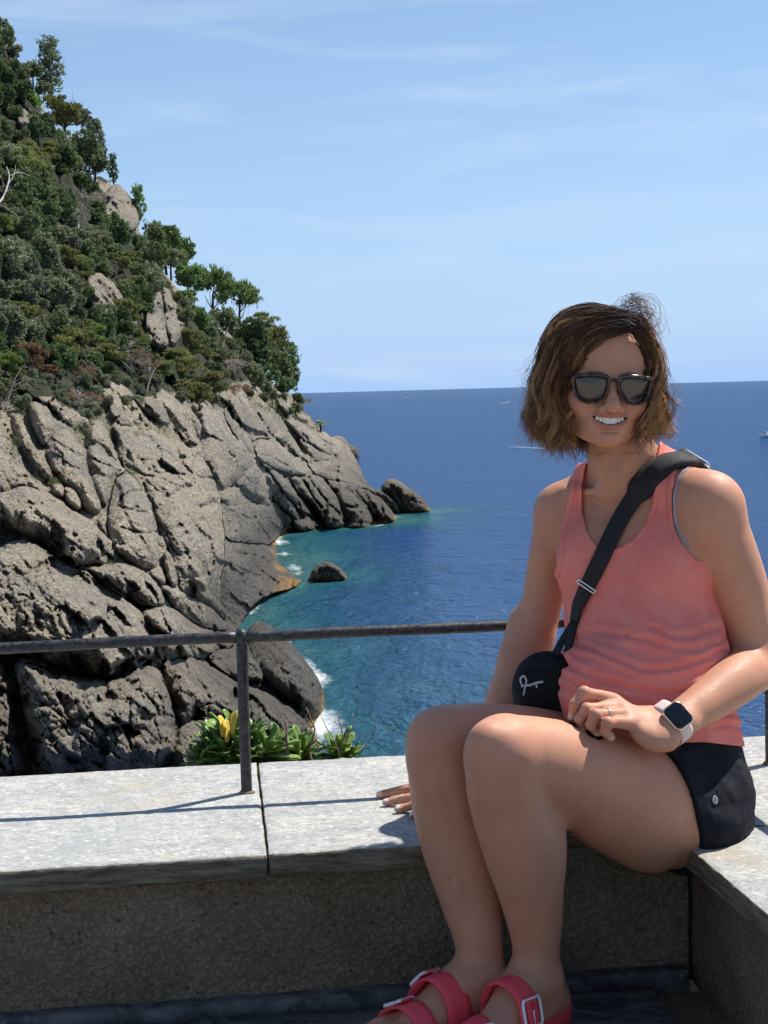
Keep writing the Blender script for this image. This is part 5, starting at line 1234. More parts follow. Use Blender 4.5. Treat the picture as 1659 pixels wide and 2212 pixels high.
# shoulders and the slope of the neck
LS, RS = vP(1533,1092,2.385), vP(1212,1104,2.565)
NB = vP(1385,1035,2.50)
TRAP = [limb([vP(1352,965,2.475), vP(1420,1022,2.47), LS + [-.01, 0, .012]], [.032, .034, .042]), limb([vP(1328,985,2.495), vP(1278,1038,2.54), RS + [.015, 0, .012]], [.030, .029, .036])]
for q in TRAP: TR.add(q, .03)
TR.add(ell(LS, (.052, .050, .052)), .03); TR.add(ell(RS, (.044, .044, .046)), .03)
TR.add(limb([vP(1320,1064,2.447), vP(1390,1056,2.425), vP(1470,1046,2.405)], [.006, .006, .007]), .03)                       # collar bones
TR.add(limb([vP(1312,1064,2.44), vP(1270,1062,2.47), vP(1225,1066,2.53)], [.006, .006, .007]), .02)
NECK = [limb([vP(1362,1040,2.50), vP(1338,980,2.475), vP(1330,905,2.468)], [.058, .0545, .0465]),
        limb([vP(1308,1062,2.447), vP(1298,1010,2.430), vP(1283,945,2.45)], [.006, .008, .007]), limb([vP(1316,1062,2.445), vP(1352,1010,2.425), vP(1388,945,2.45)], [.006, .009, .008])]
for q in NECK: TR.add(q, .022)

# ---------------------------------------------------------------- arms
AR = Field((.05, 2.14, .24), (.76, 2.78, .93), HB)
LE, LW = vP(1636,1436,2.47), vP(1447,1566,2.285)
AL = Field((.28, 2.12, .38), (.76, 2.60, .93), HB); AL.D[:] = .06
AL.add(limb([LS + [.004, 0, -.01], vP(1578,1215,2.40), vP(1612,1330,2.43), LE], [.050, .0495, .0445, .040]), .01)
AL.add(limb([vP(1530,1150,2.37), vP(1590,1260,2.40)], [.038, .036]), .03); AL.add(limb([vP(1600,1240,2.46), vP(1635,1360,2.48)], [.034, .030]), .03)
AL.add(limb([LE, vP(1588,1470,2.40), vP(1520,1520,2.34), LW], [.040, .041, .034, .0255], flat=None), .02)
AL.add(limb([vP(1470,1560,2.29), vP(1425,1572,2.275)], [.0265, .0255], flat=.8, wdir=np.array([0, 0, 1.])), .015)
A2 = Field((-.06, 2.46, .24), (.40, 2.78, .93), HB)
RE = vP(1150,1378,2.66); RW = np.array(PZ(1012,1672,.293))
A2.add(limb([RS + [0, .004, -.008], vP(1186,1215,2.60), vP(1172,1300,2.63), RE], [.045, .039, .038, .037]), .01)
A2.add(limb([RE, vP(1118,1445,2.66), vP(1068,1560,2.655), RW], [.038, .038, .030, .0235]), .02)
A2.add(limb([vP(1130,1340,2.66), vP(1112,1420,2.66)], [.026, .026]), .02)
# right hand flat on the slab, fingers towards the left
def zp(x, y, z): return np.array(PZ(x, y, z))
pc = [zp(1010,1675,.290), zp(975,1695,.285), zp(930,1708,.279)]
A2.add(limb(pc, [.023, .026, .020], flat=1.45, wdir=np.array([.15, .98, 0.])), .012)
TIPS = [((930,1694,.279), (880,1704,.276), (845,1711,.270), (818,1717,.2675)), ((928,1712,.279), (888,1722,.276), (856,1729,.270), (832,1733,.2672)), ((930,1728,.277), (900,1738,.274), (878,1744,.269), (858,1748,.267)), ((938,1744,.275), (918,1752,.271), (902,1757,.268), (890,1760,.267))]
for tp in TIPS: A2.add(limb([zp(*q) for q in tp], [.0096, .0088, .0080, .0070]), .006)
A2.add(limb([zp(985,1682,.286), zp(955,1672,.276), zp(925,1676,.270)], [.012, .0098, .0082]), .008)

# ---------------------------------------------------------------- legs and feet
LK, RK_ = vP(1083,1628,2.175), vP(955,1604,2.29)
LG1 = Field((.02, 1.94, -.02), (.72, 2.62, .58), HB); LG2 = Field((-.10, 1.98, -.02), (.56, 2.72, .56), HB)
LG1.add(limb([LK + [.01, .012, 0], vP(1175,1648,2.235), vP(1290,1686,2.30), vP(1392,1722,2.362), vP(1462,1716,2.43)], [.056, .069, .083, .0945, .101]), .01)
LG1.add(limb([vP(1300,1740,2.31), vP(1400,1790,2.36)], [.055, .066]), .05)
LG1.add(ell(vP(1056,1610,2.150), (.033, .030, .036)), .018); LG1.add(ell(vP(1092,1640,2.108), (.012, .012, .016)), .03, 'sub'); LG1.add(ell(vP(1040,1655,2.098), (.010, .010, .010)), .03, 'sub'); LG1.add(limb([vP(1062,1720,2.138), vP(1092,1820,2.150), vP(1118,1930,2.178)], [.008, .007, .006]), .03)                                                                   # knee cap
LG1.add(limb([vP(1050,1660,2.152), vP(1058,1700,2.155)], [.026, .022]), .03)
LAk = vP(1157,2104,2.235); LMid = vP(1130,1822,2.20)
LG1.add(limb([LK, vP(1092,1715,2.185), vP(1125,1822,2.205), vP(1148,1935,2.22), vP(1158,2030,2.232), LAk], [.056, .0575, .0605, .0495, .0385, .0345]), .012)
LG1.add(ell(vP(1160,1810,2.235), (.042, .045, .075)), .03)
LG2.add(limb([RK_ + [.008, .01, 0], vP(1040,1610,2.36), vP(1130,1628,2.42), vP(1215,1650,2.49), vP(1320,1665,2.56)], [.056, .069, .079, .088, .096]), .01)
LG2.add(ell(vP(931,1588,2.268), (.033, .030, .036)), .018); LG2.add(ell(vP(968,1618,2.225), (.012, .012, .016)), .03, 'sub'); LG2.add(limb([vP(940,1710,2.245), vP(964,1810,2.245), vP(992,1930,2.24)], [.008, .007, .006]), .03); LG2.add(limb([vP(916,1650,2.268), vP(922,1690,2.268)], [.026, .022]), .03)
RAk = vP(1038,2108,2.262)
LG2.add(limb([RK_, vP(966,1705,2.295), vP(992,1815,2.295), vP(1017,1935,2.285), vP(1034,2030,2.268), RAk], [.056, .0595, .062, .0505, .039, .0350]), .012)
LG2.add(ell(vP(1010,1800,2.33), (.040, .045, .075)), .03)
def foot(F, A, direc, sole_z, L=.235):
    """ankle A, foot pointing along direc (unit, horizontal)"""
    d = np.array([direc[0], direc[1], 0]); d /= np.linalg.norm(d); w = np.array([-d[1], d[0], 0]); A0 = np.array([A[0], A[1], sole_z])
    q = lambda u, v, z: A0 + d * u + w * v + np.array([0, 0, z])
    F.add(limb([A, q(-.012, 0, .055), q(-.035, 0, .028)], [.035, .034, .027]), .02)
    F.add(limb([A - [0, 0, .012], q(.045, .002, .058), q(.095, .004, .036), q(.135, .004, .022)], [.034, .031, .024, .017], flat=1.25, wdir=w), .02)
    F.add(limb([q(-.03, 0, .024), q(.05, .0, .022), q(.125, .0, .020)], [.024, .023, .018], flat=1.7, wdir=w), .02)
    F.add(ell(q(-.004, .031, .068), (.010, .010, .011)), .012); F.add(ell(q(-.004, -.031, .064), (.010, .010, .011)), .012)
    for i, (v, u1, r) in enumerate(((-.030, .196, .0115), (-.010, .192, .0088), (.007, .184, .0082), (.022, .174, .0078), (.036, .160, .0074))):
        F.add(limb([q(.128, v * .9, .018), q((.128 + u1) / 2 + .01, v, .017), q(u1, v * .96, .011)], [r * 1.05, r * .95, r]), .006)
    return q
DL = (-.64, -.77); DRt = (-.83, -.55)
SOLE = .018
qL = foot(LG1, LAk, DL, SOLE); qR = foot(LG2, RAk, DRt, SOLE)

# ---------------------------------------------------------------- head
EYE = vP(1321,838,2.338); SH = 1.037
def rot(ax, a): return np.array(Matrix.Rotation(a, 3, Vector(ax)))
HM = rot((0, 1, 0), R(3.6)) @ rot((0, 0, 1), R(1.5)) @ rot((1, 0, 0), R(-1))     # lean towards her left, slight turn
hl, hf, hu = HM @ np.array([SH, 0, 0]), HM @ np.array([0, -SH, 0]), HM @ np.array([0, 0, SH])
HAF = np.stack([hl, hf, hu]); HA = HAF / SH ** 2
def hp(x, f, z): return EYE + hl * x + hf * f + hu * z
HH = .0017
HD = Field(hp(0, -.09, 0) - [.105, .13, .175], hp(0, -.09, 0) + [.105, .13, .16], HH)
HD.add(ell(hp(0, -.092, .042), (.070, .090, .083), HA), .01)
HD.add(ell(hp(0, -.048, .040), (.059, .046, .056), HA), .03)
HD.add(ell(hp(0, -.047, -.024), (.0560, .047, .064), HA), .02)
for q in NECK: HD.add(q, .012)
for q in TRAP: HD.add(q, .03)
for s in (-1, 1):
    HD.add(limb([hp(.051 * s, -.078, -.032), hp(.0465 * s, -.068, -.053), hp(.028 * s, -.034, -.0700), hp(.008 * s, -.017, -.0775)], [.013, .0125, .0125, .013]), .022)
    HD.add(ell(hp(.0385 * s, -.0205, -.026), (.0215, .0195, .0195), HA), .014)
    HD.add(ell(hp(.052 * s, -.050, -.012), (.014, .030, .016), HA), .02)
    HD.add(ell(hp(.031 * s, .006, .001), (.017, .0125, .011), HA), .012, 'sub')
    HD.add(ell(hp(.031 * s, -.0115, .000), (.0128, .0128, .0120), HA), .003)
    HD.add(limb([hp(.012 * s, -.001, .016), hp(.030 * s, -.001, .021), hp(.047 * s, -.014, .017)], [.0075, .0085, .0065]), .012)
    HD.add(ell(hp(.0745 * s, -.088, -.012), (.006, .017, .029), HA), .008)
HD.add(ell(hp(0, -.0125, -.0755), (.0185, .0165, .0140), HA), .014)
HD.add(limb([hp(0, -.003, .006), hp(0, .009, -.012), hp(0, .0175, -.026)], [.0080, .0092, .0104]), .012)
HD.add(ell(hp(0, .0205, -.0300), (.0112, .0100, .0090), HA), .008)
for s in (-1, 1):
    HD.add(ell(hp(.0142 * s, .0080, -.0335), (.0072, .0095, .0070), HA), .006)
    HD.add(ell(hp(.0072 * s, .0135, -.0392), (.0040, .0055, .0034), HA), .002, 'sub')
    HD.add(limb([hp(.0205 * s, .004, -.031), hp(.0300 * s, .000, -.040), hp(.0355 * s, -.006, -.049), hp(.0358 * s, -.009, -.060)], [.0024, .0034, .0030, .0018]), .006, 'sub')
    HD.add(limb([hp(.040 * s, -.010, -.048), hp(.0415 * s, -.014, -.060)], [.0010, .0012]), .005, 'sub')
# mouth: muzzle, lips round an open smile
HD.add(ell(hp(0, -.018, -.053), (.036, .0205, .022), HA), .014)
zt = lambda x: -.0475 + 3.4 * x * x
zb = lambda x: -.0585 + 15.5 * x * x
yl = lambda x: .0050 - 10.5 * x * x
def mouth(X):
    q = (X - EYE.astype(np.float32)) @ HA.T.astype(np.float32); x, f, z = q[..., 0], q[..., 1], q[..., 2]
    return np.maximum(np.maximum(zb(x) - z, z - zt(x)), np.maximum(yl(x) - .016 - f, np.abs(x) - .0292))
_mb = (hp(0, 0, -.05) - .045, hp(0, 0, -.05) + .045)
xs = np.linspace(-.0302, .0302, 11)
HD.add(limb([hp(x, yl(x) - .0020 - .0008, zt(x) + .0030 + .0014 * math.exp(-((abs(x) - .005) / .004) ** 2)) for x in xs], [.0016 + .0026 * math.sqrt(max(0, 1 - (x / .0315) ** 2)) for x in xs], n=30), .0035)
HD.add(limb([hp(x, yl(x) - .0022, zb(x) - .0040 + .002 * (x / .0325) ** 2) for x in xs], [.0014 + .0040 * math.sqrt(max(0, 1 - (x / .0315) ** 2)) for x in xs], n=30), .0035)
HD.add((mouth, *_mb), .0015, 'sub')
HD.add(limb([hp(-.012, .000, -.0680), hp(0, .002, -.0685), hp(.012, .000, -.0680)], [.001, .0016, .001]), .010, 'sub')

# ---------------------------------------------------------------- left hand on the lap (fine lattice)
LHD = Field((.20, 2.14, .40), (.47, 2.38, .56), .0015)
LHD.add(limb([vP(1520,1520,2.35), LW], [.034, .0255]), .01); LHD.add(limb([vP(1470,1560,2.29), vP(1425,1572,2.275)], [.0265, .0255], flat=.8, wdir=np.array([0, 0, 1.])), .015)
hpn = np.array([.25, -.60, -.55]); hpn /= np.linalg.norm(hpn)
PALM = [vP(1425,1572,2.275), vP(1390,1562,2.268), vP(1352,1546,2.262)]
wd = vP(1372,1572,2.235) - vP(1336,1516,2.285); wd /= np.linalg.norm(wd)
LHD.add(limb(PALM, [.0235, .0185, .0145], flat=1.95, wdir=wd), .012)
LHD.add(limb([vP(1440,1590,2.262), vP(1412,1600,2.250), vP(1385,1588,2.243)], [.017, .0165, .013]), .014)
FG = [  # index, middle, ring, little: knuckle, middle joint, end joint, tip
    ((1328,1514,2.290), (1262,1497,2.268), (1241,1522,2.262), (1236,1549,2.264), .0098),
    ((1332,1530,2.274), (1268,1533,2.250), (1252,1553,2.248), (1257,1574,2.256), .0098),
    ((1343,1545,2.258), (1286,1545,2.232), (1276,1566,2.234), (1290,1582,2.246), .0096),
    ((1358,1562,2.242), (1312,1562,2.220), (1306,1580,2.224), (1320,1592,2.236), .0090)]
for a, b_, c, d, r in FG:
    A0, B0, C0, D0 = vP(*a), vP(*b_), vP(*c), vP(*d)
    LHD.add(limb([vP(1375,1556,2.262) * .6 + A0 * .4, A0, (A0 + B0) / 2 + [0, 0, .001]], [r * 1.05, r * 1.12, r * .98], n=10), .007)
    LHD.add(limb([A0, (A0 + B0) / 2 + [0, 0, .0015], B0], [r * 1.05, r * .93, r * 1.0], n=10), .003)
    LHD.add(limb([B0, C0], [r * .98, r * .86], n=8), .003); LHD.add(limb([C0, D0], [r * .86, r * .74], n=8), .003)
    LHD.add(ell(B0 + [0, -.001, .001], (r * 1.04,) * 3), .003)
LHD.add(limb([vP(1400,1560,2.30), vP(1345,1556,2.300), vP(1290,1560,2.285), vP(1256,1562,2.272)], [.0165, .0125, .0100, .0080]), .006)
for t0, t1 in (((1338,1522,2.272), (1395,1552,2.262)), ((1345,1536,2.258), (1400,1562,2.255)), ((1355,1550,2.245), (1405,1572,2.250))): LHD.add(limb([vP(*t0), vP(*t1)], [.0022, .0015]), .006)

# ---------------------------------------------------------------- join everything into one body surface
LO = np.minimum.reduce([TR.lo, AL.lo, A2.lo, LG1.lo, LG2.lo]); HI = np.maximum.reduce([f.lo + (f.n - 1) * HB for f in (TR, AL, A2, LG1, LG2)])
BD = Field(LO, HI, HB)
def merge(Bf, F, kfn):
    o = np.round((F.lo - Bf.lo) / Bf.h).astype(int); e = np.minimum(o + F.n, Bf.n); sl = tuple(slice(a, b_) for a, b_ in zip(o, e)); fs = tuple(slice(0, b_ - a) for a, b_ in zip(o, e))
    d, D = F.D[fs], Bf.D[sl]
    k = kfn(Bf.pts(sl)).astype(np.float32) if callable(kfn) else kfn
    h_ = np.maximum(k - np.abs(D - d), 0) / k; Bf.D[sl] = np.minimum(D, d) - h_ * h_ * k * .25
near = lambda c, r0, r1, k0, k1: (lambda X: k1 + (k0 - k1) * np.clip((r1 - np.linalg.norm(X - np.asarray(c, np.float32), axis=-1)) / (r1 - r0), 0, 1))
merge(BD, TR, .001); merge(BD, AL, near(LS, .07, .14, .028, .0015)); merge(BD, A2, near(RS, .06, .12, .024, .0015))
merge(BD, LG1, near(vP(1500,1715,2.45), .12, .20, .03, .0015)); merge(BD, LG2, near(vP(1320,1665,2.56), .12, .20, .03, .0015))
Vb, Fb = BD.mesh(); Vh, Fh = HD.mesh(); Vl, Fl = LHD.mesh()
ZC = EYE[2] - .112; cut_n = (vP(1425,1572,2.275) - vP(1500,1530,2.33)); cut_n /= np.linalg.norm(cut_n); cut_c = vP(1441,1566,2.283)
def keep(V, F, m): m = m[F].all(1); F = F[m]; u = np.unique(F); r = np.full(len(V), -1); r[u] = np.arange(len(u)); return V[u], r[F]
hand_b = (np.linalg.norm(Vb - vP(1380,1560,2.26), axis=1) < .14) & ((Vb - cut_c) @ cut_n > .0) & (LHD.sample(Vb) < .004)
# the coarse lattice never holds the fine hand or the head: drop its stumps past the cutting planes
Vb2, Fb2 = keep(Vb, Fb, ~((Vb[:, 2] > ZC) | hand_b))
Vh2, Fh2 = keep(Vh, Fh, Vh[:, 2] > ZC - .007)
Vl2, Fl2 = keep(Vl, Fl, (Vl - cut_c) @ cut_n > -.0025)
def relax(V, F, m, it=3, lam=.5):
    E = np.concatenate([F[:, [0, 1]], F[:, [1, 2]], F[:, [2, 3]], F[:, [3, 0]]]); E = np.concatenate([E, E[:, ::-1]])
    cnt = np.maximum(np.bincount(E[:, 0], minlength=len(V)), 1)[:, None]
    for _ in range(it):
        S = np.stack([np.bincount(E[:, 0], V[E[:, 1], i], minlength=len(V)) for i in range(3)], 1) / cnt; V = V + lam * m[:, None] * (S - V)
    return V
edge_z = np.clip((ZC - .006 - Vb2[:, 2]) / .01, 0, 1) * np.clip((np.linalg.norm(Vb2 - cut_c, axis=1) - .04) / .02, 0, 1)
Vb2 = relax(Vb2, Fb2, edge_z, 4)
VB, FB = join_np([(Vb2, Fb2), (Vh2, Fh2), (Vl2, Fl2)])

# real colour differences of the skin: lips, cheeks, brows, knuckles, nails
def skin_tint(V):
    C = np.tile(np.array([.54, .262, .160]), (len(V), 1)); q = (V - EYE) @ HA.T; x, f, z = q.T
    up = np.abs(z - (zt(x) + .0030)); dn = np.abs(z - (zb(x) - .0040)); lip = (np.abs(x) < .0275) & (f > -.02)
    w = np.where(lip, np.clip(1.3 - np.minimum(up / .0030, dn / .0040), 0, 1), 0); C = C * (1 - w[:, None]) + np.array([.42, .15, .12]) * w[:, None]
    inm = lip & (z < zt(x) + .0005) & (z > zb(x) - .0005) & (f < yl(x) - .0050); C[inm] = (.14, .035, .03)
    for s in (-1, 1):
        w = np.exp(-(((x - .040 * s) / .017) ** 2 + ((z + .030) / .014) ** 2)) * (f > -.05) * .35; C = C * (1 - w[:, None]) + np.array([.55, .215, .15]) * w[:, None]
        bz = .0235 - 16 * (abs(1) * (x * s - .029)) ** 2; w = (np.clip(1.4 - np.abs(z - bz) / .0028, 0, 1) * ((x * s > .010) & (x * s < .050)) * (f > -.03) * .8); C = C * (1 - w[:, None]) + np.array([.075, .04, .025]) * w[:, None]
    w = np.exp(-((x / .012) ** 2 + ((z + .036) / .010) ** 2)) * (f > 0) * .25; C = C * (1 - w[:, None]) + np.array([.55, .22, .17]) * w[:, None]
    for tp in TIPS[:4]:
        t_ = zp(*tp[3]); d = np.linalg.norm((V - t_ - np.array([-.001, 0, .004])) * [1, 1, 1.6], axis=1); w = np.clip((.0085 - d) / .0012, 0, 1); C = C * (1 - w[:, None]) + np.array([.80, .72, .68]) * w[:, None]
    for a, b_, c, d_, r in FG:
        t_ = vP(*d_); n_ = t_ - vP(*c); n_ /= np.linalg.norm(n_); o = t_ + n_ * .002 + np.array([-.004, -.006, .003]); d = np.linalg.norm(V - o, axis=1); w = np.clip((.0062 - d) / .001, 0, 1) * .9; C = C * (1 - w[:, None]) + np.array([.72, .56, .50]) * w[:, None]
        for jn in (a, b_):
            w = np.exp(-(np.linalg.norm(V - vP(*jn), axis=1) / .011) ** 2) * .35; C = C * (1 - w[:, None]) + np.array([.56, .25, .18]) * w[:, None]
    for kc in (vP(1055,1612,2.13), vP(930,1590,2.25)):
        w = np.exp(-(np.linalg.norm(V - kc, axis=1) / .045) ** 2) * .25; C = C * (1 - w[:, None]) + np.array([.58, .27, .19]) * w[:, None]
    C *= (1 + .10 * fbm(V * 9, 3) + .06 * fbm(V * 60, 2))[:, None]
    return C
M_SKIN, t, b = material('tanned skin', rough=.55, spec=.32)
at = t.new('Attribute', attribute_name='tint').outputs['Color']; p = pos(t)
fk = t.new('TexVoronoi', Scale=34.0); t.l.new(p, fk.inputs['Vector']); fm = t.math('MULTIPLY', t.rng(fk.outputs['Distance'], .075, .045), t.rng(sepz(t, fk.outputs['Color'])[0], .80, .84, 0, .75))
c = t.mix(t.rng(t.noise(p, 260, 4, .6), .54, .72, 0, .30), at, (.30, .14, .085)); c = t.mix(t.rng(t.noise(p, 14, 4, .6), .50, .72, 0, .22), c, (.52, .20, .13)); c = t.mix(t.rng(t.noise(p, 7, 3, .5), .52, .7, 0, .18), c, (.36, .19, .13))
t.l.new(t.mix(fm, c, (.13, .05, .03)), b.inputs['Base Color'])
b.inputs['Subsurface Weight'].default_value = .16; b.inputs['Subsurface Radius'].default_value = (1.0, .35, .18); b.inputs['Subsurface Scale'].default_value = .009
t.l.new(t.rng(t.noise(p, 70, 3), .3, .7, .48, .62), b.inputs['Roughness'])
hh = t.math('ADD', t.math('MULTIPLY', t.noise(p, 900, 2, .5), .5), t.noise(p, 160, 4, .6)); t.l.new(t.bump(hh, .35, .0010), b.inputs['Normal'])
person = empty('person', Vector((.47, 2.48, SLAB_Z)), 'smiling woman in coral tank top and dark shorts sitting on the corner of the wall', 'person')
me = mesh_np('body', VB, FB.astype(int)); color_attr(me, 'tint', skin_tint(VB)); link('body', me, [M_SKIN], person)

# teeth
M_TEETH = plain('teeth', (.80, .76, .68), .25, var=.04, bump=0)
TV = []
for i in range(1, 9):
    x0 = (i - 4.5) * .0056 if abs(i - 4.5) > .6 else (i - 4.5) * .0068; w_ = .0066 if 3 < i < 6 else .0054; zc = -.0505 + 5.0 * x0 * x0; h_ = .0118 - .0013 * abs(i - 4.5)
    bm = box_bm((0, 0, 0), (w_, .005, h_), None, .0012, 3); v_, f_ = bm_np(bm); a_ = math.atan(2 * 10.5 * x0)
    c_, s_ = math.cos(a_), math.sin(a_); vx = v_[:, 0] * c_ + v_[:, 1] * s_; vy = -v_[:, 0] * s_ + v_[:, 1] * c_
    TV.append((np.array([hp(x0 + a, yl(x0) - .0062 + b2, zc - h_ * .5 + .004 + c2_) for a, b2, c2_ in zip(vx, vy, v_[:, 2])]), f_))
link('teeth', mesh_np('teeth', *join_np(TV)), [M_TEETH], person)

# ---------------------------------------------------------------- clothes: shells that follow the body
def projD(P):
    q = (P - np.array([0, 0, CAMH])) @ MN; return np.stack([829.5 + FPX * q[..., 0] / -q[..., 2], 1106 - FPX * q[..., 1] / -q[..., 2]], -1)
def sd_poly(P, Q):
    Q = np.array(Q, float); sh = P.shape[:-1]; P = P.reshape(-1, 2); d = seg_dist(P, Q, np.roll(Q, -1, 0)); return np.where(inside(P, Q), -d, d).reshape(sh)
TT = Field(TR.lo, TR.lo + (TR.n - 1) * HB, HB); TT.D = TR.D.copy()
fine = Field(TR.lo + .004, TR.lo + (TR.n - 1) * HB - .004, .0026)
X = fine.pts(tuple(slice(0, k) for k in fine.n)); base_d = np.empty(fine.n, np.float32)
for i in range(fine.n[0]): base_d[i] = TR.sample(X[i])
band = (base_d < .03) & (base_d > -.012)
Xb = X[band]; db = base_d[band]; pd = projD(Xb)
fr_ = (Xb - NB) @ np.array([-math.sin(f32), -math.cos(f32), 0])         # in front of the shoulder line
NKL = [(1268,960),(1264,1010),(1257,1055),(1257,1105),(1267,1148),(1284,1174),(1308,1187),(1336,1183),(1366,1166),(1392,1134),(1408,1090),(1414,1040),(1415,1000),(1424,965),(1425,900),(1258,900)]
ARL = [(1244,1000),(1237,1032),(1230,1066),(1221,1106),(1212,1146),(1207,1180),(1204,1215),(1196,1240),(1100,1240),(1100,900),(1290,900),(1290,1001)]
ARR = [(1474,992),(1458,1025),(1452,1060),(1451,1097),(1457,1140),(1470,1172),(1486,1192),(1506,1210),(1560,1216),(1700,1216),(1700,900),(1474,900)]
nk = sd_poly(pd, NKL); al_ = sd_poly(pd, ARL); ar_ = sd_poly(pd, ARR)
cut = np.minimum(np.minimum(np.where(fr_ > -.035, nk, 60), al_), np.where(fr_ > -.05, ar_, ar_ + 6)) / 1310.
bk = Xb[:, 2] - (LS[2] + .005); cut = np.where((fr_ < -.03) & (nk < 10), np.minimum(cut, -bk), cut)
hemz = np.interp(pd[:, 0], [1190, 1250, 1420, 1520, 1605], [1575, 1590, 1606, 1603, 1613]); hem = (hemz - pd[:, 1]) / 1310.
fold_zone = np.clip((pd[:, 1] - 1325) / 60, 0, 1); s1 = (pd[:, 1] - 1400 - .10 * (pd[:, 0] - 1215) + 9 * np.sin(pd[:, 0] / 60)) / 44.0
t5 = lambda *P_: [(995.4 + .4 * x, 929 + .4 * y) for x, y in P_]
CREASE = [(t5((610,1140),(700,1092),(800,1092),(850,1115),(900,1098)),1.0),(t5((640,1160),(750,1195),(850,1240),(970,1290),(1100,1292),(1250,1255),(1420,1195)),1.2),(t5((575,1270),(680,1320),(800,1362),(950,1402),(1100,1422),(1300,1395)),1.0),
    (t5((1040,1070),(1150,1118),(1250,1105),(1390,1062)),.8),(t5((900,1110),(1000,1130),(1100,1160),(1260,1185),(1400,1150)),.8),(t5((545,1390),(620,1440),(700,1500)),.9),(t5((1320,1560),(1420,1535),(1510,1545)),.9),(t5((1370,1605),(1450,1590),(1510,1600)),.9),(t5((1340,1510),(1420,1480),(1500,1500)),.8),
    (t5((610,1210),(660,1230),(740,1240),(840,1290),(940,1330)),.7),(t5((560,1330),(640,1370),(760,1420),(900,1450)),.7),(t5((930,1000),(1000,1050),(1080,1090)),.35),(t5((560,960),(600,1010),(640,1060)),.5)]
fl = np.zeros(len(pd)); wob_ = pd + 4 * np.stack([fbm(np.c_[pd / 40, np.zeros(len(pd))], 2), fbm(np.c_[pd / 40, np.full(len(pd), 4.)], 2)], 1)
for cr_, am in CREASE:
    Q_ = spline(np.c_[np.array(cr_), np.zeros(len(cr_))], 16)[:, :2]; mm = (pd[:, 0] > Q_[:, 0].min() - 40) & (pd[:, 0] < Q_[:, 0].max() + 40) & (pd[:, 1] > Q_[:, 1].min() - 40) & (pd[:, 1] < Q_[:, 1].max() + 40)
    d_ = seg_dist(wob_[mm], Q_[:-1], Q_[1:]); fl[mm] += am * .5 * (-.0052 * np.exp(-(d_ / 5.0) ** 2) + .0062 * np.exp(-((d_ - 13) / 8.5) ** 2))
fl = fl + .003 * pnoise(np.c_[pd[:, 0] / 120, s1 * .8, np.full(len(pd), 7.)]) * fold_zone; fold_zone = np.maximum(fold_zone, .99)
soft = pnoise(np.c_[pd[:, 0] / 110 + pd[:, 1] / 260, pd[:, 1] / 170, np.full(len(pd), 3.)]) * .0022
pinch = .010 * np.exp(-((pd[:, 0] - 1222) / 26) ** 2 - ((pd[:, 1] - 1412) / 10) ** 2) - .008 * np.exp(-((pd[:, 0] - 1226) / 30) ** 2 - ((pd[:, 1] - 1392) / 9) ** 2)
drop = .010 * np.clip((pd[:, 1] - 1480) / 90, 0, 1)
off_ = .0050 + drop * 1.25 + fl * fold_zone + soft * (1 - fold_zone * .5) + pinch
edge_b = np.minimum(cut, 9); off_ = off_ + .0014 * (np.clip((.0085 - edge_b) / .0015, 0, 1)) + .0012 * np.clip((.014 - hem) / .002, 0, 1)
shell = np.maximum(np.maximum(db - off_, -cut), -hem); shell = np.maximum(shell, -(db + .006))
fine.D[:] = np.where(base_d > 0, .05, .05); fine.D[band] = shell
Vt, Ft = fine.mesh(); Vt = relax(Vt, Ft, np.ones(len(Vt)), 2, .4)
pdt = projD(Vt); frt = (Vt - NB) @ np.array([-math.sin(f32), -math.cos(f32), 0])
ed = np.minimum(np.minimum(np.where(frt > -.035, sd_poly(pdt, NKL), 60), sd_poly(pdt, ARL)), sd_poly(pdt, ARR))
M_TOP, t, b = material('coral sports knit', rough=.9, spec=.08); p = pos(t); ea = t.new('Attribute', attribute_name='edge').outputs['Fac']
c = t.mix(t.rng(t.noise(p, 30, 4), .35, .65), (.95, .27, .215), (.98, .34, .275))
rows = t.noise(t.mapv(p, (40, 40, 700)), 1.0, 2); c = t.mix(t.rng(rows, .5, .8, 0, .10), c, (.80, .18, .15))
seam = t.rng(t.math('ABSOLUTE', t.math('SUBTRACT', ea, 11.5)), 0, 1.6, .8, 0); c = t.mix(seam, c, (.88, .17, .10))
t.l.new(c, b.inputs['Base Color'])
tr = t.new('BsdfTranslucent'); tr.inputs[0].default_value = (.95, .30, .24, 1); ms = t.new('MixShader'); ms.inputs[0].default_value = .24
h = t.math('ADD', t.math('MULTIPLY', rows, .35), t.noise(p, 700, 2)); t.l.new(t.bump(h, .5, .0008), b.inputs['Normal'])
t.l.new(b.outputs[0], ms.inputs[1]); t.l.new(tr.outputs[0], ms.inputs[2]); t.l.new(ms.outputs[0], t.n['Material Output'].inputs[0])
me = mesh_np('tank_top', Vt, Ft.astype(int)); float_attr(me, 'edge', ed); link('tank_top', me, [M_TOP], person)

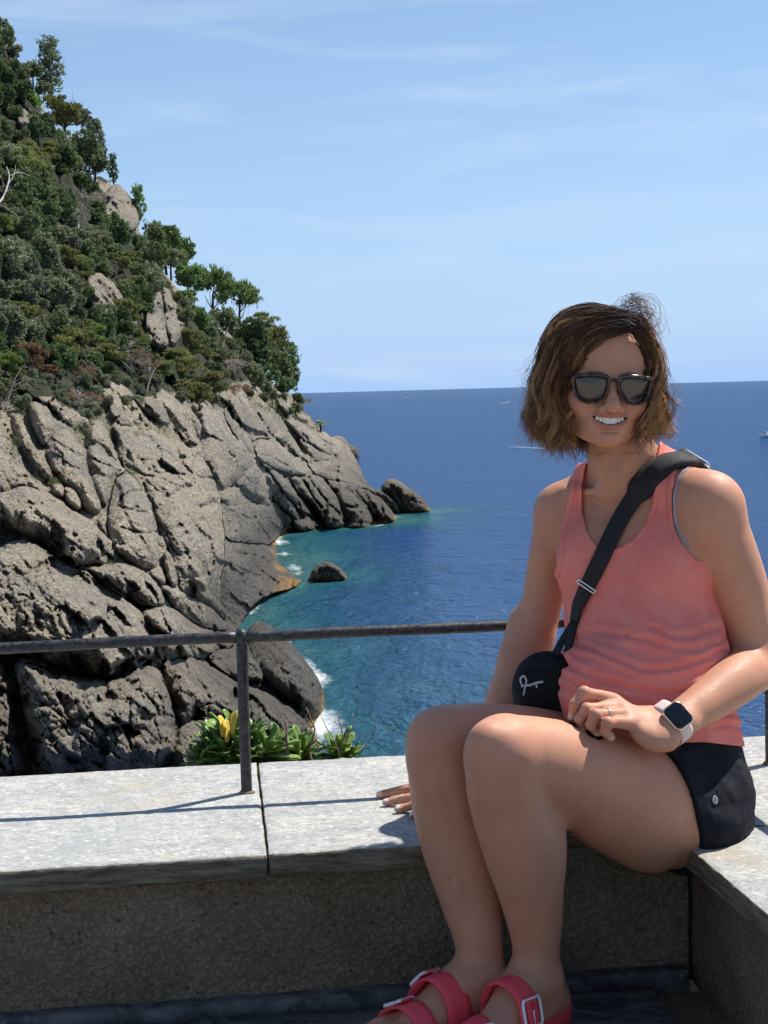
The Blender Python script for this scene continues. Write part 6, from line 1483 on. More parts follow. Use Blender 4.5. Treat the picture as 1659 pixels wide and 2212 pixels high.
# shorts
SHF = Field((.20, 2.14, .20), (.70, 2.74, .56), .0030)
X = SHF.pts(tuple(slice(0, k) for k in SHF.n)); bd = np.empty(SHF.n, np.float32)
PV = Field(LO, HI, HB); merge(PV, TR, .001); merge(PV, LG1, near(vP(1500,1715,2.45), .12, .20, .03, .004)); merge(PV, LG2, near(vP(1320,1665,2.56), .12, .20, .03, .004))
for i in range(SHF.n[0]): bd[i] = PV.sample(X[i])
band = (bd < .032) & (bd > -.014); Xb = X[band]; db = bd[band]; pd = projD(Xb)
a1 = vP(1240,1665,2.28); a2 = vP(1450,1722,2.40); n1 = a2 - a1; n1 /= np.linalg.norm(n1); h1 = vP(1398,1704,2.36)
b1 = vP(1040,1610,2.36); b2_ = vP(1250,1655,2.52); n2_ = b2_ - b1; n2_ /= np.linalg.norm(n2_); h2 = vP(1172,1640,2.455)
midp = (LG2.sample(Xb) < LG1.sample(Xb)) & ((Xb - h1) @ n1 < .10)
legcut = np.where(midp, (Xb - h2) @ n2_, (Xb - h1) @ n1 + .55 * (Xb[:, 2] - .36))
wst = -(Xb[:, 2] - .425)
wr = fbm(np.c_[Xb[:, 0] * 16, Xb[:, 1] * 16, Xb[:, 2] * 26], 3, .5, ridge=True) * .0042 + pnoise(Xb * np.array([9, 9, 30])) * .003
of2 = .0085 + wr * np.clip(legcut / .03, .1, 1) + .0015 * np.clip((.024 - legcut) / .002, 0, 1)
shell = np.maximum(np.maximum(db - of2, -legcut), -wst); shell = np.maximum(shell, -(db + .008)); SHF.D[:] = .05; SHF.D[band] = shell
Vs_, Fs_ = SHF.mesh(); Vs_ = relax(Vs_, Fs_, np.ones(len(Vs_)), 2, .4)
M_SHORTS, t, b = material('dark navy sports cloth', rough=.8, spec=.15); p = pos(t)
t.l.new(t.mix(t.rng(t.noise(p, 22, 5), .35, .7), (.007, .0075, .011), (.014, .015, .021)), b.inputs['Base Color']); t.l.new(t.bump(t.noise(p, 900, 2), .3, .0006), b.inputs['Normal'])
shorts = link('shorts', mesh_np('shorts', Vs_, Fs_.astype(int)), [M_SHORTS], person)
M_PRINT = plain('silver print', (.62, .62, .64), .4, bump=0, var=.03)
# pocket seam, pocket opening and the small round silver emblem on the hip
def on_surf(F, x, y, lift=.001, iso=0.0, Y0=2.0):
    q = F.hit(x, y, Y0, 2.9, iso)
    if q is None: return None, None
    n_ = F.grad(q[None], .006)[0]; return q + n_ * lift, n_
def seam_line(F, pts, r, name, mat, par_, n=30, lift=.0004):
    S = spline(np.c_[np.array(pts, float), np.zeros(len(pts))], n)[:, :2]; P = [on_surf(F, x, y, lift)[0] for x, y in S]; P = np.array([q for q in P if q is not None])
    if len(P) < 4: return
    V, F_ = tube(P, r, 6); link(name, mesh_np(name, V, F_), [mat], par_)
seam_line(SHF, [(1552,1742 - 20),(1543,1700),(1520,1712),(1490,1720),(1470,1727)], .0014, 'pocket_seam', M_SHORTS, person)
seam_line(SHF, [(1455,1640),(1492,1690),(1504,1745),(1508,1800),(1498,1832)], .0011, 'side_seam', M_SHORTS, person)
ec, en = on_surf(SHF, 1544, 1728, .0012)
if ec is not None:
    tq = Vector(en).to_track_quat('Z', 'Y').to_matrix(); tq = np.array(tq); EV = []
    ring = [ec + tq @ np.array([.0048 * math.cos(a), .0062 * math.sin(a), 0]) for a in np.linspace(0, 2 * math.pi, 29)]; EV.append(tube(ring, .00055, 5, False))
    om = [(-.0022,-.0040),(-.0030,-.0034),(-.0030,.0008),(-.0012,.0036),(.0,.0008),(.0,-.0026),(.0014,-.0038),(.0030,-.0010),(.0026,.0034),(.0016,.0042)]
    EV.append(tube([ec + tq @ np.array([a, b2, .0002]) for a, b2 in spline(np.c_[np.array(om), np.zeros(len(om))], 26)[:, :2]], .0006, 5))
    link('emblem', mesh_np('emblem', *join_np(EV)), [M_PRINT], person)
# pale bra edge under the armhole
seam = []
M_BRA = plain('grey bra strap', (.30, .30, .36), .8, bump=.1)
SUR = Field(LO, HI, HB); SUR.D = BD.D.copy()
S = spline(np.array([(1492,1006,0),(1468,1030,0),(1458,1070,0),(1460,1120,0),(1472,1158,0),(1488,1180,0)], float), 22)[:, :2]
P = [on_surf(BD, x, y, .001)[0] for x, y in S]; P = np.array([q for q in P if q is not None]); V, F_ = tube(P, .0028, 8, True, 1, .45); link('bra_edge', mesh_np('bra_edge', V, F_), [M_BRA], person)
# ring
M_SILVER = plain('silver', (.75, .74, .72), .2, 1.0, bump=.05, var=.05)
A0, B0 = vP(*FG[2][0]), vP(*FG[2][1]); rc_ = A0 * .42 + B0 * .58 + [0, 0, .0012]; ax_ = (B0 - A0) / np.linalg.norm(B0 - A0); e1 = np.cross(ax_, [0, 0, 1]); e1 /= np.linalg.norm(e1); e2 = np.cross(ax_, e1)
V, F_ = tube([rc_ + (e1 * math.cos(a) + e2 * math.sin(a)) * .0096 for a in np.linspace(0, 2 * math.pi, 33)], .0012, 8, False, 1, 1); link('finger_ring', mesh_np('finger_ring', V, F_), [M_SILVER], person)
# ================================================================ HAIR
M_HAIR, t, b = material('wavy brown hair', rough=.42, spec=.3)
at = t.new('Attribute', attribute_name='tint').outputs['Color']; t.l.new(at, b.inputs['Base Color']); b.inputs['Anisotropic'].default_value = .0
b.inputs['Sheen Weight'].default_value = .0
hr = np.random.default_rng(8)
CC = np.array([0, -.092, .042]); CR = np.array([.0715, .092, .085])        # scalp in head space
def skin_pt(v):                                                            # direction (x, f, z) on the scalp
    v = np.asarray(v, float); v = v / np.linalg.norm(v); return CC + v * CR / 1.0
XP = .022                                                                    # parting, towards her left
def lock_path(side, a, bk, z_end, rg, front=False):
    """guide strand in head space. side -1: image left, +1: image right; a 0 inner .. 1 outer; bk 0 front .. 1 back"""
    if side < 0:
        th = R(-8) + bk * R(112)          # 0: straight to the side, 90: straight back
        ex, ey = math.cos(th), math.sin(th)
        mid = np.array([-(.070 + .047 * a) * ex - (.0 if ex > .3 else .0), -.030 - .012 * (1 - ex) - (.118 + .035 * a) * ey, -.025 - .01 * a])
        end = np.array([-(.060 + .049 * a) * ex * (.97), -.034 - (.100 + .04 * a) * ey, z_end])
        root = skin_pt([.25 - .55 * bk * rg.uniform(.2, 1) + rg.uniform(-.08, .08), .62 - 1.25 * bk, .80 + .1 * bk])
        lift = .012 + .016 * a
        sh = skin_pt([-.62 - .2 * bk, .42 - 1.2 * bk, .70]) + np.array([-.010 - .020 * a, 0, .002 + .008 * a])
        s2 = np.array([-(.070 + .040 * a) * max(ex, .35 if bk < .6 else ex), -.032 - (.104 + .03 * a) * ey, .035 + .012 * a])
    else:
        th = R(-14) + bk * R(100); ex, ey = math.cos(th), math.sin(th)
        mid = np.array([(.062 + .016 * a) * ex, -.034 - (.118 + .03 * a) * ey, -.030])
        end = np.array([(.054 + .017 * a) * ex, -.040 - (.10 + .03 * a) * ey, z_end])
        root = skin_pt([.34 + rg.uniform(-.06, .08), .60 - 1.25 * bk, .78])
        sh = skin_pt([.80, .40 - 1.2 * bk, .50]) + np.array([.006 + .010 * a, 0, .001 + .004 * a])
        s2 = np.array([(.066 + .022 * a) * max(ex, .3), -.036 - (.108 + .025 * a) * ey, .018])
    top = root * .55 + sh * .45 + np.array([0, 0, .007 + .007 * a])
    return np.array([root, top, sh, s2, mid, end])
def strands(guides, per, spread, r, wav, npt=18, col=None):
    Vs, Fs, Cs, n0 = [], [], [], 0
    a3 = np.arange(3) * 2 * math.pi / 3
    for gi, (G, hue) in enumerate(guides):
        S0 = spline(G, npt); ph = hr.uniform(0, 6.28, 2); wl_ = hr.uniform(2.2, 4.2); amp = wav * hr.uniform(.6, 1.3)
        u = np.linspace(0, 1, npt)
        wave = np.stack([np.sin(u * 6.28 * wl_ + ph[0]), np.cos(u * 6.28 * wl_ * .9 + ph[1]), .5 * np.sin(u * 6.28 * wl_ * 1.1 + ph[1])], 1) * (amp * (np.clip(u * 1.7 - .45, 0, 1) + .5 * np.clip(u * 2.5 - 1.6, 0, 1)))[:, None]
        for _ in range(per):
            o = hr.normal(size=3) * spread; cl = (.55 + .75 * np.abs(u - .45))[:, None]
            ph2 = hr.uniform(0, 6.28); w2 = np.stack([np.sin(u * 9 + ph2), np.cos(u * 8 + ph2), np.sin(u * 7 + ph2)], 1) * .0014 * u[:, None]
            L = hr.uniform(.86, 1.03); P = S0 + wave * hr.uniform(.8, 1.2) + o * cl + w2
            if L < 1: P = np.stack([np.interp(u * L, u, P[:, i]) for i in range(3)], 1)
            # keep outside the skull
            q = (P - CC) / (CR + .0015); k = np.linalg.norm(q, axis=1); m = k < 1; P[m] = CC + (P[m] - CC) / k[m][:, None]
            T, N, B = frames(P); rr = r * hr.uniform(.7, 1.3) * (1 - .55 * u ** 3)
            V = P[:, None] + rr[:, None, None] * (np.cos(a3)[None, :, None] * N[:, None] + np.sin(a3)[None, :, None] * B[:, None]); Vs.append(V.reshape(-1, 3))
            i = np.arange(npt - 1)[:, None] * 3; j = np.arange(3)[None]; jn = (j + 1) % 3
            Fs.append(np.stack([i + j, i + jn, i + jn + 3, i + j + 3], -1).reshape(-1, 4) + n0); n0 += npt * 3
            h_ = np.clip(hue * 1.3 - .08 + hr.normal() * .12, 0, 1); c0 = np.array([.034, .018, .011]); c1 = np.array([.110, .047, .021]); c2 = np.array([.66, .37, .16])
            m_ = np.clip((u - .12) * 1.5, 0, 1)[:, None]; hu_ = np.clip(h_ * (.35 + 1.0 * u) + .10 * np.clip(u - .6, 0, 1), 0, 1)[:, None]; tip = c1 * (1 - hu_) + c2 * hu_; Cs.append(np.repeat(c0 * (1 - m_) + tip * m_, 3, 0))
    V = np.concatenate(Vs); return EYE + V @ HAF, np.concatenate(Fs), np.concatenate(Cs)
GD = []
for _ in range(185):
    a, bk = hr.uniform(0, 1) ** .8, hr.uniform(0, 1); GD.append((lock_path(-1, a, bk, -.080 - .030 * hr.uniform(0, 1) - .008 * (1 - a), hr), min(1, hr.exponential(.30) * (.5 + .9 * a))))
for _ in range(95):
    a, bk = hr.uniform(0, 1) ** .8, hr.uniform(0, 1); GD.append((lock_path(1, a, bk, -.070 - .030 * hr.uniform(0, 1), hr), min(1, hr.exponential(.30) * (.5 + .9 * a))))
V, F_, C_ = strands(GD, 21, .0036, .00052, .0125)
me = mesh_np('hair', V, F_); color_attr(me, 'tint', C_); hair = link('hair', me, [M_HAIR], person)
# dark inner mass of the hair, so that no sky shows through the middle of it
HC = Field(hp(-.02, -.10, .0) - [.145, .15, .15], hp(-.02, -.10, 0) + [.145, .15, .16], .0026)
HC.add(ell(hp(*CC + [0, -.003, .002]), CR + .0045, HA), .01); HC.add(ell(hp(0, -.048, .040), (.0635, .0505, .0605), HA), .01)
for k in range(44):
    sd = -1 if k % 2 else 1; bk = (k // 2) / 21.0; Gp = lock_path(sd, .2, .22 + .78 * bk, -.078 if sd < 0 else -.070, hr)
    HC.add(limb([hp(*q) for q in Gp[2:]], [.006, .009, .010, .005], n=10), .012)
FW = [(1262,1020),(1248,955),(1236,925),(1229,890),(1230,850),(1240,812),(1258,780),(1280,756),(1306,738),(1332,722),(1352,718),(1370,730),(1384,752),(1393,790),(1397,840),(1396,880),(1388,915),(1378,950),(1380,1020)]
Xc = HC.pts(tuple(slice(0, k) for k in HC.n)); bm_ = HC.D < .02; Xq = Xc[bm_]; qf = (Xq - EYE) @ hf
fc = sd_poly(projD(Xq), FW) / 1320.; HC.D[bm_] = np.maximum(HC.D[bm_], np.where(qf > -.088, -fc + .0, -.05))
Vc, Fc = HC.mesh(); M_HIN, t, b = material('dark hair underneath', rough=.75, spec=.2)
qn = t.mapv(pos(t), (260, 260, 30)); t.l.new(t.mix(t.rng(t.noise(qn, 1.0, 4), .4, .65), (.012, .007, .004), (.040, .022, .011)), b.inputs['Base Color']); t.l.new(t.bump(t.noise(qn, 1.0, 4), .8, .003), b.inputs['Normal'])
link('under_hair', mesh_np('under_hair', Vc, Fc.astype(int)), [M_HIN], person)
# front locks along the hairline: swept from the parting over to the image left, and down the right temple
def unD(pts, dep): return np.array([(np.array(PY(x, y, EYE[1] + d)) - EYE) @ HA.T for (x, y), d in zip(pts, dep)])
FR = []
for k in range(84):
    u = hr.uniform(0, 2.0); j = lambda s=6: hr.normal() * s
    FR.append((unD([(1356 + j(5), 708 - 14 * u + j(3)), (1322 - 6 * u + j(), 720 - 24 * u + j(4)), (1284 - 26 * u + j(), 750 - 30 * u + j(5)), (1250 - 36 * u + j(), 798 - 30 * u + j()), (1232 - 38 * u + j(7), 862 - 6 * u + j()), (1232 - 44 * u + j(8), 926 + 6 * u + j(10))], [.006 + .012 * u, -.002 + .014 * u, .000 + .016 * u, .014 + .016 * u, .032 + .016 * u, .044]), min(1, hr.exponential(.22))))
for k in range(48):
    u = hr.uniform(0, 1.5); j = lambda s=4: hr.normal() * s
    FR.append((unD([(1358 + j(), 706 - 12 * u + j(3)), (1380 + 6 * u + j(), 724 - 14 * u + j(4)), (1396 + 9 * u + j(), 770 - 6 * u + j(5)), (1402 + 17 * u + j(), 828 + j()), (1404 + 22 * u + j(6), 890 + j()), (1394 + 22 * u + j(8), 944 + j(10))], [.006 + .01 * u, .010, .024, .040, .048, .056]), min(1, hr.exponential(.34))))
V, F_, C_ = strands(FR, 18, .0030, .0005, .0115, 22)
me = mesh_np('front_hair', V, F_); color_attr(me, 'tint', C_); link('front_hair', me, [M_HAIR], person)
# wind-blown flyaways
FL = []
for k in range(24):
    j = lambda s=9: hr.normal() * s; x0 = hr.uniform(1310, 1400); q_ = hr.uniform(.15, .85)
    FL.append((unD([(x0, 712), (x0 + 8 + j(8), 676 - 6 * q_ + j(5)), (1352 + 26 * q_ + j(10), 664 - 22 * q_ + j(6)), (1372 + 34 * q_ + j(9), 672 - 14 * q_ + j(7)), (1390 + 32 * q_ + j(8), 704 + j(9)), (1396 + 26 * q_ + j(8), 740 + j(12))], [.05] * 6) + hr.normal(size=(6, 3)) * .004, .25))
for k in range(26):
    j = lambda s=9: hr.normal() * s; u = hr.uniform(0, 1); x0, y0 = 1300 - 90 * u, 690 + 90 * u * u
    FL.append((unD([(1330, 690), (x0 + 10, y0 - 8 + j(4)), (x0 - 30 + j(), y0 + 8 + j()), (x0 - 62 + j(12), y0 + 46 + j(14))], [.06] * 4), .35))
for k in range(30):
    j = lambda s=8: hr.normal() * s; y0 = hr.uniform(800, 950); sd = -1 if k % 3 else 1; xb = 1152 if sd < 0 else 1440
    FL.append((unD([(xb - sd * 26, y0 - 60), (xb + j(4), y0 - 20 + j()), (xb + sd * 14 + j(), y0 + 8 + j()), (xb + sd * hr.uniform(0, 20), y0 + 30 + j())], [.07] * 4), .5))
V, F_, C_ = strands(FL, 3, .0050, .00026, .0075, 26)
me = mesh_np('loose_hair', V, F_); color_attr(me, 'tint', C_ * 1.3); link('loose_hair', me, [M_HAIR], person)

# ================================================================ SUNGLASSES
M_TORT, t, b = material('dark tortoiseshell frame', (.02, .01, .006), .16, spec=.6); o_ = objc(t)
t.l.new(t.mix(t.rng(t.noise(o_, 110, 3), .48, .62), (.008, .005, .004), (.12, .035, .010)), b.inputs['Base Color'])
M_LENS, t, b = material('mirror dark lens', (.008, .008, .010), .04, spec=.75)
glasses = empty('sunglasses', Vector(EYE), 'dark rounded sunglasses with tortoiseshell rims on the woman face', 'sunglasses')
OUT = np.array([.955, 1.0]) * np.array([(-.0265,.0100),(-.0235,.0165),(-.012,.0190),(.004,.0190),(.018,.0175),(.0285,.0155),(.0300,.0085),(.0275,-.004),(.0215,-.0165),(.0110,-.0235),(-.002,-.0245),(-.0145,-.0205),(-.0230,-.0105),(-.0262,.0005)])
def gy(x): return .0175 - 4.3 * x * x
def closed_spline(P, n):
    Q = np.vstack([P[-2:], P, P[:3]]); S = spline(Q, (len(Q) - 1) * 8 + 1)[16:-16 - 8 + 0]; return S
for s in (-1, 1):
    pts = np.c_[OUT, np.zeros(len(OUT))]; S = closed_spline(pts, 0)[:, :2]; S = S[:-1] if np.hypot(*(S[0] - S[-1])) < 1e-4 else S
    ring = np.array([hp(s * (.0335 + x), gy(.0335 + x) + .10 * z, z) for x, z in S])
    rr = np.array([.0019 + .0013 * np.clip((z - .002) / .014, 0, 1) + .0012 * np.clip((x - .018) / .01, 0, 1) for x, z in S])
    V, F_ = tube(np.vstack([ring, ring[:1]]), np.r_[rr, rr[:1]], 10, False); link('rim', mesh_np('rim', V, F_), [M_TORT], glasses)
    n_ = len(S); LV, LF = [], []; c_ = S.mean(0)
    for lay in (0, 1):
        LV.append(hp(s * (.0335 + c_[0]), gy(.0335 + c_[0]) + .0012 - lay * .002, c_[1]))
        for k in (.35, .7, .985):
            for x, z in S: xx, zz = c_[0] + (x - c_[0]) * k, c_[1] + (z - c_[1]) * k; LV.append(hp(s * (.0335 + xx), gy(.0335 + xx) + .10 * zz + .0012 * (1 - k * k) - lay * .002, zz))
    N1 = 1 + 3 * n_
    for lay in (0, 1):
        o0 = lay * N1
        for i in range(n_):
            i2 = (i + 1) % n_; f_ = [o0, o0 + 1 + i, o0 + 1 + i2]; LF.append(f_ if lay == 0 else f_[::-1])
            for k in range(2):
                q = [o0 + 1 + k * n_ + i, o0 + 1 + (k + 1) * n_ + i, o0 + 1 + (k + 1) * n_ + i2, o0 + 1 + k * n_ + i2]; LF.append(q if lay == 0 else q[::-1])
    for i in range(n_): i2 = (i + 1) % n_; LF.append([1 + 2 * n_ + i, N1 + 1 + 2 * n_ + i, N1 + 1 + 2 * n_ + i2, 1 + 2 * n_ + i2])
    me = mesh_np('lens', np.array(LV), LF); bm = bmesh.new(); bm.from_mesh(me); bmesh.ops.recalc_face_normals(bm, faces=bm.faces); bm.to_mesh(me); bm.free()
    link('lens', me, [M_LENS], glasses)
    V, F_ = tube(spline([hp(s * .0615, gy(.0615) + .001, .0135), hp(s * .0685, -.012, .0125), hp(s * .0725, -.05, .010), hp(s * .0735, -.095, .004), hp(s * .073, -.112, -.014)], 16), [.0042, .0040] + [.0026] * 12 + [.002, .0018], 8, True, .7, 1.25)
    link('temple', mesh_np('temple', V, F_), [M_TORT], glasses)
V, F_ = tube(spline([hp(-.0085, gy(.008) + .000, .0085), hp(-.004, .0180, .0115), hp(.004, .0180, .0115), hp(.0085, gy(.008) + .000, .0085)], 10), .0026, 8, True, 1, 1.2); link('bridge', mesh_np('bridge', V, F_), [M_TORT], glasses)

# ================================================================ SHOULDER BAG
M_WEB = plain('black webbing', (.012, .012, .013), .8, scale=400, bump=.5, bd=.0008); M_BAG, t, b = material('black leather', (.005, .005, .006), .65, spec=.25); t.l.new(t.bump(t.noise(objc(t), 300, 4), .4, .0008), b.inputs['Normal'])
M_CORD = plain('pale cord', (.62, .60, .54), .8, bump=.1)
def body_pt(x, y, lift, Y0=2.1):
    a = BD.hit(x, y, Y0, 2.8); c = fine.hit(x, y, Y0, 2.8); q, F_ = (c, fine) if c is not None and (a is None or c[1] < a[1] + .004) else (a, BD)
    if q is None: return None, None
    n_ = BD.grad(q[None], .02)[0]; return q + n_ * lift, n_
def ribbon(P, N, W, TH, name, mat, par_):
    """flat band: centre line P, surface normals N, width W, thickness TH"""
    P = np.asarray(P); T = np.gradient(P, axis=0); T /= np.linalg.norm(T, axis=1)[:, None]; N = N - (N * T).sum(1)[:, None] * T; N /= np.linalg.norm(N, axis=1)[:, None]; S_ = np.cross(T, N)
    prof = [(-.5, -.5), (-.5, .5), (-.25, .62), (.25, .62), (.5, .5), (.5, -.5)]; W = np.broadcast_to(W, len(P)); TH = np.broadcast_to(TH, len(P))
    V = np.stack([P + S_ * (a * W)[:, None] + N * (c * TH)[:, None] for a, c in prof], 1).reshape(-1, 3); k = len(prof)
    F = [[i * k + j, i * k + (j + 1) % k, (i + 1) * k + (j + 1) % k, (i + 1) * k + j] for i in range(len(P) - 1) for j in range(k)] + [list(range(k))[::-1], [(len(P) - 1) * k + j for j in range(k)]]
    me = mesh_np(name, V, F); bm = bmesh.new(); bm.from_mesh(me); bmesh.ops.recalc_face_normals(bm, faces=bm.faces); bm.to_mesh(me); bm.free()
    return link(name, me, [mat], par_)
bag = empty('shoulder_bag', Vector(vP(1185, 1520, 2.50)), 'small black shoulder bag worn crosswise at the woman side behind her thigh', 'bag')
SL = spline(np.array([(1500,1002,0),(1474,998,0),(1446,1005,0),(1420,1022,0),(1394,1048,0),(1366,1085,0),(1338,1132,0),(1312,1182,0),(1288,1232,0),(1268,1275,0),(1251,1318,0)], float), 70)[:, :2]
PP, NN = [], []
for x, y in SL:
    q, n_ = body_pt(x, y, .0075)
    if q is not None: PP.append(q); NN.append(n_)
PP, NN = np.array(PP), np.array(NN)
for _ in range(14): PP[1:-1] = PP[1:-1] * .5 + (PP[:-2] + PP[2:]) * .25; NN[1:-1] = NN[1:-1] * .5 + (NN[:-2] + NN[2:]) * .25
shb = [PP[0] + np.array([.022, .018, .000]), PP[0] + np.array([.036, .048, -.018]), PP[0] + np.array([.03, .075, -.06])]; nb_ = [np.array([.3, .1, .95]), np.array([.4, .6, .6]), np.array([.2, .95, .1])]
PP = np.vstack([shb[::-1], PP]); NN = np.vstack([nb_[::-1], NN])
BAGT = np.array(PY(1216, 1412, 2.485))
lowP = [np.array(PY(1240, 1345, PP[-1][1] + .002)), np.array(PY(1229, 1376, (PP[-1][1] + 2.475) / 2)), BAGT]; lowN = [NN[-1], NN[-1], np.array([-.3, -.9, .1])]
PP2 = spline_nd(np.vstack([PP[::3], lowP]), 90); NN2 = spline_nd(np.vstack([NN[::3], lowN]), 90); uu = np.linspace(0, 1, 90)
pdp = projD(PP2); WW = np.interp(pdp[:, 1], [1000, 1060, 1075, 1240, 1262, 1330, 1400], [.046, .044, .031, .028, .027, .024, .015]); TT_ = np.interp(pdp[:, 1], [1000, 1060, 1075, 1400], [.009, .008, .0035, .003])
k_ = int(np.argmax(pdp[:, 1] > 1352)); ribbon(PP2[:k_], NN2[:k_], WW[:k_], TT_[:k_], 'strap', M_WEB, bag)
e0 = PP2[k_ - 1]
for ex_, ey_, dy_ in ((1200, 1412, .005), (1225, 1410, -.004)):
    e1_ = np.array(PY(ex_, ey_, 2.482)); S = spline([e0, (e0 + e1_) / 2 + [0, dy_, 0], e1_], 12); ribbon(S, np.tile([-.3, -.9, .1], (12, 1)), .013, .0028, 'strap_end', M_WEB, bag)
def frame_on(i, w, h_, r, name, mat, tilt=0.0, off=.004):
    Tn = PP2[i + 1] - PP2[i - 1]; Tn /= np.linalg.norm(Tn); n_ = NN2[i] - Tn * (NN2[i] @ Tn); n_ /= np.linalg.norm(n_); S_ = np.cross(Tn, n_); c_ = PP2[i] + n_ * off
    pts = [c_ + S_ * a * w / 2 + Tn * c * h_ / 2 for a, c in [(-1, -1), (1, -1), (1, 1), (-1, 1), (-1, -1)]]; P = resample_line(pts, 8); V, F_ = tube(P, r, 6); link(name, mesh_np(name, V, F_), [mat], bag)
def resample_line(pts, n): return np.array([np.asarray(pts[i]) * (1 - u) + np.asarray(pts[i + 1]) * u for i in range(len(pts) - 1) for u in np.linspace(0, 1, n, endpoint=False)] + [pts[-1]])
i1 = int(np.argmin(np.abs(pdp[:, 1] - 1264) + (pdp[:, 0] > 1400) * 999)); frame_on(i1, .036, .006, .0014, 'strap_slider', M_SILVER)
frame_on(3, .054, .016, .0018, 'strap_buckle', M_SILVER, off=.008)
bf = Field(vP(1185,1470,2.50) - .11, vP(1185,1470,2.50) + .11, .0028)
bl = np.array([.93, -.36, 0]); bfw = np.array([-.36, -.93, 0]); BM = np.stack([bl, bfw, [0, 0, 1]]); bc = vP(1186,1478,2.505)
def rbox(c, h_, r, M):
    def fn(X):
        q = np.abs((X - c.astype(np.float32)) @ M.T.astype(np.float32)) - (np.array(h_) - r); return np.sqrt((np.maximum(q, 0) ** 2).sum(-1)) + np.minimum(q.max(-1), 0) - r
    return fn, c - .1, c + .1
bf.add(ell(bc + [0, 0, -.004], [.064, .024, .062], BM), .001); bf.add(rbox(bc + [0, 0, -.03], [.058, .026, .036], .022, BM), .02); bf.add(limb([bc + bfw * .024 - bl * .05 + [0, 0, .022], bc + bfw * .027 + [0, 0, .028], bc + bfw * .024 + bl * .05 + [0, 0, .022]], [.0022] * 3, n=10), .004)
V, F_ = bf.mesh(); link('bag_body', mesh_np('bag_body', V, F_.astype(int)), [M_BAG], bag)
def cord(pts, Y, r=.0016):
    P = spline([vP(x, y, Y + d) for x, y, d in pts], 26); V, F_ = tube(P, r, 6); return V, F_
YC = bc[1] - .034
link('cord_bow', mesh_np('cord_bow', *join_np([cord([(1128,1482,0),(1124,1468,-.003),(1131,1460,-.004),(1137,1470,-.002),(1134,1486,0),(1131,1502,-.002)], YC), cord([(1126,1482,0),(1145,1480,-.004),(1160,1475,-.003),(1173,1473,-.001)], YC, .0022), cord([(1158,1478,-.003),(1160,1486,-.003)], YC)])), [M_CORD], bag)

# ================================================================ WATCH
M_CASE = plain('pale gold case', (.74, .56, .46), .25, .9, bump=0, var=.04); M_GLASS, t, b = material('black watch glass', (.006, .008, .012), .08, spec=.45); M_BAND = plain('pale pink rubber band', (.72, .58, .53), .55, bump=.05, var=.04, scale=200)
wax = LW - vP(1588,1470,2.40); wax /= np.linalg.norm(wax); wc = vP(1450,1566,2.288)
wn_ = np.array([-.24, -.90, .34]); wn_ -= wax * (wn_ @ wax); wn_ /= np.linalg.norm(wn_); wn_ = wn_ * .8 + np.array([-.35, -.9, .1]) * .45; wn_ /= np.linalg.norm(wn_); wax = wax - wn_ * (wn_ @ wax); wax /= np.linalg.norm(wax); ws = np.cross(wn_, wax)
def march(F, c, d, r0=.01, r1=.08):
    rr = np.arange(r0, r1, .0005); v = F.sample(c + rr[:, None] * d); k = np.argmax(v > 0); return rr[k] if v[k] > 0 else r1
watch = empty('wristwatch', Vector(wc), 'square smart watch with black screen and pale pink band on the wrist in the lap', 'watch')
rr_ = march(LHD, wc, wn_); cc_ = wc + wn_ * (rr_ + .0045); WM = np.stack([wax, ws, wn_], 1)
def wbox(size, off, bev, name, mat, sh=(0, 0)):
    hx, hy, hz_ = size[0] / 2, size[1] / 2, size[2] / 2; rr2 = min(bev, hx * .98, hy * .98); O = []
    for qx, qy, a0 in ((1, 1, 0), (-1, 1, 90), (-1, -1, 180), (1, -1, 270)):
        for a in np.radians(np.linspace(a0, a0 + 90, 8)): O.append((qx * (hx - rr2) + rr2 * math.cos(a), qy * (hy - rr2) + rr2 * math.sin(a)))
    O = np.array(O); n_ = len(O); e = min(.0028, hz_ * .9); lay = [(-hz_, e), (-hz_ + e * .3, e * .3), (-hz_ + e, 0), (hz_ - e, 0), (hz_ - e * .3, e * .3), (hz_, e), (hz_ + .0002, hx * .5)]
    V = np.array([[x - np.sign(x) * min(ins, abs(x)), y - np.sign(y) * min(ins, abs(y)), z] for z, ins in lay for x, y in O]); F = [[k * n_ + i, k * n_ + (i + 1) % n_, (k + 1) * n_ + (i + 1) % n_, (k + 1) * n_ + i] for k in range(len(lay) - 1) for i in range(n_)] + [list(range(n_))[::-1], [(len(lay) - 1) * n_ + i for i in range(n_)]]
    V = cc_ + (V + np.array([sh[0], sh[1], off])) @ WM.T; me = mesh_np(name, V, F); bm = bmesh.new(); bm.from_mesh(me); bmesh.ops.recalc_face_normals(bm, faces=bm.faces); bm.to_mesh(me); bm.free(); link(name, me, [mat], watch)
wbox((.0375, .0430, .0105), 0, .0095, 'watch_case', M_CASE); wbox((.0335, .0390, .0030), .0049, .0085, 'watch_screen', M_GLASS)
wbox((.0045, .0050, .0045), 0, .0015, 'watch_crown', M_CASE, (-.0195, -.007))
Pb, Nb = [], []
for a in np.linspace(R(24), R(336), 60):
    d = wn_ * math.cos(a) + ws * math.sin(a); r_ = max(march(LHD, wc + wax * k, d) for k in (-.009, 0, .009)); Pb.append(wc + d * (min(r_, .037) + .0016)); Nb.append(d)
Pb, Nb = np.array(Pb), np.array(Nb)
for _ in range(6): Pb[1:-1] = Pb[1:-1] * .5 + (Pb[:-2] + Pb[2:]) * .25
ribbon(Pb, Nb, .0235, .0026, 'watch_band', M_BAND, watch)

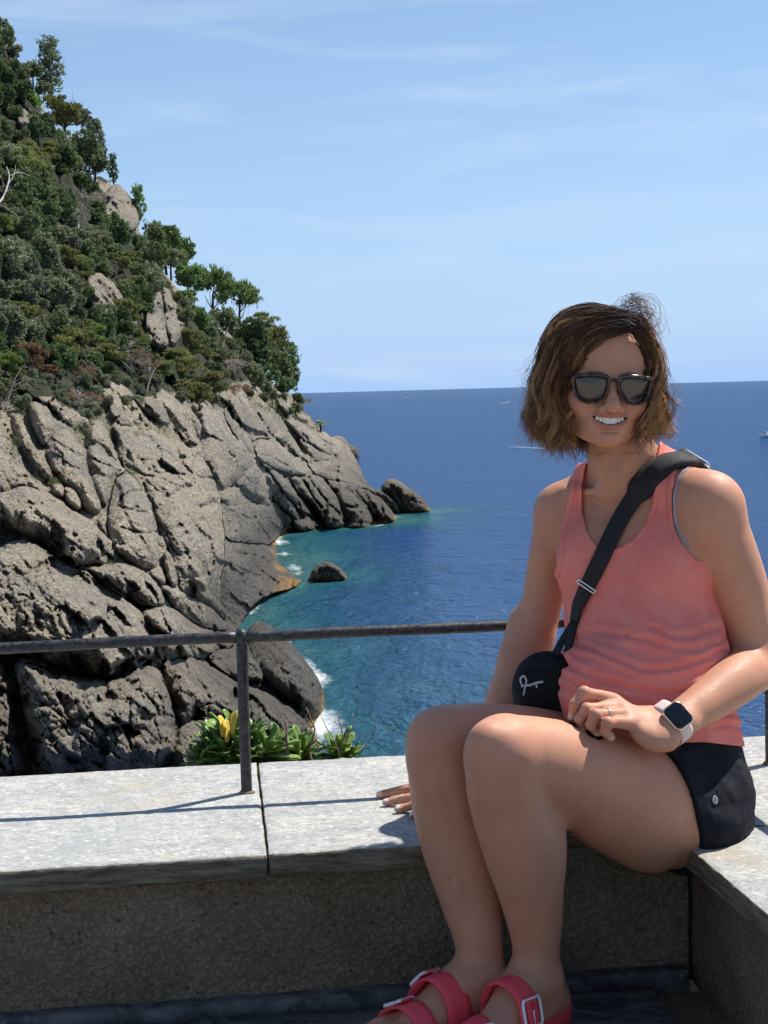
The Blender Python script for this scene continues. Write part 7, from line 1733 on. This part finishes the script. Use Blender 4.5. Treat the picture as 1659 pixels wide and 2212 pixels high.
# ================================================================ SANDALS
M_EVA = plain('coral red moulded sandal', (.86, .075, .10), .55, bump=.15, var=.06, scale=200, bd=.0004); M_WBK = plain('white plastic buckle', (.82, .80, .80), .35, bump=0, var=.02); M_HOLE = plain('strap hole', (.10, .01, .015), .8, bump=0)
def sandal(F, A, direc, label, side, straps):
    d = np.array([direc[0], direc[1], 0]); d /= np.linalg.norm(d); w = np.array([-d[1], d[0], 0]); A0 = np.array([A[0], A[1], 0]); up = np.array([0, 0, 1.])
    root = empty('sandal', Vector((A[0], A[1], 0)), label, 'sandal', 'pair of coral sandals')
    q = lambda u, v, z: A0 + d * u + w * v + up * z
    ol = [(-.062, 0), (-.056, .026), (-.03, .037), (.03, .036), (.09, .044), (.14, .050), (.18, .046), (.205, .026), (.212, 0), (.205, -.022), (.18, -.040), (.14, -.046), (.09, -.040), (.03, -.034), (-.03, -.036), (-.056, -.024)]
    S = closed_spline(np.c_[np.array(ol), np.zeros(len(ol))], 0)[:, :2]; n_ = len(S); lay = [(.0, .94), (.004, 1.0), (.018, 1.02), (.030, 1.03), (.0335, 1.0), (.0300, .95), (.0235, .86), (.0225, .5)]; c_ = S.mean(0)
    V = [q(c_[0] + (x - c_[0]) * (1 + (k - 1) * 1.0), c_[1] + (y - c_[1]) * k, z) for z, k in lay for x, y in S]; Fq = [[i * n_ + j, i * n_ + (j + 1) % n_, (i + 1) * n_ + (j + 1) % n_, (i + 1) * n_ + j] for i in range(len(lay) - 1) for j in range(n_)] + [list(range(n_))[::-1], [(len(lay) - 1) * n_ + j for j in range(n_)]]
    me = mesh_np('sole', np.array(V), Fq); bm = bmesh.new(); bm.from_mesh(me); bmesh.ops.recalc_face_normals(bm, faces=bm.faces); bm.to_mesh(me); bm.free(); link('sole', me, [M_EVA], root)
    for (u0, tilt, wid, ba, bw, bl_) in straps:
        Pc, Nn = [], []
        for a in np.linspace(R(-62), R(242), 44):
            dd = w * math.cos(a) + up * math.sin(a); uu_ = u0 + tilt * math.cos(a); c0 = q(uu_, 0, .032)
            if math.sin(a) < -.02: r_ = .046 + .0 * a; pnt = c0 + w * math.cos(a) / max(.3, abs(math.cos(a))) * .047 * 0 + w * (1 if math.cos(a) > 0 else -1) * (.046) + up * (-.020 * abs(math.sin(a))); Pc.append(pnt); Nn.append(w * (1 if math.cos(a) > 0 else -1))
            else:
                r_ = max(march(F, q(uu_ + e, 0, .032), dd, .008, .075) for e in (-.012, 0, .012)); Pc.append(c0 + dd * (min(r_, .080) + .004)); Nn.append(dd)
        Pc, Nn = np.array(Pc), np.array(Nn)
        for _ in range(10): Pc[1:-1] = Pc[1:-1] * .5 + (Pc[:-2] + Pc[2:]) * .25; Nn[1:-1] = Nn[1:-1] * .5 + (Nn[:-2] + Nn[2:]) * .25
        st = ribbon(Pc, Nn, wid, .0042, 'strap', M_EVA, root)
        ib = int(np.clip(round((ba + 62) / 304 * 43), 2, 41)); T_ = Pc[ib + 1] - Pc[ib - 1]; T_ /= np.linalg.norm(T_); n2 = Nn[ib] - T_ * (Nn[ib] @ T_); n2 /= np.linalg.norm(n2); s2 = np.cross(T_, n2); c2 = Pc[ib] + n2 * .0055
        cr = [(-1, -.72), (-.85, -1), (.85, -1), (1, -.72), (1, .72), (.85, 1), (-.85, 1), (-1, .72), (-1, -.72)]
        P = resample_line([c2 + s2 * a * bw / 2 + T_ * c * bl_ / 2 for a, c in cr], 5); V, F2 = tube(P, .0030, 8, False, 1.0, .7); bk_ = link('buckle', mesh_np('buckle', V, F2), [M_WBK], root)
        V, F2 = tube([c2 - T_ * bl_ * .45 + n2 * .001, c2 + T_ * bl_ * .08 + n2 * .002], .0017, 6); link('buckle_pin', mesh_np('buckle_pin', V, F2), [M_WBK], root)
        ribbon(np.array([c2 + T_ * bl_ * k + n2 * (.0005 if abs(k) < .45 else -.001) for k in np.linspace(-.60, .60, 8)]), np.tile(n2, (8, 1)), bw * .66, .003, 'strap_tongue', M_EVA, root)
        for k in (.12, .30):
            bm = bmesh.new(); bmesh.ops.create_cone(bm, cap_ends=True, segments=12, radius1=.0016, radius2=.0016, depth=.0012); V, F2 = bm_np(bm); V = (c2 + T_ * bl_ * k + n2 * .0024) + V @ np.stack([s2, T_, n2]); link('strap_hole', mesh_np('strap_hole', V, F2), [M_HOLE], root)
sandal(LG1, LAk, DL, 'coral red sandal with a big white buckle on the nearer foot at the bottom right', 1, [(.072, .008, .044, 36, .040, .040), (.150, .012, .034, 40, .036, .036)])
sandal(LG2, RAk, DRt, 'coral red sandal with two white buckles on the farther foot at the bottom left', -1, [(.084, -.012, .044, 118, .040, .036), (.142, -.008, .036, 112, .036, .034)])
